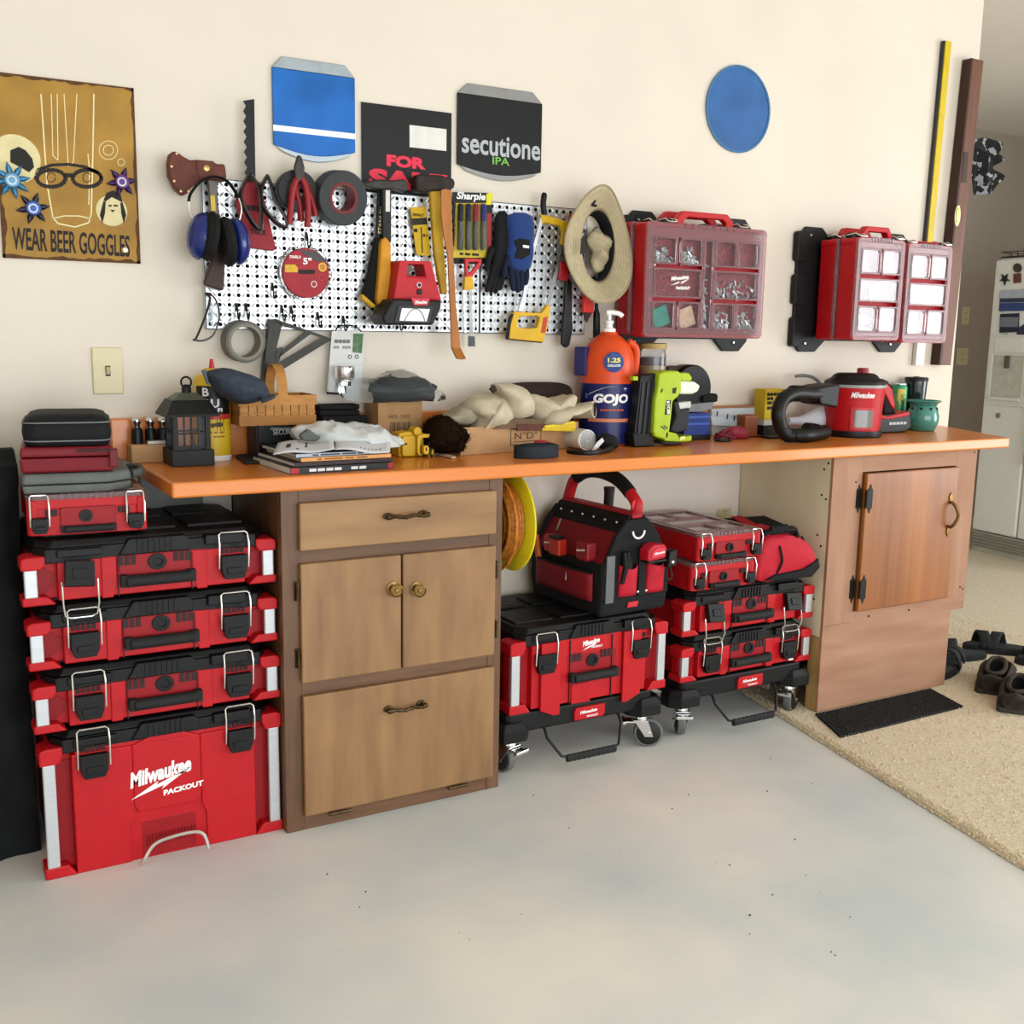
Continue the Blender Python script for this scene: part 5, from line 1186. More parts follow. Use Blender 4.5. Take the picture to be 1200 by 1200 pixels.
for za,zb_,o in ((zb0+.002,zb0+.026,.0025),(zb0+.031,zb0+.036,.001),(zb1-.024,zb1+.002,.004)):
    MB().ring([(xb0-o,y0-o),(xb1+o,y0-o),(xb1+o,y1+o*.3),(xb0-o,y1+o*.3)],[(xb0-o+.002,y0-o+.002),(xb1+o-.002,y0-o+.002),(xb1+o-.002,y1+o*.3-.002),(xb0-o+.002,y1+o*.3-.002)],za,zb_).build('weaver',WK if o>.003 else WK2,t)
xm=at(321,440,-.09).x; zt2=zt(320,427,-.09); mb=MB()
pts=[(xm+.003,y0-.004+ (y1-y0)*(1-math.cos(PI*i/16))/2, zb1-.02+(zt2-zb1+.02)*math.sin(PI*i/16)**.7) for i in range(17)]
for a,b in zip(pts,pts[1:]): pass
mb.grid(lambda u,v:(pts[round(v*16)][0]+(u-.5)*.026,pts[round(v*16)][1],pts[round(v*16)][2]),2,17); mb.build('handle',WK,t,solid=.003)
# flat pouch
pp=[atz(x,y,.918) for x,y in ((264,522),(296,517),(322,532),(321,540),(288,541),(276,533))]
mn=[(p.x,min(p.y,-.035)) for p in pp]
tag(MB().prism(mn,ZB,.918).build('flat_pouch',K('2d2b25',.8,var=.3,scale=30,bump=.3),None,bevel=.003),'flat dark olive pouch lying beside the lantern','pouch')
# magazines, paper and a plastic bag
def mag(label,px0,px1,zlo,zhi,cov,spine,rz,yf,d=.20,ends=None,word=None,wcol=None):
    x0=at(px0,545,yf).x; x1=at(px1,545,yf).x; w=x1-x0; t=T('magazine',label,'magazine',(x0,yf,zlo),rz,'magazines stacked at the worktop edge')
    MB().box(0,w,0,d,.0,.0008).box(0,w,0,d,zhi-zlo-.0008,zhi-zlo).build('cover',cov,t,local=True)
    MB().box(.001,w-.002,.001,d-.002,.0008,zhi-zlo-.0008).build('pages',K('cfcac0',.8,scale=200,stretch=(.1,.1,6),var=.1),t,local=True)
    sp=MB().box(0,w,-.0007,.0008,0,zhi-zlo).build('spine',spine,t,local=True)
    if ends:
        MB().box(.001,.022,-.0011,-.0006,.001,zhi-zlo-.001).box(w-.014,w-.001,-.0011,-.0006,.001,zhi-zlo-.001).build('spine_end',ends,sp,local=True)
    if word: MB().text(word,FR(w*.45,-.0012,(zhi-zlo)/2),w=w*.55,h=(zhi-zlo)*.45,bold=0).build('lettering',wcol,sp,local=True)
    return t
mag('black spined magazine with red ends at the bottom of the magazine stack',340,463,ZB,.926,K('17171a',.3),K('141416',.3),.045,-.437,.27,K('a8202a',.4),'#---- --',K('cfcfcf',.5))
mag('dark red and black magazine, second from the bottom of the magazine stack',345,463,.927,.936,K('1a1516',.3),K('2a1416',.3),.05,-.425,.26)
mag('orange spined magazine in the middle of the magazine stack',353,460,.937,.946,K('c9853e',.4),K('df9a55',.4),.04,-.417,.25,None,'#-- -------- ---- -----',K('8a5a28',.5))
mag('pale blue spined magazine on top of the magazine stack',347,456,.947,.955,K('1d2a38',.3),K('b9c2ce',.4),.05,-.408,.24,None,'#--- ---------- ------- ---',K('22262c',.5))
PAP=K('c4c3c4',.7,var=.03)
def sheet(name,label,pts,mat,marks=()):
    t=T(name,label,'paper',(pts[0][0],pts[0][1],min(p[2] for p in pts)))
    A,B,C,D_=[Vector(p) for p in pts]
    f=lambda u,v: tuple((A.lerp(B,u)).lerp(D_.lerp(C,u),v)+Vector((0,0,.004*math.sin(PI*u)*math.sin(PI*v)+.003*math.sin(7*u))))
    MB().grid(f,12,8).build('sheet',mat,t,solid=.0012,smooth=True)
    for (u0,u1,v0,v1,m) in marks:
        mb=MB(); mb.grid(lambda u,v:tuple(Vector(f(u0+(u1-u0)*u,v0+(v1-v0)*v))+Vector((0,-.0005,.0012))),3,2); mb.build('print',m,t)
    return t
INK2=K('3a3a40',.6)
P_=lambda x,y,Y:tuple(at(x,y,Y))
sheet('paper_sheet','white printed sheet hanging over the left of the magazine stack',[P_(320,533,-.43),P_(392,527,-.44),P_(390,513,-.33),P_(326,519,-.32)],PAP,((.18,.26,.3,.6,INK2),(.36,.41,.15,.85,INK2),(.5,.54,.3,.7,INK2)))
sheet('paper_sheet','printed receipt lying under the plastic bag on the magazines',[P_(392,527,-.435),P_(457,531,-.43),P_(458,514,-.34),P_(394,513,-.33)],PAP,tuple((.45+.07*k,.47+.07*k,.15,.85,INK2) for k in range(6)))
M('bag_plastic','dfe3e2',.25,var=.06,scale=12,trans=.35,ior=1.2,bump=.6,bscale=40)
t=T('plastic_bag','crumpled white plastic bag lying on the magazine stack','bag',(at(410,520,-.3).x,-.3,.957))
pillow([(346,514),(352,500),(372,494),(385,493.5),(400,497),(425,498),(448,504),(466,516),(474,530),(460,534),(445,531),(420,520),(395,517),(370,520)],-.18,.2,.014,34,n=22,sm=8,minz=.957).build('crumpled_film','bag_plastic',t,smooth=True,ang=35)
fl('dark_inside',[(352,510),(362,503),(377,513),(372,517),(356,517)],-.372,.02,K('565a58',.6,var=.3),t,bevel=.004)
# black boxes, cardboard box, bagged cloth
x0,x1=span(373,426,-.06); b1=T('black_case','flat black case on the worktop behind the plastic bag','case',((x0+x1)/2,-.04,ZB)); zq=zt(400,487,-.08)
rbox('lid',x0,x1,-.09,-.03,zq-.03,zq,BLKM,b1); rbox('body',x0,x1,-.088,-.032,ZB,zq-.0315,BLKM,b1)
x0,x1=span(371,418,-.06); b2=T('black_case','smaller black case lying on the flat black case','case',((x0+x1)/2,-.04,zq+.0005)); z2=zt(395,474,-.08); zmid=zq+(z2-zq)*.5
rbox('lid',x0,x1,-.085,-.03,zmid+.001,z2,BLKM,b2); rbox('body',x0,x1,-.085,-.03,zq+.0005,zmid,BLKM,b2)
CB=K('a07a52',.8,var=.08,scale=30); 
x0,x1=span(443,495,-.13); zc=zt(468,471,-.13)
t=T('cardboard_carton','small brown cardboard carton with a printed barcode, under the bagged cloth','carton',((x0+x1)/2,-.08,ZB)); rbox('carton',x0,x1,-.13,-.03,ZB,zc,CB,t,bevel=.002)
MB().box(x0,x1,-.083,-.077,zc,zc+.0006).build('tape_seam',K('b08e68',.4),t)
txt('lettering','NO. 1205',468,488,-.1303,w=24,h=4,mat=K('4a3826',.7),par=t,bold=0)
mb=MB(); a=at(457,500,-.1303)
for i in range(16): mb.box(a.x+i*.0042,a.x+i*.0042+random.choice((.001,.002,.003)),-.1305,-.1303,a.z-.012,a.z+.012)
o=mb.build('barcode',K('4a3826',.7),t); o['kind']='stuff'
t=T('bagged_cloth','folded dark slate cloth in a clear plastic bag on the cardboard carton','cloth',(at(455,470,-.13).x,-.1,zc+.001))
pillow([(438,455),(446,449),(470,446),(495,450),(504,456),(505,467),(480,471),(455,472),(441,468)],-.035,.13,.008,26,n=12,minz=zc+.001).build('cloth',K('22282c',.85,var=.2,scale=50,bump=.4),t,smooth=True,ang=50)
pillow([(436,450),(445,460),(505,449),(503,461),(440,462)],-.03,.14,.004,26,n=8,minz=zc+.002).build('fold',K('2b3237',.85,var=.2),t,smooth=True,ang=50)
M('film','f4f6f6',.04,var=.02,trans=.97,ior=1.12,bump=.5,bscale=60)
pillow([(398,452),(405,445),(440,443),(462,433),(482,438),(500,446),(512,458),(518,466),(505,472),(470,474),(440,475),(405,468)],-.025,.16,.012,30,n=12,minz=zc+.0008).build('clear_bag','film',t,smooth=True,ang=50)
# yellow plug adapter
p=atz(489,536,ZB); x0,x1=span(471,508,p.y); yy=p.y+.03
t=T('plug_adapter','yellow three way plug adapter lying on the worktop beside the slipper','adapter',((x0+x1)/2,yy,ZB)); zf=lambda y: zt(490,y,p.y)
YP=K('c9a01c',.45,var=.08)
MB().prism([(x0,ZB),(x1,ZB),(x1,zf(515)),(x1-.012,zf(508)),(x0+.045,zf(509)),(x0+.035,zf(506)),(x0,zf(508))],p.y+.02,p.y+.075,WALLT).build('body',YP,t,bevel=.004)
MB().ring(rrect(x0+.045,x1,ZB+.004,zf(509),.012),rrect(x0+.052,x1-.006,ZB+.004,zf(513),.01),p.y-.004,p.y+.03,WALLT).build('hood',YP,t,bevel=.002)
MB().prism(rrect(x0+.005,x0+.045,ZB+.003,zf(511),.008),p.y+.008,p.y+.03,WALLT).build('outlet_face',YP,t,bevel=.002)
MB().prism(circ(x0+.052,zf(506),.012,16),p.y+.01,p.y+.05,WALLT).build('knob',YP,t,bevel=.002)
mb=MB(); mb.prism(rrect(x0+.06,x1-.018,ZB+.008,zf(522),.008),p.y-.012,p.y+.01,WALLT); f=mb.build('plug_face',K('dcb02c',.4),t,bevel=.002)
mb=MB(); 
for k in (0,1): mb.box(x0+.066+k*.012,x0+.069+k*.012,p.y-.0135,p.y-.0115,ZB+.018,ZB+.028)
mb.cyl((x0+.074,p.y-.0135,ZB+.036),(x0+.074,p.y-.0115,ZB+.036),.003,n=8); mb.build('slot','dark_slot',f)
for k in (0,1): MB().box(x0+.066+k*.014,x0+.068+k*.014,p.y-.03,p.y-.012,ZB+.002,ZB+.009).build('prong','brass_old',f)
# slipper
FUR=K('1d110a',1,var=.4,scale=120,bump=1,spec=.05)
p=atz(520,537,ZB); t=T('slipper','dark brown fuzzy slipper with pale sole leaning by the cardboard tray','slipper',(p.x,p.y+.05,ZB))
fur=pillow([(496,522),(499,500),(507,489),(520,487),(536,496),(547,508),(545,516),(536,530),(520,531),(505,528)],p.y+.12,.11,.008,60,n=14,sm=6,minz=ZB+.006); o=fur.build('upper',FUR,t,smooth=True,ang=80)
hb=MB()
me=o.data
for k in range(1600):
    pl=random.choice(me.polygons); c_=pl.center; nn=pl.normal; d=(nn+Vector((random.uniform(-.6,.6),random.uniform(-.6,.6),random.uniform(-.8,.3)))).normalized()*random.uniform(.006,.012)
    if (c_+d).z<.001: continue
    e=nn.orthogonal().normalized()*.0012; hb.add([c_+e,c_-e,c_+d],[(0,1,2)])
o2=hb.build('fur',FUR,o,local=True); o2['kind']='stuff'
mb=MB(); a=atz(512,534,ZB); b=atz(537,538,ZB); mb.prism([(a.x,a.y),(b.x-.02,b.y),(b.x,b.y+.01),(b.x+.005,b.y+.03),(a.x+.02,a.y+.05),(a.x-.02,a.y+.03)],ZB,ZB+.0065); mb.build('sole',K('b39a7a',.8),t,bevel=.003)
# cardboard tray with canvas goods
A=atz(540,534,ZB); B=atz(677,524,ZB); rz=math.atan2(B.y-A.y,B.x-A.x); Lb=(B-A).length; dp=min(.16,-.03-B.y)
t=T('cardboard_tray','brown open cardboard tray printed NODO in the middle of the worktop','tray',(A.x,A.y,ZB),rz); hh=.078
for nm,bx in (('front_panel',(0,Lb,0,.003)),('back_panel',(0,Lb,dp-.003,dp)),('side_panel',(0,.003,.003,dp-.003)),('side_panel',(Lb-.003,Lb,.003,dp-.003))): MB().box(*bx,0,hh).build(nm,K('b18a62',.8,var=.06,scale=30),t,local=True,bevel=.0008)
MB().box(.003,Lb-.003,.003,dp-.003,0,.003).build('bottom',CB,t,local=True)
mb=MB(); mb.text('N°D°',FR(.235,-.0004,.046),w=.085,h=.02,bold=.0); F_=FR(.235,-.0003,.043); mb.ring(rrect(-.058,.058,-.024,.024,.001),rrect(-.056,.056,-.022,.022,.001),0,.0006,F_); mb.box(-.045,.045,-.015,-.0135,0.0,.0006,F_); mb.build('lettering',K('3f2d1c',.7),t,local=True)
CV=K('bdb198',.95,var=.12,scale=30,bump=.5,bscale=400); CV2=K('a89c86',.95,var=.15,scale=30,bump=.4)
Yt=A.y
t=T('canvas_gear','crumpled off white canvas tool pouches heaped in the cardboard tray','canvas bag',((A.x+B.x)/2,Yt+.08,ZB+.004))
for nm,px,Y,d,m,am in (('flap',[(504,494),(525,485),(545,472),(560,462),(566,475),(556,494),(530,499)],Yt+.14,.10,CV2,.006),
   ('pouch',[(545,478),(552,466),(566,462),(590,465),(600,480),(598,498),(575,504),(552,503),(560,492)],Yt+.13,.13,CV,.010),
   ('pouch',[(577,451),(592,449),(610,453),(618,462),(622,485),(605,492),(592,490),(588,472)],Yt+.12,.13,CV,.006),
   ('pouch',[(612,462),(628,464),(645,468),(668,462),(672,474),(660,486),(640,492),(620,490)],Yt+.15,.13,CV,.012),
   ('strap',[(640,480),(660,476),(690,474),(680,481),(655,487),(650,497),(635,498)],Yt+.12,.13,CV,.008),
   ('fold',[(636,492),(648,485),(660,486),(655,497),(640,499)],Yt+.10,.1,CV,.006)):
    pillow(px,Y,d,am,32,n=10,sm=4).build(nm,m,t,smooth=True,ang=50)
pc=[at(696,480,Yt+.03),at(672,482,Yt+.10)]; 
MB().tube([pc[1],pc[0]],[.022,.026],16,flat=.55).build('rolled_cuff',CV,t,smooth=True); MB().tube([pc[0]+Vector((.0005,-.0008,0)),pc[0]+Vector((.004,-.002,0))],[.021,.021],16,flat=.5).build('cuff_opening',K('3a2c20',.9),t)
fl('seam',[(569,503),(590,470),(592,471),(573,503)],Yt-.002,.003,CV2,t,bevel=.001); disc('eyelet',581,483,Yt+.002,.006,K('2a241c',.6),t,t=.003); fl('dark_tab',[(574,456),(580,451),(583,458),(579,461)],Yt+.01,.01,K('2a2018',.8),t)
t=T('yellow_package','yellow package sticking out of the right end of the cardboard tray','package',(at(656,500,Yt+.05).x,Yt+.05,ZB+.004)); fl('wrapper',[(635,505),(637,499),(672,493.5),(675,494),(675,506)],Yt+.02,.04,K('d3b41c',.4),t,bevel=.003); fl('flap',[(637,499),(672,493.5),(674,496),(640,502)],Yt+.016,.003,K('e0c62c',.4),t,bevel=.001)
t=T('leather_strip','brown leather strips lying across the front of the cardboard tray','leather',(at(615,495,Yt+.04).x,Yt+.04,ZB+.03)); fl('strip',[(577,503),(600,492),(606,490),(640,492),(636,497),(608,502)],Yt+.012,.006,K('6a5540',.8,var=.2),t,bevel=.001); fl('strip',[(606,497),(640,497),(634,505),(606,505)],Yt+.01,.006,K('5a3426',.7,var=.2),t,bevel=.001)
t=T('brown_pad','dark brown padded cushion leaning on the wall behind the canvas','pad',(at(640,490,-.05).x,-.05,ZB)); pillow([(592,456),(598,450),(620,448),(650,448),(666,452),(671,462),(672,490),(672,515),(600,515)],-.03,.05,.003,20,n=8,minz=ZB+.0005).build('cushion',K('2c1d18',.85,var=.25,bump=.3),t,smooth=True,ang=60)
# coil of black strap
p=atz(632,538,ZB); x0,x1=span(607.5,657.5,p.y+.03); cx=(x0+x1)/2; rx=(x1-x0)/2; cy=p.y+.045; zz_=zt(632,523,p.y+.02)
t=T('strap_coil','coiled blue black strap lying in front of the cardboard tray','strap',(cx,cy,ZB))
for k,s in enumerate((1,.86,.72)): MB().ring(circ(cx+.004*k,cy,rx*s,40,.042*s),circ(cx+.004*k,cy,rx*s-.0035,40,.042*s-.0035),ZB+.001*k,zz_+.002*k).build('winding',K('1c222b',.7,var=.15,scale=60),t,bevel=.0008)
tag(pillow([(626,519),(634,515.5),(648,519),(652,524),(640,525)],cy+.055,.035,0,n=8,minz=ZB).build('red_cap',K('9a2328',.5),None,smooth=True),'small red plastic lid behind the coiled strap','lid')
# white roll and the tool beside it
p=atz(688,528,ZB); r=.031; cx=at(688,514,p.y).x
t=T('white_roll','roll of white plastic sheet lying end on beside the tray','roll',(cx,p.y+.06,ZB))
MB().lathe([(r,0),(r,.11)],(0,0,0),28,Matrix.Translation((cx,p.y,ZB+r+.0005))@Matrix.Rotation(-PI/2,4,'X')).build('roll',K('cfcfcb',.5),t,smooth=True,ang=40)
mb=MB(); mb.tube([(cx+(.004+.0022*a*.4)*math.cos(a),p.y-.001,ZB+r+(.004+.0022*a*.4)*math.sin(a)) for a in [i*.45 for i in range(62)]],.0009,5); mb.build('spiral_edge',K('8e8c86',.6),t)
q=atz(705,530,ZB); t=T('black_tool','black folding tool with a white tag on the worktop beside the roll','tool',(q.x,q.y+.03,ZB))
MB().tube(spline([atz(665,529,ZB+.008),atz(690,531,ZB+.008),atz(712,527,ZB+.009),atz(722,520,ZB+.012)],5),[.007]*10+[.010]*6,8,flat=.8).build('body',BLK,t,smooth=True)
pillow([(700,512),(712,508),(722,514),(723,524),(706,527)],q.y+.06,.05,.004,40,n=8,minz=ZB).build('pouch',BLKM,t,smooth=True); fl('tag',[(700,518),(706,513),(708,517),(696,530),(692,530)],q.y-.006,.0015,K('d8d4d4',.5),t,bevel=0)
# hand cleaner bottle
c=(at(711,470,-.115).x,-.115); r=at(741,470,-.115).x-c[0]; r*=.84; az=facing(c); zz=lambda y: zt(711,y,-.115-r*.6)
ORG=K('d4491c',.35,var=.05); NAVY=K('1a1d55',.3,var=.1)
t=T('hand_cleaner_bottle','large orange pump bottle with navy label printed GOJO on the worktop','bottle',(c[0],c[1],ZB))
MB().lathe([(r*.9,0),(r*.98,.006),(r,.02),(r,zz(449)-ZB),(r*.985,zz(445)-ZB),(r,zz(441)-ZB),(r*.99,zz(425)-ZB),(r*.93,zz(413)-ZB),(r*.78,zz(403)-ZB),(r*.5,zz(395)-ZB),(r*.34,zz(392)-ZB),(r*.32,zz(389)-ZB)],(c[0],c[1],ZB),36).build('bottle',ORG,t,smooth=True,ang=50)
cylpatch(c,r,az,1.45,ZB+.006,zz(449.5),.0006,24).build('navy_label',NAVY,t,smooth=True)
cyltext('GOJO',c,r,az+.18,zz(468),.115,.036,bold=.05,shear=.1,lift=.0015).build('lettering','white_print',t)
cyltext('#------',c,r,az+.22,zz(480),.075,.005,bold=0,lift=.0012).build('lettering',K('c4502a',.4),t); cylpatch(c,r,az+.12,.85,zz(494),zz(490),.001).build('stripe',K('d07a58',.4),t)
mb=MB(); mb.grid(lambda u,v:(c[0]+(r+.001)*math.cos(az-.75+1.2*u),c[1]+(r+.001)*math.sin(az-.75+1.2*u),zz(463)+.028*math.sin(PI*.55*u)+.0015*v*(1-u)),14,2); mb.build('swoosh','white_print',t)
cyltext('*',c,r,az+.72,zz(456),.012,.012,lift=.0012).build('star','white_print',t); cyltext('#-',c,r,az-.85,zz(464),.009,.016,lift=.0012).build('emblem',K('5a6ab0',.4),t)
p=at(719,424,-.115); cb=az+.12; q=MB(); zc=zz(424)
mb=MB(); mb.add([(c[0]+(r*.99+.0035)*math.cos(az+.22+(.031*math.cos(i*PI/12))/r),c[1]+(r*.99+.0035)*math.sin(az+.22+(.031*math.cos(i*PI/12))/r),zc+.031*math.sin(i*PI/12)) for i in range(24)],[tuple(range(24))]); bd=mb.build('round_badge',K('27407e',.4),t,solid=.003)
cyltext('1.25',c,r*.99+.0052,az+.22,zc+.006,.04,.014,bold=.04).build('lettering',K('e8e06a',.4),bd); cyltext('GALLON',c,r*.99+.0052,az+.22,zc-.010,.04,.008,bold=.03).build('lettering',K('e6e6e0',.4),bd)
ha=az-1.2; hx=Vector((c[0]+r*1.0*math.cos(ha),c[1]+r*1.0*math.sin(ha),0)); MB().prism(rrect(-.024,.024,zz(441),zz(407),.006),-.016,.010,Matrix.Translation((hx.x,hx.y,0))@Matrix.Rotation(ha+PI/2+.5,4,'Z')@WALLT).build('scrubber_holder',K('2b2a63',.4),t,bevel=.004)
MB().tube(spline([(c[0]+r*.55,c[1]-r*.5,zz(400)),(c[0]+r*.86,c[1]-r*.55,zz(408)),(c[0]+r*.92,c[1]-r*.5,zz(425)),(c[0]+r*.9,c[1]-r*.45,zz(440))],5),.012,10).build('grip',ORG,t,smooth=True)
z0=zz(392); MB().lathe([(.021,0),(.021,.018),(.012,.021),(.010,.03),(.014,.034),(.014,.042),(.006,.044),(.006,.06)],(c[0],c[1],z0),18).build('pump_collar','white_print',t,smooth=True,ang=30)
MB().tube(spline([(c[0]-.012,c[1],z0+.066),(c[0]+.006,c[1]-.002,z0+.068),(c[0]+.03,c[1]-.01,z0+.064),(c[0]+.04,c[1]-.014,z0+.056)],4),.0075,10,flat=.7).build('pump_spout','white_print',t,smooth=True)
# jar
c=(at(765,420,-.08).x,-.08); r=.044; zz=lambda y: zt(765,y,-.11)
t=T('glass_jar','glass jar with a straw coloured lid behind the green nailer','jar',(c[0],c[1],ZB))
MB().lathe([(r*.9,0),(r,.006),(r,zz(418)-ZB),(r*.92,zz(411)-ZB),(r*.9,zz(409)-ZB)],(c[0],c[1],ZB),28).build('glass',K('e8e8ea',.05,trans=.9),t,smooth=True,ang=40)
MB().lathe([(r*.93,ZB+.008),(r*.93,zz(429)),(.001,zz(429))],(c[0],c[1],0),24).build('wax',K('cdb87a',.5),t,smooth=True,ang=40); MB().lathe([(r*.94,zz(429)+.001),(r*.94,zz(419)),(.001,zz(418))],(c[0],c[1],0),24).build('dark_fill',K('35303c',.3,var=.4,scale=60),t,smooth=True,ang=40)
MB().lathe([(r*.98,zz(409)),(r*1.0,zz(408)),(r*1.0,zz(403)),(r*.9,zz(402)),(.001,zz(402))],(c[0],c[1],0),28).build('lid',K('b39a5c',.45),t,smooth=True,ang=40)
c2=(at(745,420,-.06).x-.008,-.045); t=T('brown_bottle','red brown bottle between the soap bottle and the glass jar','bottle',(c2[0],c2[1],ZB)); MB().lathe([(.022,0),(.024,.004),(.024,zz(418)-ZB),(.014,zz(408)-ZB),(.013,zz(404)-ZB),(.001,zz(403)-ZB)],(c2[0],c2[1],ZB),20).build('glass',K('5a1d16',.15,coat=.5),t,smooth=True,ang=50); MB().lathe([(.0245,zz(440)),(.0245,zz(425))],(c2[0],c2[1],0),20,cap=False).build('label',K('b8482a',.4),t,smooth=True)
# nailer
Yn=-.21; LIME=K('a4bb1e',.4,var=.06)
t=T('brad_nailer','lime green and black cordless nailer standing on the worktop beside the soap bottle','nailer',(at(780,520,Yn).x,Yn,ZB))
zb=at(780,522,Yn); 
fl('magazine',[(751,440),(773,437),(775,446),(768,500),(766,523),(744,525),(742,520),(748,470)],Yn-.03,.045,BLK,t,bevel=.005)
for k in (0,1,2): fl('magazine_rail',[(753+6*k,448),(756+6*k,448),(750+6*k,512),(747+6*k,512)],Yn-.034,.005,K('222226',.4),t,bevel=.001)
fl('magazine_foot',[(742,508),(766,507),(767,523),(744,525)],Yn-.036,.055,BLK,t,bevel=.004); fl('green_tip',[(742,441),(748,441),(748,446),(742,446)],Yn-.03,.02,LIME,t,bevel=.002)
fl('body',[(773,438),(779,435.5),(796,434.5),(799,440),(799.5,458),(795,465),(789,470),(787,490),(784,513),(781,516),(768,512),(766,506),(768,470),(771,455)],Yn-.05,.075,LIME,t,bevel=.008,seg=3)
fl('head_cover',[(796,437),(808,437),(812,443),(810,447),(799,447)],Yn-.04,.055,LIME,t,bevel=.005)
fl('motor',[(798,446.5),(814,447),(821,452),(818,459),(812,462),(797,462)],Yn-.046,.06,K('d4d7c4',.35,.2,var=.1),t,bevel=.005)
fl('foot',[(780,505),(793,508),(797,514),(811,510),(811,517),(796,518),(779,517)],Yn-.05,.07,LIME,t,bevel=.004); fl('foot_plate',[(772,517),(800,518),(797,521),(780,521)],Yn-.05,.06,BLK,t,bevel=.002)
fl('handle',[(790,471),(796,470),(798,480),(809,478),(807,504),(793,508),(786,505),(793,488)],Yn-.036,.045,K('232427',.6),t,bevel=.006); fl('trigger',[(793,472),(810,470),(810,478),(795,480)],Yn-.03,.03,K('b9bcb4',.4,.2),t,bevel=.003)
fl('vent',[(775,456),(777,455),(776,460),(774,460)],Yn-.0505,.002,BLK,t,bevel=0); fl('vent',[(788,455),(793,454),(792,461),(788,461)],Yn-.0505,.002,BLK,t,bevel=0)
for k in (0,1): fl('vent',[(774+3*k,500-k),(775+3*k,499-k),(780+3*k,503-k),(779+3*k,504-k)],Yn-.0505,.002,BLK,t,bevel=0)
lb=fl('name_plate',[(781,469),(786.5,469),(784.5,486),(779,486)],Yn-.0508,.002,BLK,t,bevel=0); p=at(783,477.5,Yn-.0515); MB().text('RYOBI',frame((p.x,Yn-.0515,p.z),(.12,0,-1),(1,0,.12)),w=.04,h=.012,bold=.03).build('lettering','white_print',lb)
fl('battery_latch',[(797,512),(803,511),(803,515),(797,516)],Yn-.0515,.002,K('d8dc7a',.4),t,bevel=0)
# things behind the nailer
t=T('black_reel','round black reel with a side block behind the nailer','reel',(at(815,465,-.09).x,-.09,ZB)); zt3=zt(815,482,-.1)
p=at(808,455,-.1); MB().lathe([(.03,-.035),(.074,-.035),(.078,-.03),(.078,.025),(.074,.03),(.03,.03)],(0,0,0),32,Matrix.Translation((p.x,-.09,p.z))@Matrix.Rotation(PI/2,4,'X')).build('reel',BLK,t,smooth=True,ang=40)
fl('side_block',[(824,464),(840,461),(842,464),(841,471),(824,472)],-.13,.07,BLKM,t,bevel=.004)
tag(fl('brown_block',[(783,430),(800,429),(817,431),(816,438),(784,438)],-.10,.06,K('3a261c',.6,var=.2),None,bevel=.003),'brown block lying on top of the black reel','block')
tag(fl('grey_tray',[(803,474),(838,471),(834,480),(822,483),(803,483)],-.135,.09,K('77797c',.5),None,bevel=.004),'grey plastic tray under the black reel, on the blue box','tray')
zz_=zt(820,483.5,-.13); x0,x1=span(803,833,-.135)
t=T('blue_box','blue box on the worktop right of the nailer','box',((x0+x1)/2,-.09,ZB)); rbox('carton',x0,x1,-.135,-.04,ZB,zz_,K('1c3478',.4,var=.25,scale=12),t,bevel=.003); 
for y in (488,496): fl('stripe',[(804,y),(832,y-1),(832,y+1.5),(804,y+2.5)],-.1355,.0006,K('3a5aa8',.4),t,bevel=0)
rbox('dark_base',x0-.003,x1+.003,-.137,-.038,ZB,ZB+.018,BLK,t,bevel=.002)
# painted board, cup, cord
t=T('painted_board','white painted offcut board leaning on the backsplash, right of the blue box','board',(at(865,500,-.04).x,-.04,ZB)); fl('board',[(834,479),(897,477),(897,512),(834,514)],-.040,.012,K('bcc1c2',.5,var=.12,scale=8),t,bevel=.002); fl('lower_board',[(833,487),(866,491),(870,500),(835,499)],-.056,.012,K('b5bec4',.5,var=.12,scale=8),t,bevel=.002)
for px,py in ((842,477),(849,476),(877,473),(884,473)): MB().cyl(at(px,py,-.034),at(px,py+7,-.034),.0022,n=6).build('nail','galv',t)
for px,py in ((841,482),(853,485),(861,487)): MB().cyl(at(px,py,-.058),at(px-1,py+6,-.058),.0022,n=6).build('nail',BLK,t)
tag(fl('wood_strip',[(833,476.5),(897,474),(897,476.5),(833,479)],-.038,.012,K('9a6a48',.6),None,bevel=.001),'thin brown wood strip lying along the top of the painted board','strip')
x0,x1=span(874,889,-.1); zz_=zt(881,487,-.1); t=T('brown_cup','small square brown cup in front of the painted board','cup',((x0+x1)/2,-.08,ZB)); cxx=(x0+x1)/2
MB().ring(rrect(x0,x1,-.1,-.06,.003),rrect(x0+.004,x1-.004,-.096,-.064,.003),ZB,zz_).box(x0+.003,x1-.003,-.097,-.063,ZB,ZB+.004).build('cup',K('8a4a24',.5,var=.1),t,bevel=.001)
MB().ring(rrect(x0-.002,x1+.002,-.102,-.058,.003),rrect(x0+.004,x1-.004,-.096,-.064,.003),zz_-.006,zz_+.001).build('rim',K('9a5a34',.5),t)
p=atz(858,516,ZB); t=T('maroon_cord','bundle of maroon cord on the worktop before the painted board','cord',(p.x,p.y+.02,ZB)); mb=MB()
for k in range(5):
    a0=k*1.3; mb.tube([(p.x+.004*k+(.040+.006*math.sin(k*2))*math.cos(a),min(-.06,p.y+.035+(.022)*math.sin(a+k*.3)),ZB+.009+.0085*k*.55+.006*math.sin(2*a+a0)) for a in [i*2*PI/22 for i in range(22)]],.0055,7,True)
mb.build('loops',K('74192b',.5,var=.15),t,smooth=True); pillow([(852,503),(866,499),(876,507),(874,515),(858,514)],p.y+.06,.05,.004,60,n=8,minz=ZB+.001).build('knot',K('8a2436',.5,var=.2),t,smooth=True)
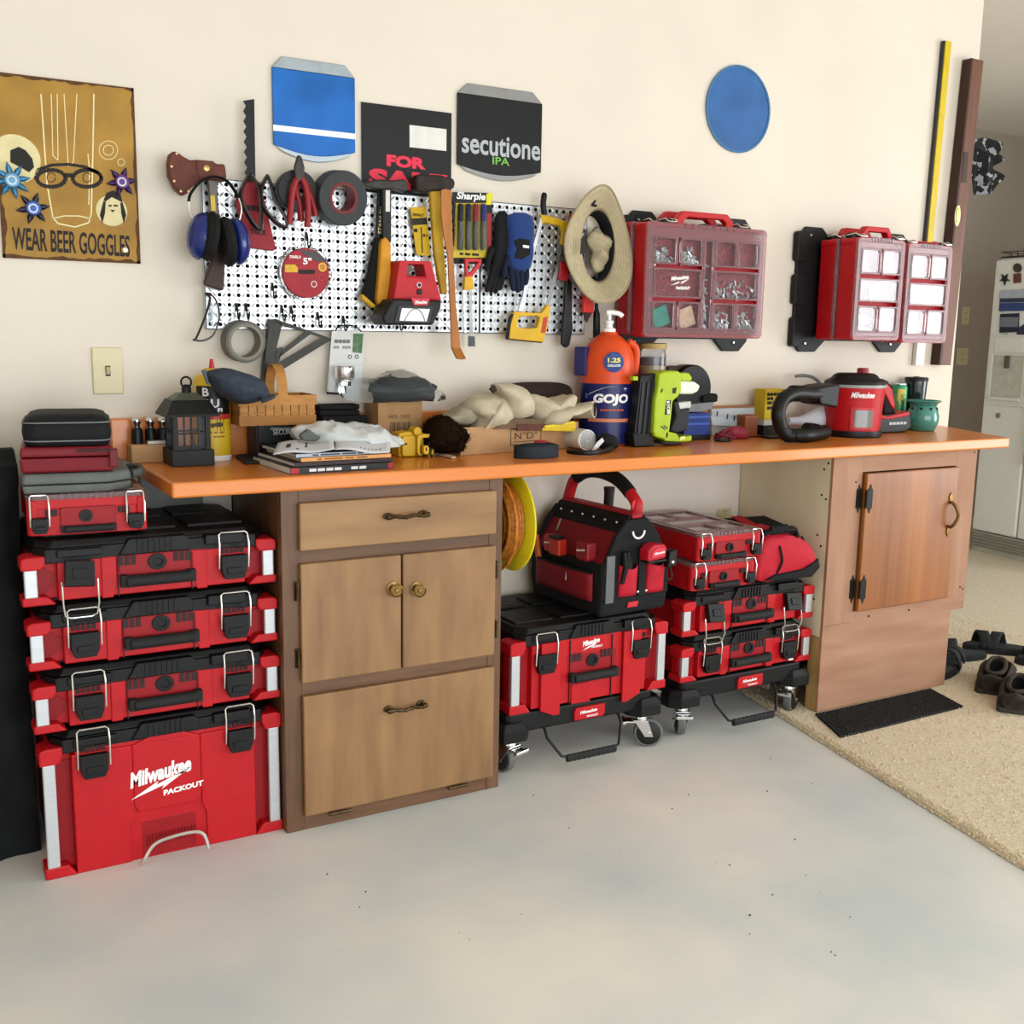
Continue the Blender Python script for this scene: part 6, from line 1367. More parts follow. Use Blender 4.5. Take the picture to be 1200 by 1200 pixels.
MB().tube(spline([(p.x-.045,p.y+.01,ZB+.006),(p.x-.075,p.y-.005,ZB+.004),(p.x-.07,p.y-.03,ZB+.004),(p.x-.03,p.y-.025,ZB+.004),(p.x-.015,p.y+.0,ZB+.008)],5),.004,8).build('tail',K('24161a',.5),t,smooth=True)
MB().tube(spline([(p.x+.05,p.y+.03,ZB+.003),(p.x+.13,p.y+.05,ZB+.003),(p.x+.25,p.y+.02,ZB+.003)],5),.0025,6).build('lead',K('24161a',.5),t,smooth=True)
# yellow box, goggles arcs, funnel
x0,x1=span(896,921,-.09); zz_=zt(908,456,-.09); t=T('yellow_box','yellow and black printed box standing behind the vacuum hose','box',((x0+x1)/2,-.06,ZB)); zk=ZB+.035
rbox('upper_carton',x0,x1,-.09,-.035,zk+.02,zz_,K('c9aa1c',.5,var=.08),t,bevel=.001); rbox('white_band',x0,x1,-.09,-.035,zk+.0003,zk+.0197,K('c4c0b4',.5),t,bevel=0); rbox('black_band',x0,x1,-.09,-.035,ZB,zk,BLK,t,bevel=.001)
for i,y in enumerate((462,467,472,478)): txt('lettering',('TITE','BOND','GLUE','WOOD')[i] if 0 else ('#-----','#-- --','#---','#-- ---')[i],908,y,-.0905,w=18,h=3.4,mat=INK,par=t,bold=.02)
t=T('clear_cone','frosted white funnel lying on its side behind the vacuum hose','funnel',(at(950,500,-.1).x,-.1,ZB)); fr=K('c4c6cc',.3,var=.05)
a=at(924,484,-.12); b=at(974,492,-.12); MB().tube([(a.x,-.12,ZB+.05),(a.x+.06,-.12,ZB+.048),(b.x-.01,-.12,ZB+.056)],[.013,.018,.055],24).build('cone',fr,t,smooth=True,ang=50)
t=T('grey_hose_ring','thin grey rubber rings standing behind the vacuum','ring',(at(952,470,-.06).x,-.06,ZB))
for q in ([(932,441),(942,440),(954,443),(963,453),(967,470),(968,490)],[(944,470),(948,458),(957,452),(966,456),(970,472),(968,492)]): MB().tube(spline([at(x,y,-.06) for x,y in q],5),.006,8,flat=.5).build('ring',K('6e6f6c',.4),t,smooth=True)
# vacuum
Yv=-.2; c=(at(999,490,Yv).x,Yv+.0); r=(at(1025,490,Yv).x-at(973,490,Yv).x)/2*.92; zz=lambda y: zt(999,y,Yv-r*.5); az=facing(c)
t=T('compact_vacuum','red and black compact vacuum with a ribbed hose on the right of the worktop','vacuum',(c[0],c[1],ZB))
MB().lathe([(r*.98,0),(r*1.0,.006),(r*.98,zz(505)-ZB)],(c[0],c[1],ZB),36).build('base_ring',BLK,t,smooth=True,ang=40)
MB().lathe([(r*.93,zz(505)),(r*.97,zz(478)),(r*1.02,zz(458)),(r*1.03,zz(454.5))],(c[0],c[1],0),36).build('tank','box_red',t,smooth=True,ang=40)
MB().lathe([(r*1.05,zz(454.5)),(r*1.06,zz(453)),(r*1.05,zz(451))],(c[0],c[1],0),36).build('seal',K('9a9a98',.4),t,smooth=True)
MB().lathe([(r*1.04,zz(451)),(r*1.0,zz(447)),(r*.8,zz(443.5)),(r*.72,zz(440)),(r*.6,zz(438)),(.001,zz(438))],(c[0],c[1],0),36).build('motor_head',BLK,t,smooth=True,ang=40)
MB().lathe([(.02,zz(438)),(.02,zz(433)),(.017,zz(432)),(.001,zz(432))],(c[0]+.035,c[1],0),18).build('power_knob',K('8c2028',.4),t,smooth=True,ang=40)
cylpatch(c,r*.955,az+.35,.42,zz(503),zz(477),.003).build('window_frame',K('c03038',.4),t,solid=.004); cylpatch(c,r*.955,az+.37,.32,zz(500),zz(480),.0065).build('window',K('7d7b74',.15,coat=.5),t)
cyltext('Milwaukee',c,r*1.0,az+.3,zz(462.5),.08,.02,shear=.3,bold=.03,lift=.004).build('lettering','white_print',t)
fl('inlet_block',[(958,455),(970,452),(985,450),(982,478),(962,474)],Yv-r*.95,.10,BLK,t,bevel=.006)
H=[(966,461,-.27),(950,462,-.28),(932,461,-.29),(918,468,-.3),(912,484,-.31),(916,502,-.31),(928,514,-.32),(944,517,-.33),(958,516,-.3),(966,511,-.26),(958,505,-.22),(944,503,-.22)]
P=spline([at(*q) for q in H],14); mn_=ZB+.0245
P=[Vector((q.x,q.y,max(q.z,mn_ if i<130 else mn_-.003))) for i,q in enumerate(P)]
MB().tube(P,[.024 if i%2 else .0218 for i in range(len(P))],12).build('hose',BLK,t,smooth=True,ang=70)
a=at(928,461,-.285); b=at(966,462,-.27); MB().tube([a,a.lerp(b,.3),a.lerp(b,.35),b],[.027,.027,.025,.025],14).build('hose_cuff',BLK,t,smooth=True,ang=30)
q=atz(905,513,ZB+.004); MB().box(q.x-.01,q.x+.09,q.y,q.y+.05,ZB,ZB+.008).build('nozzle',BLK,t,bevel=.003)
# drill
Yd=-.13; t=T('cordless_tool','red and black cordless tool standing on its battery behind the vacuum','power tool',(at(1046,508,Yd).x,Yd,ZB))
zl=zt(1046,486,Yd-.05)
fl('battery',[(1024,507),(1024,489),(1033,486),(1062,484),(1068,488),(1068,502),(1060,507),(1032,509)],Yd-.06,.09,BLK,t,bevel=.006); fl('battery_shoulder',[(1022,484),(1030,485),(1040,488),(1066,482),(1067,487),(1040,492),(1024,489)],Yd-.063,.095,'box_red',t,bevel=.004)
txt('lettering','#-----',1052,496,Yd-.0605,w=20,h=3,par=t,bold=0,mat=K('b8b8b8',.5))
fl('grip',[(1033,450),(1041,448),(1047,452),(1050,470),(1050,485),(1037,486),(1036,470)],Yd-.035,.06,BLKM,t,bevel=.008); fl('grip_inlay',[(1031,452),(1040,449),(1046,456),(1049,472),(1049,481),(1044,475),(1039,464)],Yd-.039,.02,'box_red',t,bevel=.004); fl('head',[(1022,449),(1036,444),(1043,447),(1040,453),(1028,460),(1022,480)],Yd-.03,.06,BLK,t,bevel=.006)
# can, tumbler, pot
def vessel(name,label,cat,px,Yc,prof,mat,part,n=28):    # prof: (radius m, pixel y)
    c=(at(px,480,Yc).x,Yc); t=T(name,label,cat,(c[0],c[1],ZB)); return t,c
c=(at(1053,470,-.045).x,-.045); t=T('drink_can','green and yellow aluminium drink can at the right end of the worktop','can',(c[0],c[1],ZB)); r=.030; zz=lambda y: zt(1053,y,-.07)
MB().lathe([(r*.8,0),(r,.008),(r,zz(455)-ZB),(r*.85,zz(451)-ZB)],(c[0],c[1],ZB),28).build('body',K('3f8f6a',.3,.3,hx2='8fae4a',scale=9,ramp=(.4,.6)),t,smooth=True,ang=50); MB().lathe([(r*.86,zz(451)),(r*.86,zz(450)),(r*.8,zz(449.7)),(r*.78,zz(450.5)),(.001,zz(450.5))],(c[0],c[1],0),28).build('top','galv',t,smooth=True,ang=30); cylpatch(c,r,facing(c)+.3,.5,zz(470),zz(456)).build('yellow_print',K('c8b84a',.3),t); cyltext('S',c,r,facing(c)+.5,zz(466),.016,.03,lift=.001).build('lettering',K('2f8f4f',.4),t)
c=(at(1072,470,-.06).x,-.06); t=T('tumbler','tall black tumbler beside the drink can at the right end of the worktop','tumbler',(c[0],c[1],ZB)); zz=lambda y: zt(1072,y,-.09); r=.042
MB().lathe([(r*.75,0),(r*.8,.005),(r,zz(447)-ZB)],(c[0],c[1],ZB),32).build('body',K('1c2524',.15,coat=.6,var=.3,scale=5),t,smooth=True,ang=50); MB().lathe([(r*1.04,zz(447)),(r*1.05,zz(444)),(r*.98,zz(442.5)),(.01,zz(442)),(.01,zz(441.5)),(.001,zz(441.5))],(c[0],c[1],0),32).build('lid',BLK,t,smooth=True,ang=40)
c=(at(1081,490,-.15).x,-.15); t=T('teal_pot','small teal ceramic pot with a row of holes at the worktop end','pot',(c[0],c[1],ZB)); zz=lambda y: zt(1081,y,-.19); TEAL=K('3f8577',.2,coat=.7,var=.12)
s=(at(1095,490,-.18).x-at(1067,490,-.18).x)/2*.9
MB().lathe([(s*.72,0),(s*.8,.004),(s*.98,zz(496)-ZB),(s,zz(489)-ZB),(s*.88,zz(480)-ZB),(s*.78,zz(477)-ZB),(s*.9,zz(473)-ZB),(s*1.08,zz(471)-ZB),(s*1.06,zz(470)-ZB),(s*.85,zz(472.5)-ZB),(s*.7,zz(475)-ZB),(.001,zz(475.5)-ZB)],(c[0],c[1],ZB),36).build('pot',TEAL,t,smooth=True,ang=60)
mb=MB()
for k in range(9):
    a=2*PI*k/9+.2; rr=s*.86; p=Vector((c[0]+rr*math.cos(a),c[1]+rr*math.sin(a),zz(479.5))); d=Vector((math.cos(a),math.sin(a),.35)).normalized(); mb.cyl(p-d*.002,p+d*.0012+d*.001,.0055,n=10)
o=mb.build('hole','dark_slot',t); o['kind']='stuff'
# ------------------------------------------------------------------ cases on the left stack
CLAMP[0]=None
def case(name,label,cat,x0,x1,y0,y1,z0,z1,mat,ch=.0,rz=0,split=.5,bev=.006):
    t=T(name,label,cat,((x0+x1)/2,(y0+y1)/2,z0),rz); w=(x1-x0)/2; d=(y1-y0)/2; h=z1-z0; zm=h*split
    o=[(-w,-d),(w-ch,-d),(w,-d+ch*.8),(w,d),(-w,d)] if ch else [(-w,-d),(w,-d),(w,d),(-w,d)]
    i=[(a*.97,b*.97) for a,b in o]
    MB().prism(i,0,zm-.001,None,o).build('lower_shell',mat,t,bevel=bev,local=True); MB().prism(o,zm+.001,h,None,i).build('upper_shell',mat,t,bevel=bev,local=True)
    return t
t=case('hard_case','grey plastic hard case on the small red organizer, left stack','case',-.285,-.055,-.39,-.11,.888,.932,K('5d605d',.55,var=.06),ch=.05,split=.45,rz=-.10)
MB().tube(spline([(.118,-.06,.028),(.14,-.04,.03),(.142,.03,.03),(.118,.06,.028)],5),.010,8,flat=.8).build('handle',K('4c4f4d',.6),t,local=True,smooth=True)
t=case('hard_case','dark red plastic hard case between the grey case and the black pouch','case',-.285,-.09,-.385,-.13,.9335,.990,K('72101c',.5,var=.08),split=.6,rz=-.12)
for x in (.085,): MB().box(x,.104,-.136,-.10,.01,.05).build('latch',K('641018',.5),t,local=True,bevel=.003)
MB().box(.02,.09,-.1345,-.132,.045,.052).build('lid_groove',K('3c0a10',.6),t,local=True)
t=T('zip_pouch','black zipped pouch with grey piping, topmost of the left stack','pouch',(-.185,-.265,.991),-.14)
def pl(z,k): return [(a*k,b*k,z) for a,b in rrect(-.092,.092,-.12,.115,.03,4)]
mb=MB(); mb.loft([pl(0,.9),pl(.006,.96),pl(.03,1.0),pl(.05,.98),pl(.064,.86),pl(.069,.7)]); mb.build('body',K('0e0e10',.75,var=.3,scale=40,bump=.3),t,local=True,smooth=True,ang=60)
for z,k in ((.012,.975),(.052,.985)): MB().tube([Vector(p) for p in pl(z,k)],.0016,6,True).build('piping',K('6f7276',.5),t,local=True)
# dark cover at the left edge
t=T('fabric_cover','black fabric cover heaped on the floor left of the red stack','cover',(-.62,-.2,0))
def cov(u,v):
    a=-PI*.02+PI*1.04*u; z=.945*v**.9; w=1-.3*max(0,v-.88)*3
    x=-.66+.47*w*math.cos(a); y=-.03-.29*w*math.sin(a)**.5 if math.sin(a)>0 else -.03
    k=.02*(1-v*.4); n_=noise.noise_vector(Vector((x*5,y*5,z*3.2)))*.07+noise.noise_vector(Vector((x*14,y*14,z*4)))*.03
    return (min(x+n_.x,-.292),max(-.345,min(y+n_.y,-.022)),max(0.001,z+n_.z*.6*(v>0)))
mb=MB(); mb.grid(cov,60,40); n0=len(mb.v); mb.v.append((-.66,-.12,.96)); top=[39*60+i for i in range(60)]; mb.f+=[(top[i],top[i+1],n0) for i in range(59)]
mb.build('draped_cloth',K('131517',.95,var=.3,scale=12,bump=.5,bscale=60),t,smooth=True,ang=80)
tag(MB().box(-.42,-.318,-.014,-.003,.0,1.09).build('grey_board',K('6d7178',.7,var=.1),None,bevel=.003),'narrow blue grey board standing on end against the wall at the far left','board')
tag(MB().box(.012,.17,-.045,-.004,.74,.872).build('support_plate',K('6b6c66',.6,.2),None,bevel=.002),'grey metal plate under the left end of the worktop','bracket')
# ------------------------------------------------------------------ cord reel on the cabinet side
c=Vector((.90,-.335,.735)); R=Matrix.Translation(c)@Matrix.Rotation(PI/2,4,'Y')
t=T('cord_reel','yellow plastic cord reel wound with orange cord, hung on the side of the drawer cabinet','cord reel',(c.x,c.y,c.z-.14))
RY=K('d9c81e',.4,var=.05)
MB().lathe([(.03,.036),(.10,.036),(.138,.044),(.1425,.046),(.1425,.050),(.137,.050),(.10,.042),(.03,.042)],(0,0,0),40,R,cap=False).build('flange',RY,t,smooth=True,ang=40)
MB().lathe([(.03,-.026),(.07,-.026),(.07,-.021),(.03,-.021)],(0,0,0),32,R,cap=False).build('flange',RY,t,smooth=True,ang=40)
MB().lathe([(.012,-.0285),(.035,-.0285),(.045,-.02),(.045,.045),(.03,.048),(.012,.05)],(0,0,0),24,R).build('hub',RY,t,smooth=True,ang=40)
mb=MB(); P=[]
for i in range(13*18):
    a=i*2*PI/18; lay=i//(18*6); k=(i/18)%6; P.append(R@Vector(((.075+.018*lay+.012*(i//(18*6)))*math.cos(a),(.075+.018*lay+.012*(i//(18*6)))*math.sin(a),-.013+.0085*(k if lay%2==0 else 6-k)*.95)))
mb.tube(P,.0052,7); mb.build('cord',K('a8641c',.5,var=.4,scale=90),t,smooth=True)
MB().lathe([(.009,.05),(.009,.07),(.015,.072),(.015,.092),(.012,.095),(.001,.095)],(0,0,0),16,R).build('axle_knob',BLK,t,smooth=True,ang=40)
# ------------------------------------------------------------------ open tote on the big box
TR=K('7a0f1b',.7,var=.1,scale=60,bump=.3); TR2=K('b5162a',.65,var=.1,scale=60,bump=.3); TB=K('0e0e11',.8,var=.3,scale=60,bump=.3)
bz=.4375; t=T('tote_bag','open red and black tool tote with a curved top handle, on the large red box','tool bag',(1.322,-.235,bz),.07)
w,d=.125,.172
def L(name,mb,mat,par=t,**k): return mb.build(name,mat,par,local=True,**k)
L('base_tray',MB().hexa([(-w,-d,0),(w,-d,0),(w,d,0),(-w,d,0)],[(-w-.006,-d-.006,.055),(w+.006,-d-.006,.055),(w+.006,d+.006,.055),(-w-.006,d+.006,.055)]),TB,bevel=.012)
for s in (-1,1):     # end panels, front and back
    pts=[(-w-.004,.05),(w+.004,.05),(w-.0,.15),(w-.045,.24),(w-.085,.285),(-w+.085,.285),(-w+.045,.24),(-w,.15)]
    L('end_panel',MB().prism(pts,s*d-.008,s*d+.008,WALLT),TB,bevel=.006)
for s in (-1,1):     # long sides: lower wall, upper sloping flap
    L('side_wall',MB().hexa([(s*w-.005,-d,.05),(s*w+.005,-d,.05),(s*w+.005,d,.05),(s*w-.005,d,.05)],[(s*w*.97-.005,-d,.16),(s*w*.97+.005,-d,.16),(s*w*.97+.005,d,.16),(s*w*.97-.005,d,.16)]),TB,bevel=.003)
    L('upper_flap',MB().hexa([(s*w*.93-.004,-d,.155),(s*w*.93+.004,-d,.155),(s*w*.93+.004,d,.155),(s*w*.93-.004,d,.155)],[(s*.028-.004,-d,.28),(s*.028+.004,-d,.28),(s*.028+.004,d,.28),(s*.028-.004,d,.28)]),TR,bevel=.003)
    sp=L('spine_plate',MB().hexa([(s*.055-.004,-d-.002,.245),(s*.055+.004,-d-.002,.245),(s*.055+.004,d,.245),(s*.055-.004,d,.245)],[(s*.024-.004,-d-.002,.295),(s*.024+.004,-d-.002,.295),(s*.024+.004,d,.295),(s*.024-.004,d,.295)]),TB,bevel=.002)
    mb=MB()
    for k in range(6): mb.ell((s*.046,-d+.035+.055*k,.272),(.004,.004,.004),8,6)
    o=L('rivet',mb,'galv',sp); o['kind']='stuff'
L('top_rail',MB().box(-.02,.02,-d-.006,d+.002,.286,.302),K('a01525',.5),bevel=.005)
hp=spline([(0,-d+.004,.30),(0,-d+.008,.335),(0,-d*.45,.39),(0,d*.25,.40),(0,d*.75,.365),(0,d-.01,.30)],8)
n=len(hp); L('handle',MB().tube(hp,[.018]*n,12),K('a8141f',.5),smooth=True); L('handle_grip',MB().tube(hp[11:-9],[.0205]*(n-20),12),BLKM,smooth=True)
L('handle_end',MB().lathe([(.021,0),(.021,.006),(.017,.008),(.001,.008)],(0,0,0),16,Matrix.Translation((0,-d+.002,.325))@Matrix.Rotation(PI/2,4,'X')),K('e0303c',.4),smooth=True,ang=40)
# front pockets, stripe, ring, tape measure
def bulge(x0,x1,z0,z1,y,dep,s=1):   # a pocket bulging out of the front end
    return MB().grid(lambda u,v:(x0+(x1-x0)*u, y-dep*math.sin(PI*min(1,max(0,u)))**.6*(.35+.65*v**.7), z0+(z1-z0)*v-.012*v*math.sin(PI*u)),12,7)
yf=-d-.009
for a,b in ((-.068,.0),(.035,.105)): L('front_pocket',bulge(a,b,.06,.155,yf,.022),TR2,smooth=True,solid=.003)
L('reflective_stripe',MB().prism([(-w+.008,.045),(-w+.038,.045),(-w+.040,.185),(-w+.010,.185)],yf-.004,yf,WALLT),K('5f6264',.4),bevel=.001)
L('centre_strap',MB().box(.004,.032,yf-.006,yf,.055,.18),TB,bevel=.002)
mb=MB()
for k in (-.002,.03): mb.ell((k+.004,yf-.006,.068),(.0045,.003,.0045),8,6)
o=L('snap',mb,'galv'); o['kind']='stuff'
L('d_ring',MB().tube([(-.006+.022*math.cos(PI+PI*i/12),yf-.010,.252+.022*math.sin(PI+PI*i/12)) for i in range(13)],.003,8),'white_print',smooth=True)
tm=L('tape_measure',MB().prism([(.0,.165),(.068,.170),(.072,.20),(.062,.213),(.02,.215),(.0,.198)],yf-.05,yf-.006,WALLT),K('b3182a',.4),bevel=.006); L('tape_label',MB().prism([(.012,.176),(.062,.18),(.062,.20),(.03,.204),(.012,.192)],yf-.0525,yf-.049,WALLT),K('cf3848',.4),tm,bevel=.001)
L('lettering',MB().text('Milwaukee',FR(.04,yf-.0528,.19,.1),w=.04,shear=.3,bold=.03),'white_print',tm); L('tape_belt',MB().box(.0,.072,yf-.051,yf-.02,.160,.168),BLK,tm,bevel=.003)
L('radio',MB().hexa([(.088,yf-.04,.135),(.122,yf-.04,.14),(.122,yf-.01,.14),(.088,yf-.01,.135)],[(.092,yf-.04,.185),(.122,yf-.04,.19),(.122,yf-.01,.19),(.092,yf-.01,.185)]),BLK,bevel=.005); L('radio_light',MB().box(.100,.108,yf-.042,yf-.04,.15,.157),'white_print')
L('wrist_cord',MB().tube(spline([(.10,yf-.03,.145),(.108,yf-.035,.11),(.095,yf-.036,.10),(.085,yf-.034,.115)],5),.0022,6),BLK,smooth=True)
for a in (-.058,-.045): L('pocket_tool',MB().tube([(a,yf-.004,.10),(a+.004,yf-.014,.15),(a-.004,yf-.016,.195)],[.009,.010,.006],8),BLK,smooth=True)
# left side: long zip pocket, tape measures, small tools
xs=-w-.008
L('side_pocket',MB().grid(lambda u,v:(xs-.018*math.sin(PI*u)**.5*(.4+.6*v),-d+.03+(2*d-.06)*u,.045+.085*v),14,6),TR,smooth=True,solid=.004)
L('side_pocket_edge',MB().tube([(xs-.016*math.sin(PI*i/12)**.5-.002,-d+.03+(2*d-.06)*i/12,.13) for i in range(13)],.004,6),TB,smooth=True)
L('zip_pocket',MB().grid(lambda u,v:(-w*.86-.012*math.sin(PI*u)**.5-.0+.045*v,-d+.02+(d*.9)*u,.15+.06*v),10,5),TR,smooth=True,solid=.004)
for y,zc,r,hx in ((.06,.185,.026,'b0202c'),(-.105,.19,.028,'7c1620')):
    q=L('tape_measure',MB().prism(rrect(-r,r,-r,r,.011),-.018,.018,Matrix.Translation((-w-.006,y,zc))@Matrix.Rotation(-PI/2,4,'Z')@WALLT),K(hx,.4,var=.15),bevel=.005)
    L('lettering',MB().text('Milwaukee',frame((-w-.026,y,zc+.004),(0,-1,.2),(0,0,1)),w=r*1.5,shear=.3,bold=.03),'white_print',q)
L('battery_tool',MB().box(-w-.03,-w+.005,.0,.05,.155,.205),K('b32a1a',.4),bevel=.006); L('battery_tool_cap',MB().box(-w-.033,-w-.005,.002,.048,.205,.215),BLK,bevel=.003)
L('orange_knife',MB().tube([(-w-.012,.125,.13),(-w-.02,.128,.2)],[.010,.008],8),K('c8591c',.4),smooth=True)
for k in range(3): L('allen_key',MB().tube(spline([(-w-.015,.14+.008*k,.15),(-w-.018,.14+.008*k,.215+.008*k),(-w-.018,.155+.008*k,.225+.008*k)],4),.0022,6),'chrome',smooth=True)
L('clip_key',MB().tube([(-w-.022,-.03,.09),(-w-.024,-.035,.135)],.0035,8),'chrome',smooth=True); L('zip_pull',MB().tube([(-.082,.09,.25),(-.09,.098,.215)],.003,6),'galv')
L('flashlight',MB().tube([(.045,.02,.2),(.05,.02,.33),(.05,.02,.35)],[.014,.016,.018],12),K('1c1416',.5),smooth=True)
L('tray_badge',MB().prism([(-.03,.022),(.008,.022),(.012,.038),(-.026,.038)],-d-.009,-d-.003,WALLT),K('c42432',.4),bevel=.001)
# ------------------------------------------------------------------ small zip bag beside the clear lid cases
bz=.4835; t=T('small_tool_bag','small red and black cloth tool bag slumped against the plywood cabinet side','tool bag',(1.95,-.275,bz+.002),-.12)
prof=[(-.125,.0),(-.02,-.002),(.10,.0),(.13,.03),(.12,.075),(.075,.125),(.02,.15),(-.05,.155),(-.105,.145),(-.13,.07)]
def lp(y,k,dz=0): 
    q=spline([(a*k,y,max(0,b*k+dz)) for a,b in prof],3,True); return [tuple(v+noise.noise_vector(v*16)*.006*Vector((1,0,1))) if v.z>.01 else tuple(v) for v in q]
L('body',MB().loft([lp(-.15,.78),lp(-.145,.9),lp(-.10,.99),lp(0,1.0),lp(.09,.97),lp(.14,.8)]),TR2,t,smooth=True,ang=60)
low=[(-.10,.0),(.10,-.002),(.133,.03),(.124,.06),(.06,.03),(-.06,.018)]
L('lower_panel',MB().loft([[(a*k,y,max(0,b*k)) for a,b in low] for y,k in ((-.158,.86),(-.150,.95),(-.10,1.02),(0,1.03),(.09,1.0))]),TB,t,smooth=True,ang=50,bevel=.002)
L('top_panel',MB().hexa([(-.128,-.135,.085),(.065,-.135,.105),(.085,.10,.125),(-.125,.10,.12)],[(-.118,-.125,.135),(.055,-.125,.152),(.075,.09,.165),(-.112,.09,.165)]),TB,t,bevel=.012,seg=3)
L('red_strip',MB().hexa([(-.09,-.115,.143),(-.05,-.115,.146),(-.03,.08,.166),(-.07,.08,.165)],[(-.09,-.115,.147),(-.05,-.115,.150),(-.03,.08,.170),(-.07,.08,.169)]),TR2,t,bevel=.001)
L('carry_strap',MB().tube(spline([(-.11,-.13,.12),(-.10,-.15,.155),(-.03,-.155,.165),(.02,-.15,.16),(.035,-.13,.12)],5),.011,8,flat=.5),TB,t,smooth=True)
L('strap_wrap',MB().tube([(-.08,-.153,.162),(-.02,-.156,.166)],[.015,.015],10,flat=.7),BLKM,t,smooth=True)
L('zip_seam',MB().tube(spline([(.06,-.13,.13),(.09,-.10,.11),(.11,0,.10),(.10,.08,.10)],5),.0035,6),TB,t,smooth=True)
L('side_seam',MB().tube(spline([(-.04,-.152,.11),(-.03,-.156,.06),(-.045,-.150,.02)],5),.004,6),TB,t,smooth=True)
# ------------------------------------------------------------------ shoes on the carpet
CZ=.0112
SHOE=K('332c27',.9,var=.5,scale=30,bump=.5,bscale=80); SOLE=K('3a352f',.8,var=.3,scale=30)
def clog(label,x,y,rz,mir):
    t=T('slip_on_shoe',label,'shoe',(x,y,CZ),rz,'worn slip on shoes on the carpet'); L2,Wd=.285,.058
    def sec(u):   # u 0 heel .. 1 toe ; half width and height
        wv=Wd*(.78+.28*math.sin(PI*min(1,u*.9+.05)))*(1 if u<.85 else math.sqrt(max(.05,1-((u-.85)/.16)**2)))*(1 if u>.06 else .82)
        hv=.058+.030*min(1,max(0,(u-.08)/.4))**1.3 if u<.5 else .088*(1-.62*((u-.5)/.5)**1.3)
        return wv,hv
    loops=[]
    for i in range(17):
        u=i/16; wv,hv=sec(u); X=-L2/2+L2*u; lp_=[]
        for k in range(20):
            a=2*PI*k/20; c_,s_=math.cos(a),math.sin(a); p=Vector((X,wv*c_*(1 if s_<0 else 1-.15*s_),.016+max(0,hv*(.5+.5*s_))*.95))
            p+=noise.noise_vector(p*30+Vector((x*9,0,0)))*.003; lp_.append(tuple(p))
        loops.append(lp_)
    # cut the opening: push the upper points of the middle sections down into the shoe
    for i in range(2,10):
        for k in range(20):
            a=2*PI*k/20
            if math.sin(a)>.72:
                q=loops[i][k]; loops[i][k]=(q[0],q[1]*.8,.03)
    u_=MB().loft(loops); L('upper',u_,SHOE,t,smooth=True,ang=70)
    op=[]
    for i in range(25):
        a=2*PI*i/24; uu=.345+.235*math.cos(a); wv,hv=sec(uu); op.append((-L2/2+L2*uu,.030*math.sin(a),.016+hv*.90+.004*math.cos(a*2)))
    L('collar',MB().tube(op[:-1],.0075,8,True),K('3a332d',.9,var=.5,scale=60,bump=.5),t,smooth=True)
    L('lining',MB().add([(p[0],p[1],p[2]-.012) for p in op[:-1]]+[(-L2/2+L2*.345,0,.03)],[(i,(i+1)%24,24) for i in range(24)]),K('0c0a09',1),t)
    out=[]
    for i in range(33):
        u=i/16 if i<=16 else (32-i)/16
        if i in (16,32): continue
        wv,_=sec(u); out.append((-L2/2-.004+(L2+.008)*u,(wv+.004)*(1 if i<16 else -1)))
    L('sole',MB().prism(out,0,.018),SOLE,t,bevel=.004)
    return t
clog('worn dark slip on shoe nearer the camera, on the carpet by the rubber mat',2.795,-.69,.50,0)
clog('worn dark slip on shoe behind its mate, close to the plywood cabinet',2.90,-.525,.50,0)
SND=K('17191b',.7,var=.3,scale=40,bump=.2); SND2=K('2b3236',.7,var=.3,scale=40)
def sandal(label,x,y,rz,z=CZ):
    t=T('slide_sandal',label,'sandal',(x,y,z),rz,'black sandals behind the slip on shoes'); L2=.28
    out=[]
    for i in range(40):
        a=2*PI*i/40; c_,s_=math.cos(a),math.sin(a); out.append((L2/2*c_,(.044+.008*c_)*s_*(1 if abs(c_)<.97 else .9)))
    L('sole',MB().prism(out,0,.028),SND,t,bevel=.006); L('footbed',MB().prism([(a*.93,b*.88) for a,b in out],.028,.031),SND2,t,bevel=.002)
    for x0,dx in ((.015,.05),(.07,-.03)):
        P=[(x0+dx*(v-.5),-.048*math.cos(PI*v),.02+.062*math.sin(PI*v)) for v in [i/14 for i in range(15)]]
        mb=MB(); mb.grid(lambda u,v:(P[round(v*14)][0]+(u-.5)*.042,P[round(v*14)][1],P[round(v*14)][2]),4,15); L('strap',mb,SND,t,smooth=True,solid=.005)
    return t
sandal('black sandal lying behind the slip on shoes, beside the cabinet corner',3.02,-.245,2.75)
sandal('black sandal with crossed straps behind the slip on shoes, in the middle',3.27,-.27,2.3)
sandal('dark grey sandal at the right photo edge behind the slip on shoes',3.30,-.48,2.45)
sandal('dark sandal half hidden by the plywood cabinet, in front of the others',2.87,-.335,.5)
# ------------------------------------------------------------------ refrigerator in the recess
FO=Vector((4.99,1.19,0)); fd=Vector((-.08,-.9968,0)); rz=math.atan2(fd.y,fd.x); fn=Vector((-fd.y,fd.x,0)); 
FW=K('e4e6e2',.35,var=.03,scale=4,bump=.1,bscale=300); FG=K('c9cabf',.5,var=.1); FW2=K('eceeea',.35,var=.02)
t=T('refrigerator','white side by side refrigerator with a water dispenser in the recess at right','refrigerator',(FO.x,FO.y,.0115),rz)
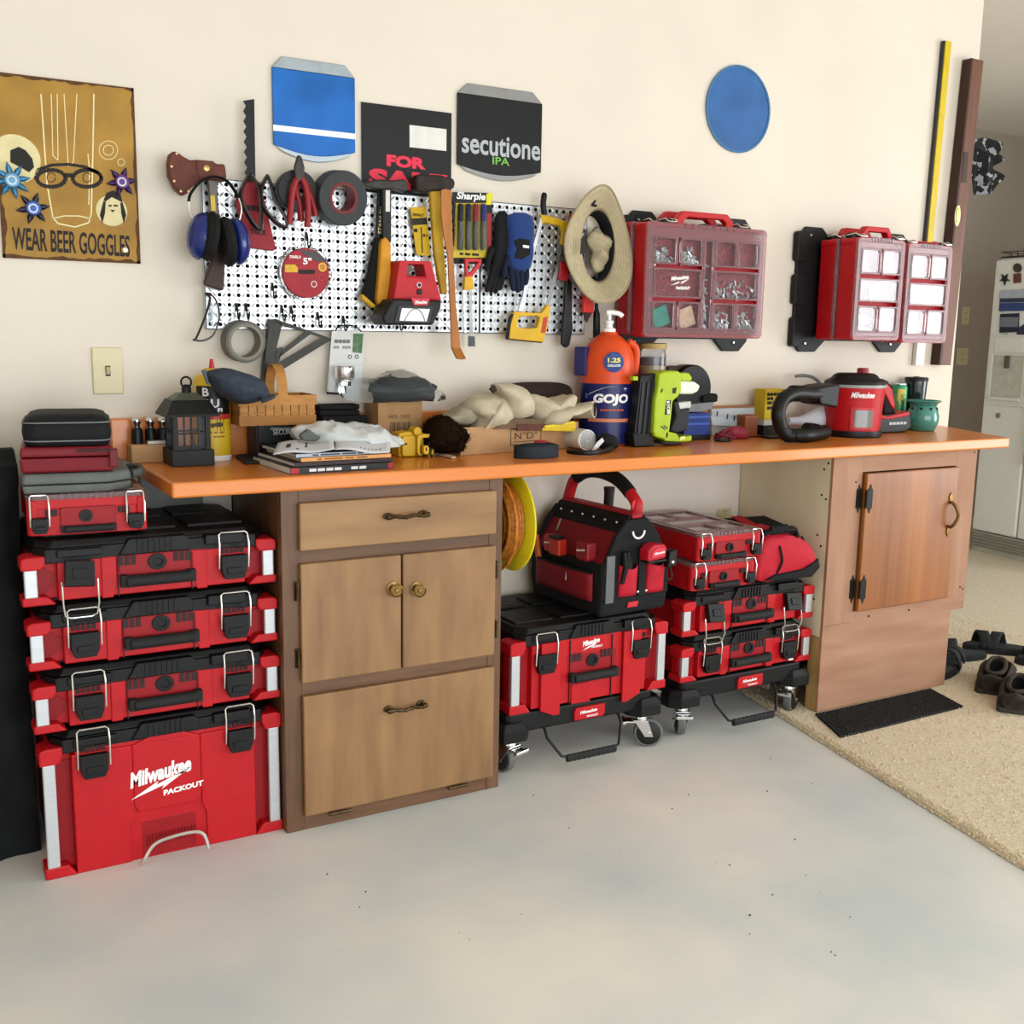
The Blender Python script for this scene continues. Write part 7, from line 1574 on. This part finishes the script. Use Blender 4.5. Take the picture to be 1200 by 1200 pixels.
# local x runs along the front from its far corner to the near one, local y goes back into the cabinet
FWd,FH,FD=.92,1.70,.66
def F(px,py):
    n_=Vector((-math.sin(rz),math.cos(rz),0)); v=_f+(px-600)/FPX*_R-(py-600)/FPX*_U; k=(FO-CAM).dot(n_)/v.dot(n_); p=CAM+v*k-FO; return p.dot(fd),p.z-.0115
L('cabinet',MB().box(.0,FWd,.045,FD,.03,FH),FW,t,bevel=.008)
xs_=F(1193,600)[0]; 
zb=F(1140,628)[1]; zs=F(1165,397)[1]
L('freezer_door',MB().box(.004,xs_-.004,.0,.043,.125,FH-.012),FW2,t,bevel=.012,seg=3); L('fresh_door',MB().box(xs_+.004,FWd-.004,.0,.043,.125,FH-.012),FW2,t,bevel=.012,seg=3)
for x in (xs_+.06,): L('door_handle',MB().box(x-.012,x+.012,-.045,-.004,.55,1.25),FW2,t,bevel=.006)
a,za=F(1150,402); b,zc=F(1140,497)
dz1=F(1175,398)[1]; dz0=F(1160,468)[1]; dx0=F(1148,440)[0]; dx1=xs_-.055; dx0=max(.05,dx0)
pn=L('dispenser_frame',MB().ring([(dx0-.03,dz0-.03),(dx1+.02,dz0-.03),(dx1+.02,dz1+.03),(dx0-.03,dz1+.03)],[(dx0,dz0),(dx1,dz0),(dx1,dz1-.09),(dx0,dz1-.09)],-.008,.01,WALLT),FW,t,bevel=.003)
L('dispenser_recess',MB().box(dx0,dx1,-.004,-.001,dz0,dz1-.09),FG,pn); L('drip_shelf',MB().box(dx0,dx1,-.02,-.004,dz0,dz0+.02),FW,pn,bevel=.003); L('control_panel',MB().box(dx0+.01,dx1-.01,-.012,-.008,dz1-.07,dz1+.01),FW2,pn,bevel=.002)
L('dispenser_lever',MB().box((dx0+dx1)/2-.015,(dx0+dx1)/2+.015,-.02,-.004,dz1-.16,dz1-.09),K('5c5a50',.5),pn,bevel=.004)
lx,lz=F(1170,487); L('lock',MB().lathe([(.016,0),(.014,.006),(.001,.007)],(0,0,0),16,frame((lx,-.001,lz),(1,0,0),(0,0,1))),K('8e8e88',.4,.4),t,smooth=True)
gr=L('toe_grille',MB().box(.01,FWd-.01,.012,.05,.0005,.118),K('b9b8a8',.5),t)
for k in range(5): L('grille_slat',MB().box(.015,FWd-.015,.002,.014,.03+.018*k,.038+.018*k),K('8b8a7c',.5),gr)
def mag_(name,label,cat,pts,mat,dz=.003,grp='things stuck on the refrigerator door',extra=None):
    P=[F(x,y) for x,y in pts]; o=T(name,label,cat,tuple(FO+fd*P[0][0]+Vector((0,0,P[0][1]+.0115))),rz,grp)
    q=[(a-P[0][0],b-P[0][1]) for a,b in P]; MB().prism(q,-.004-dz,-.0008,WALLT).build('face',mat,o,local=True)
    if extra:
        for nm,f0,f1,m in extra:
            xs=[p[0] for p in q]; zs=[p[1] for p in q]; x0,x1,z0,z1=min(xs),max(xs),min(zs),max(zs)
            MB().box(x0+(x1-x0)*.04,x1-(x1-x0)*.04,-.0046-dz,-.004-dz,z0+(z1-z0)*f0,z0+(z1-z0)*f1).build(nm,m,o,local=True)
st=[(1178+ (6.5 if i%2==0 else 2.6)*math.cos(i*PI/5+.3),327+(7.5 if i%2==0 else 3)*math.sin(i*PI/5+.3)) for i in range(10)]
mag_('star_magnet','dark star shaped magnet high on the refrigerator door','magnet',st,K('25292a',.5))
mag_('round_magnet','dark round magnet beside the star magnet on the refrigerator','magnet',[(1193+5*math.cos(i*.52),314+5.5*math.sin(i*.52)) for i in range(12)],K('4a443e',.5))
mag_('square_magnet','small brown square magnet under the round one on the refrigerator','magnet',[(1188.5,321),(1197,320),(1197,331),(1188.5,332)],K('6e4636',.5))
mag_('photo_print','landscape photo print with blue water on the refrigerator door','photo',[(1172,345),(1203,338),(1203,361),(1173,366)],K('a8b4c4',.3),extra=(('far_shore',.42,.6,K('3b4356',.5)),('water',.05,.4,K('3a4f86',.4)),('sky',.62,.95,K('b3bccb',.4))))
mag_('photo_print','dark blue photo print below the landscape one on the refrigerator','photo',[(1173,368),(1195,367),(1194,389),(1172,390)],K('2a3042',.3),extra=(('figure',.3,.8,K('7d8290',.4)),))
mag_('tag_magnet','small brown tag magnet at the bottom edge of the photos on the refrigerator','magnet',[(1173,392),(1181,391),(1181,396),(1172,397)],K('6a5a3c',.5))
mag_('photo_print','dark photo print at the right frame edge on the refrigerator','photo',[(1193,385),(1203,379),(1203,396),(1192,395)],K('3a3650',.3))
a,z=F(1186,301); p=FO+fd*a-Vector((-math.sin(rz),math.cos(rz),0))*-.12
o=T('wire_basket','dark wire basket on top of the refrigerator','basket',(p.x,p.y,.0115+FH+.001),rz)
for z_ in (.003,.03): MB().ring(rrect(-.12,.12,-.09,.09,.03),rrect(-.115,.115,-.085,.085,.028),z_,z_+.004).build('hoop',DKSTEEL,o,local=True)
for k in range(12):
    a=2*PI*k/12; MB().cyl((.1*math.cos(a),.075*math.sin(a),.003),(.108*math.cos(a),.08*math.sin(a),.032),.0022,n=6).build('wire',DKSTEEL,o,local=True)
for k in range(5): MB().cyl((-.115,-.07+.035*k,.004),(.115,-.07+.035*k,.004),.0018,n=6).build('wire',DKSTEEL,o,local=True)
# bandana on the end of the wall
M('bandana_print','0d0d0f',.9,hx2='8d8d92',scale=34,detail=1,ramp=(.585,.60))
t=T('bandana','black bandana with pale scroll print hanging at the wall corner by the recess','bandana',(XW+.06,.06,1.8))
ol=[(1139,165),(1158,160),(1170,168),(1165,176),(1174,185),(1166,193),(1165,200),(1174,209),(1169,216),(1166,226),(1154,228),(1141,228)]
P=[at(x,y,.08) for x,y in ol]; cx=XW+.002
def fold(x,z,k): return (max(x,XW+.004),.08+.02*math.sin(x*60+z*18)+k,z)
mb=MB(); ctr=Vector((sum(p.x for p in P)/len(P),0,sum(p.z for p in P)/len(P)))
rings=[]
for s in (1,.75,.5,.25,.02): rings.append([fold(ctr.x+(p.x-ctr.x)*s,ctr.z+(p.z-ctr.z)*s,-.02*(1-s)) for p in [at(a,b,.08) for a,b in ol]])
mb.loft(rings,cap=False); mb.build('cloth','bandana_print',t,solid=.004)
MB().cyl((XW,.08,at(1150,164,.08).z),(XW+.05,.08,at(1150,164,.08).z+.006),.004,n=8).build('hook',BLK,t)
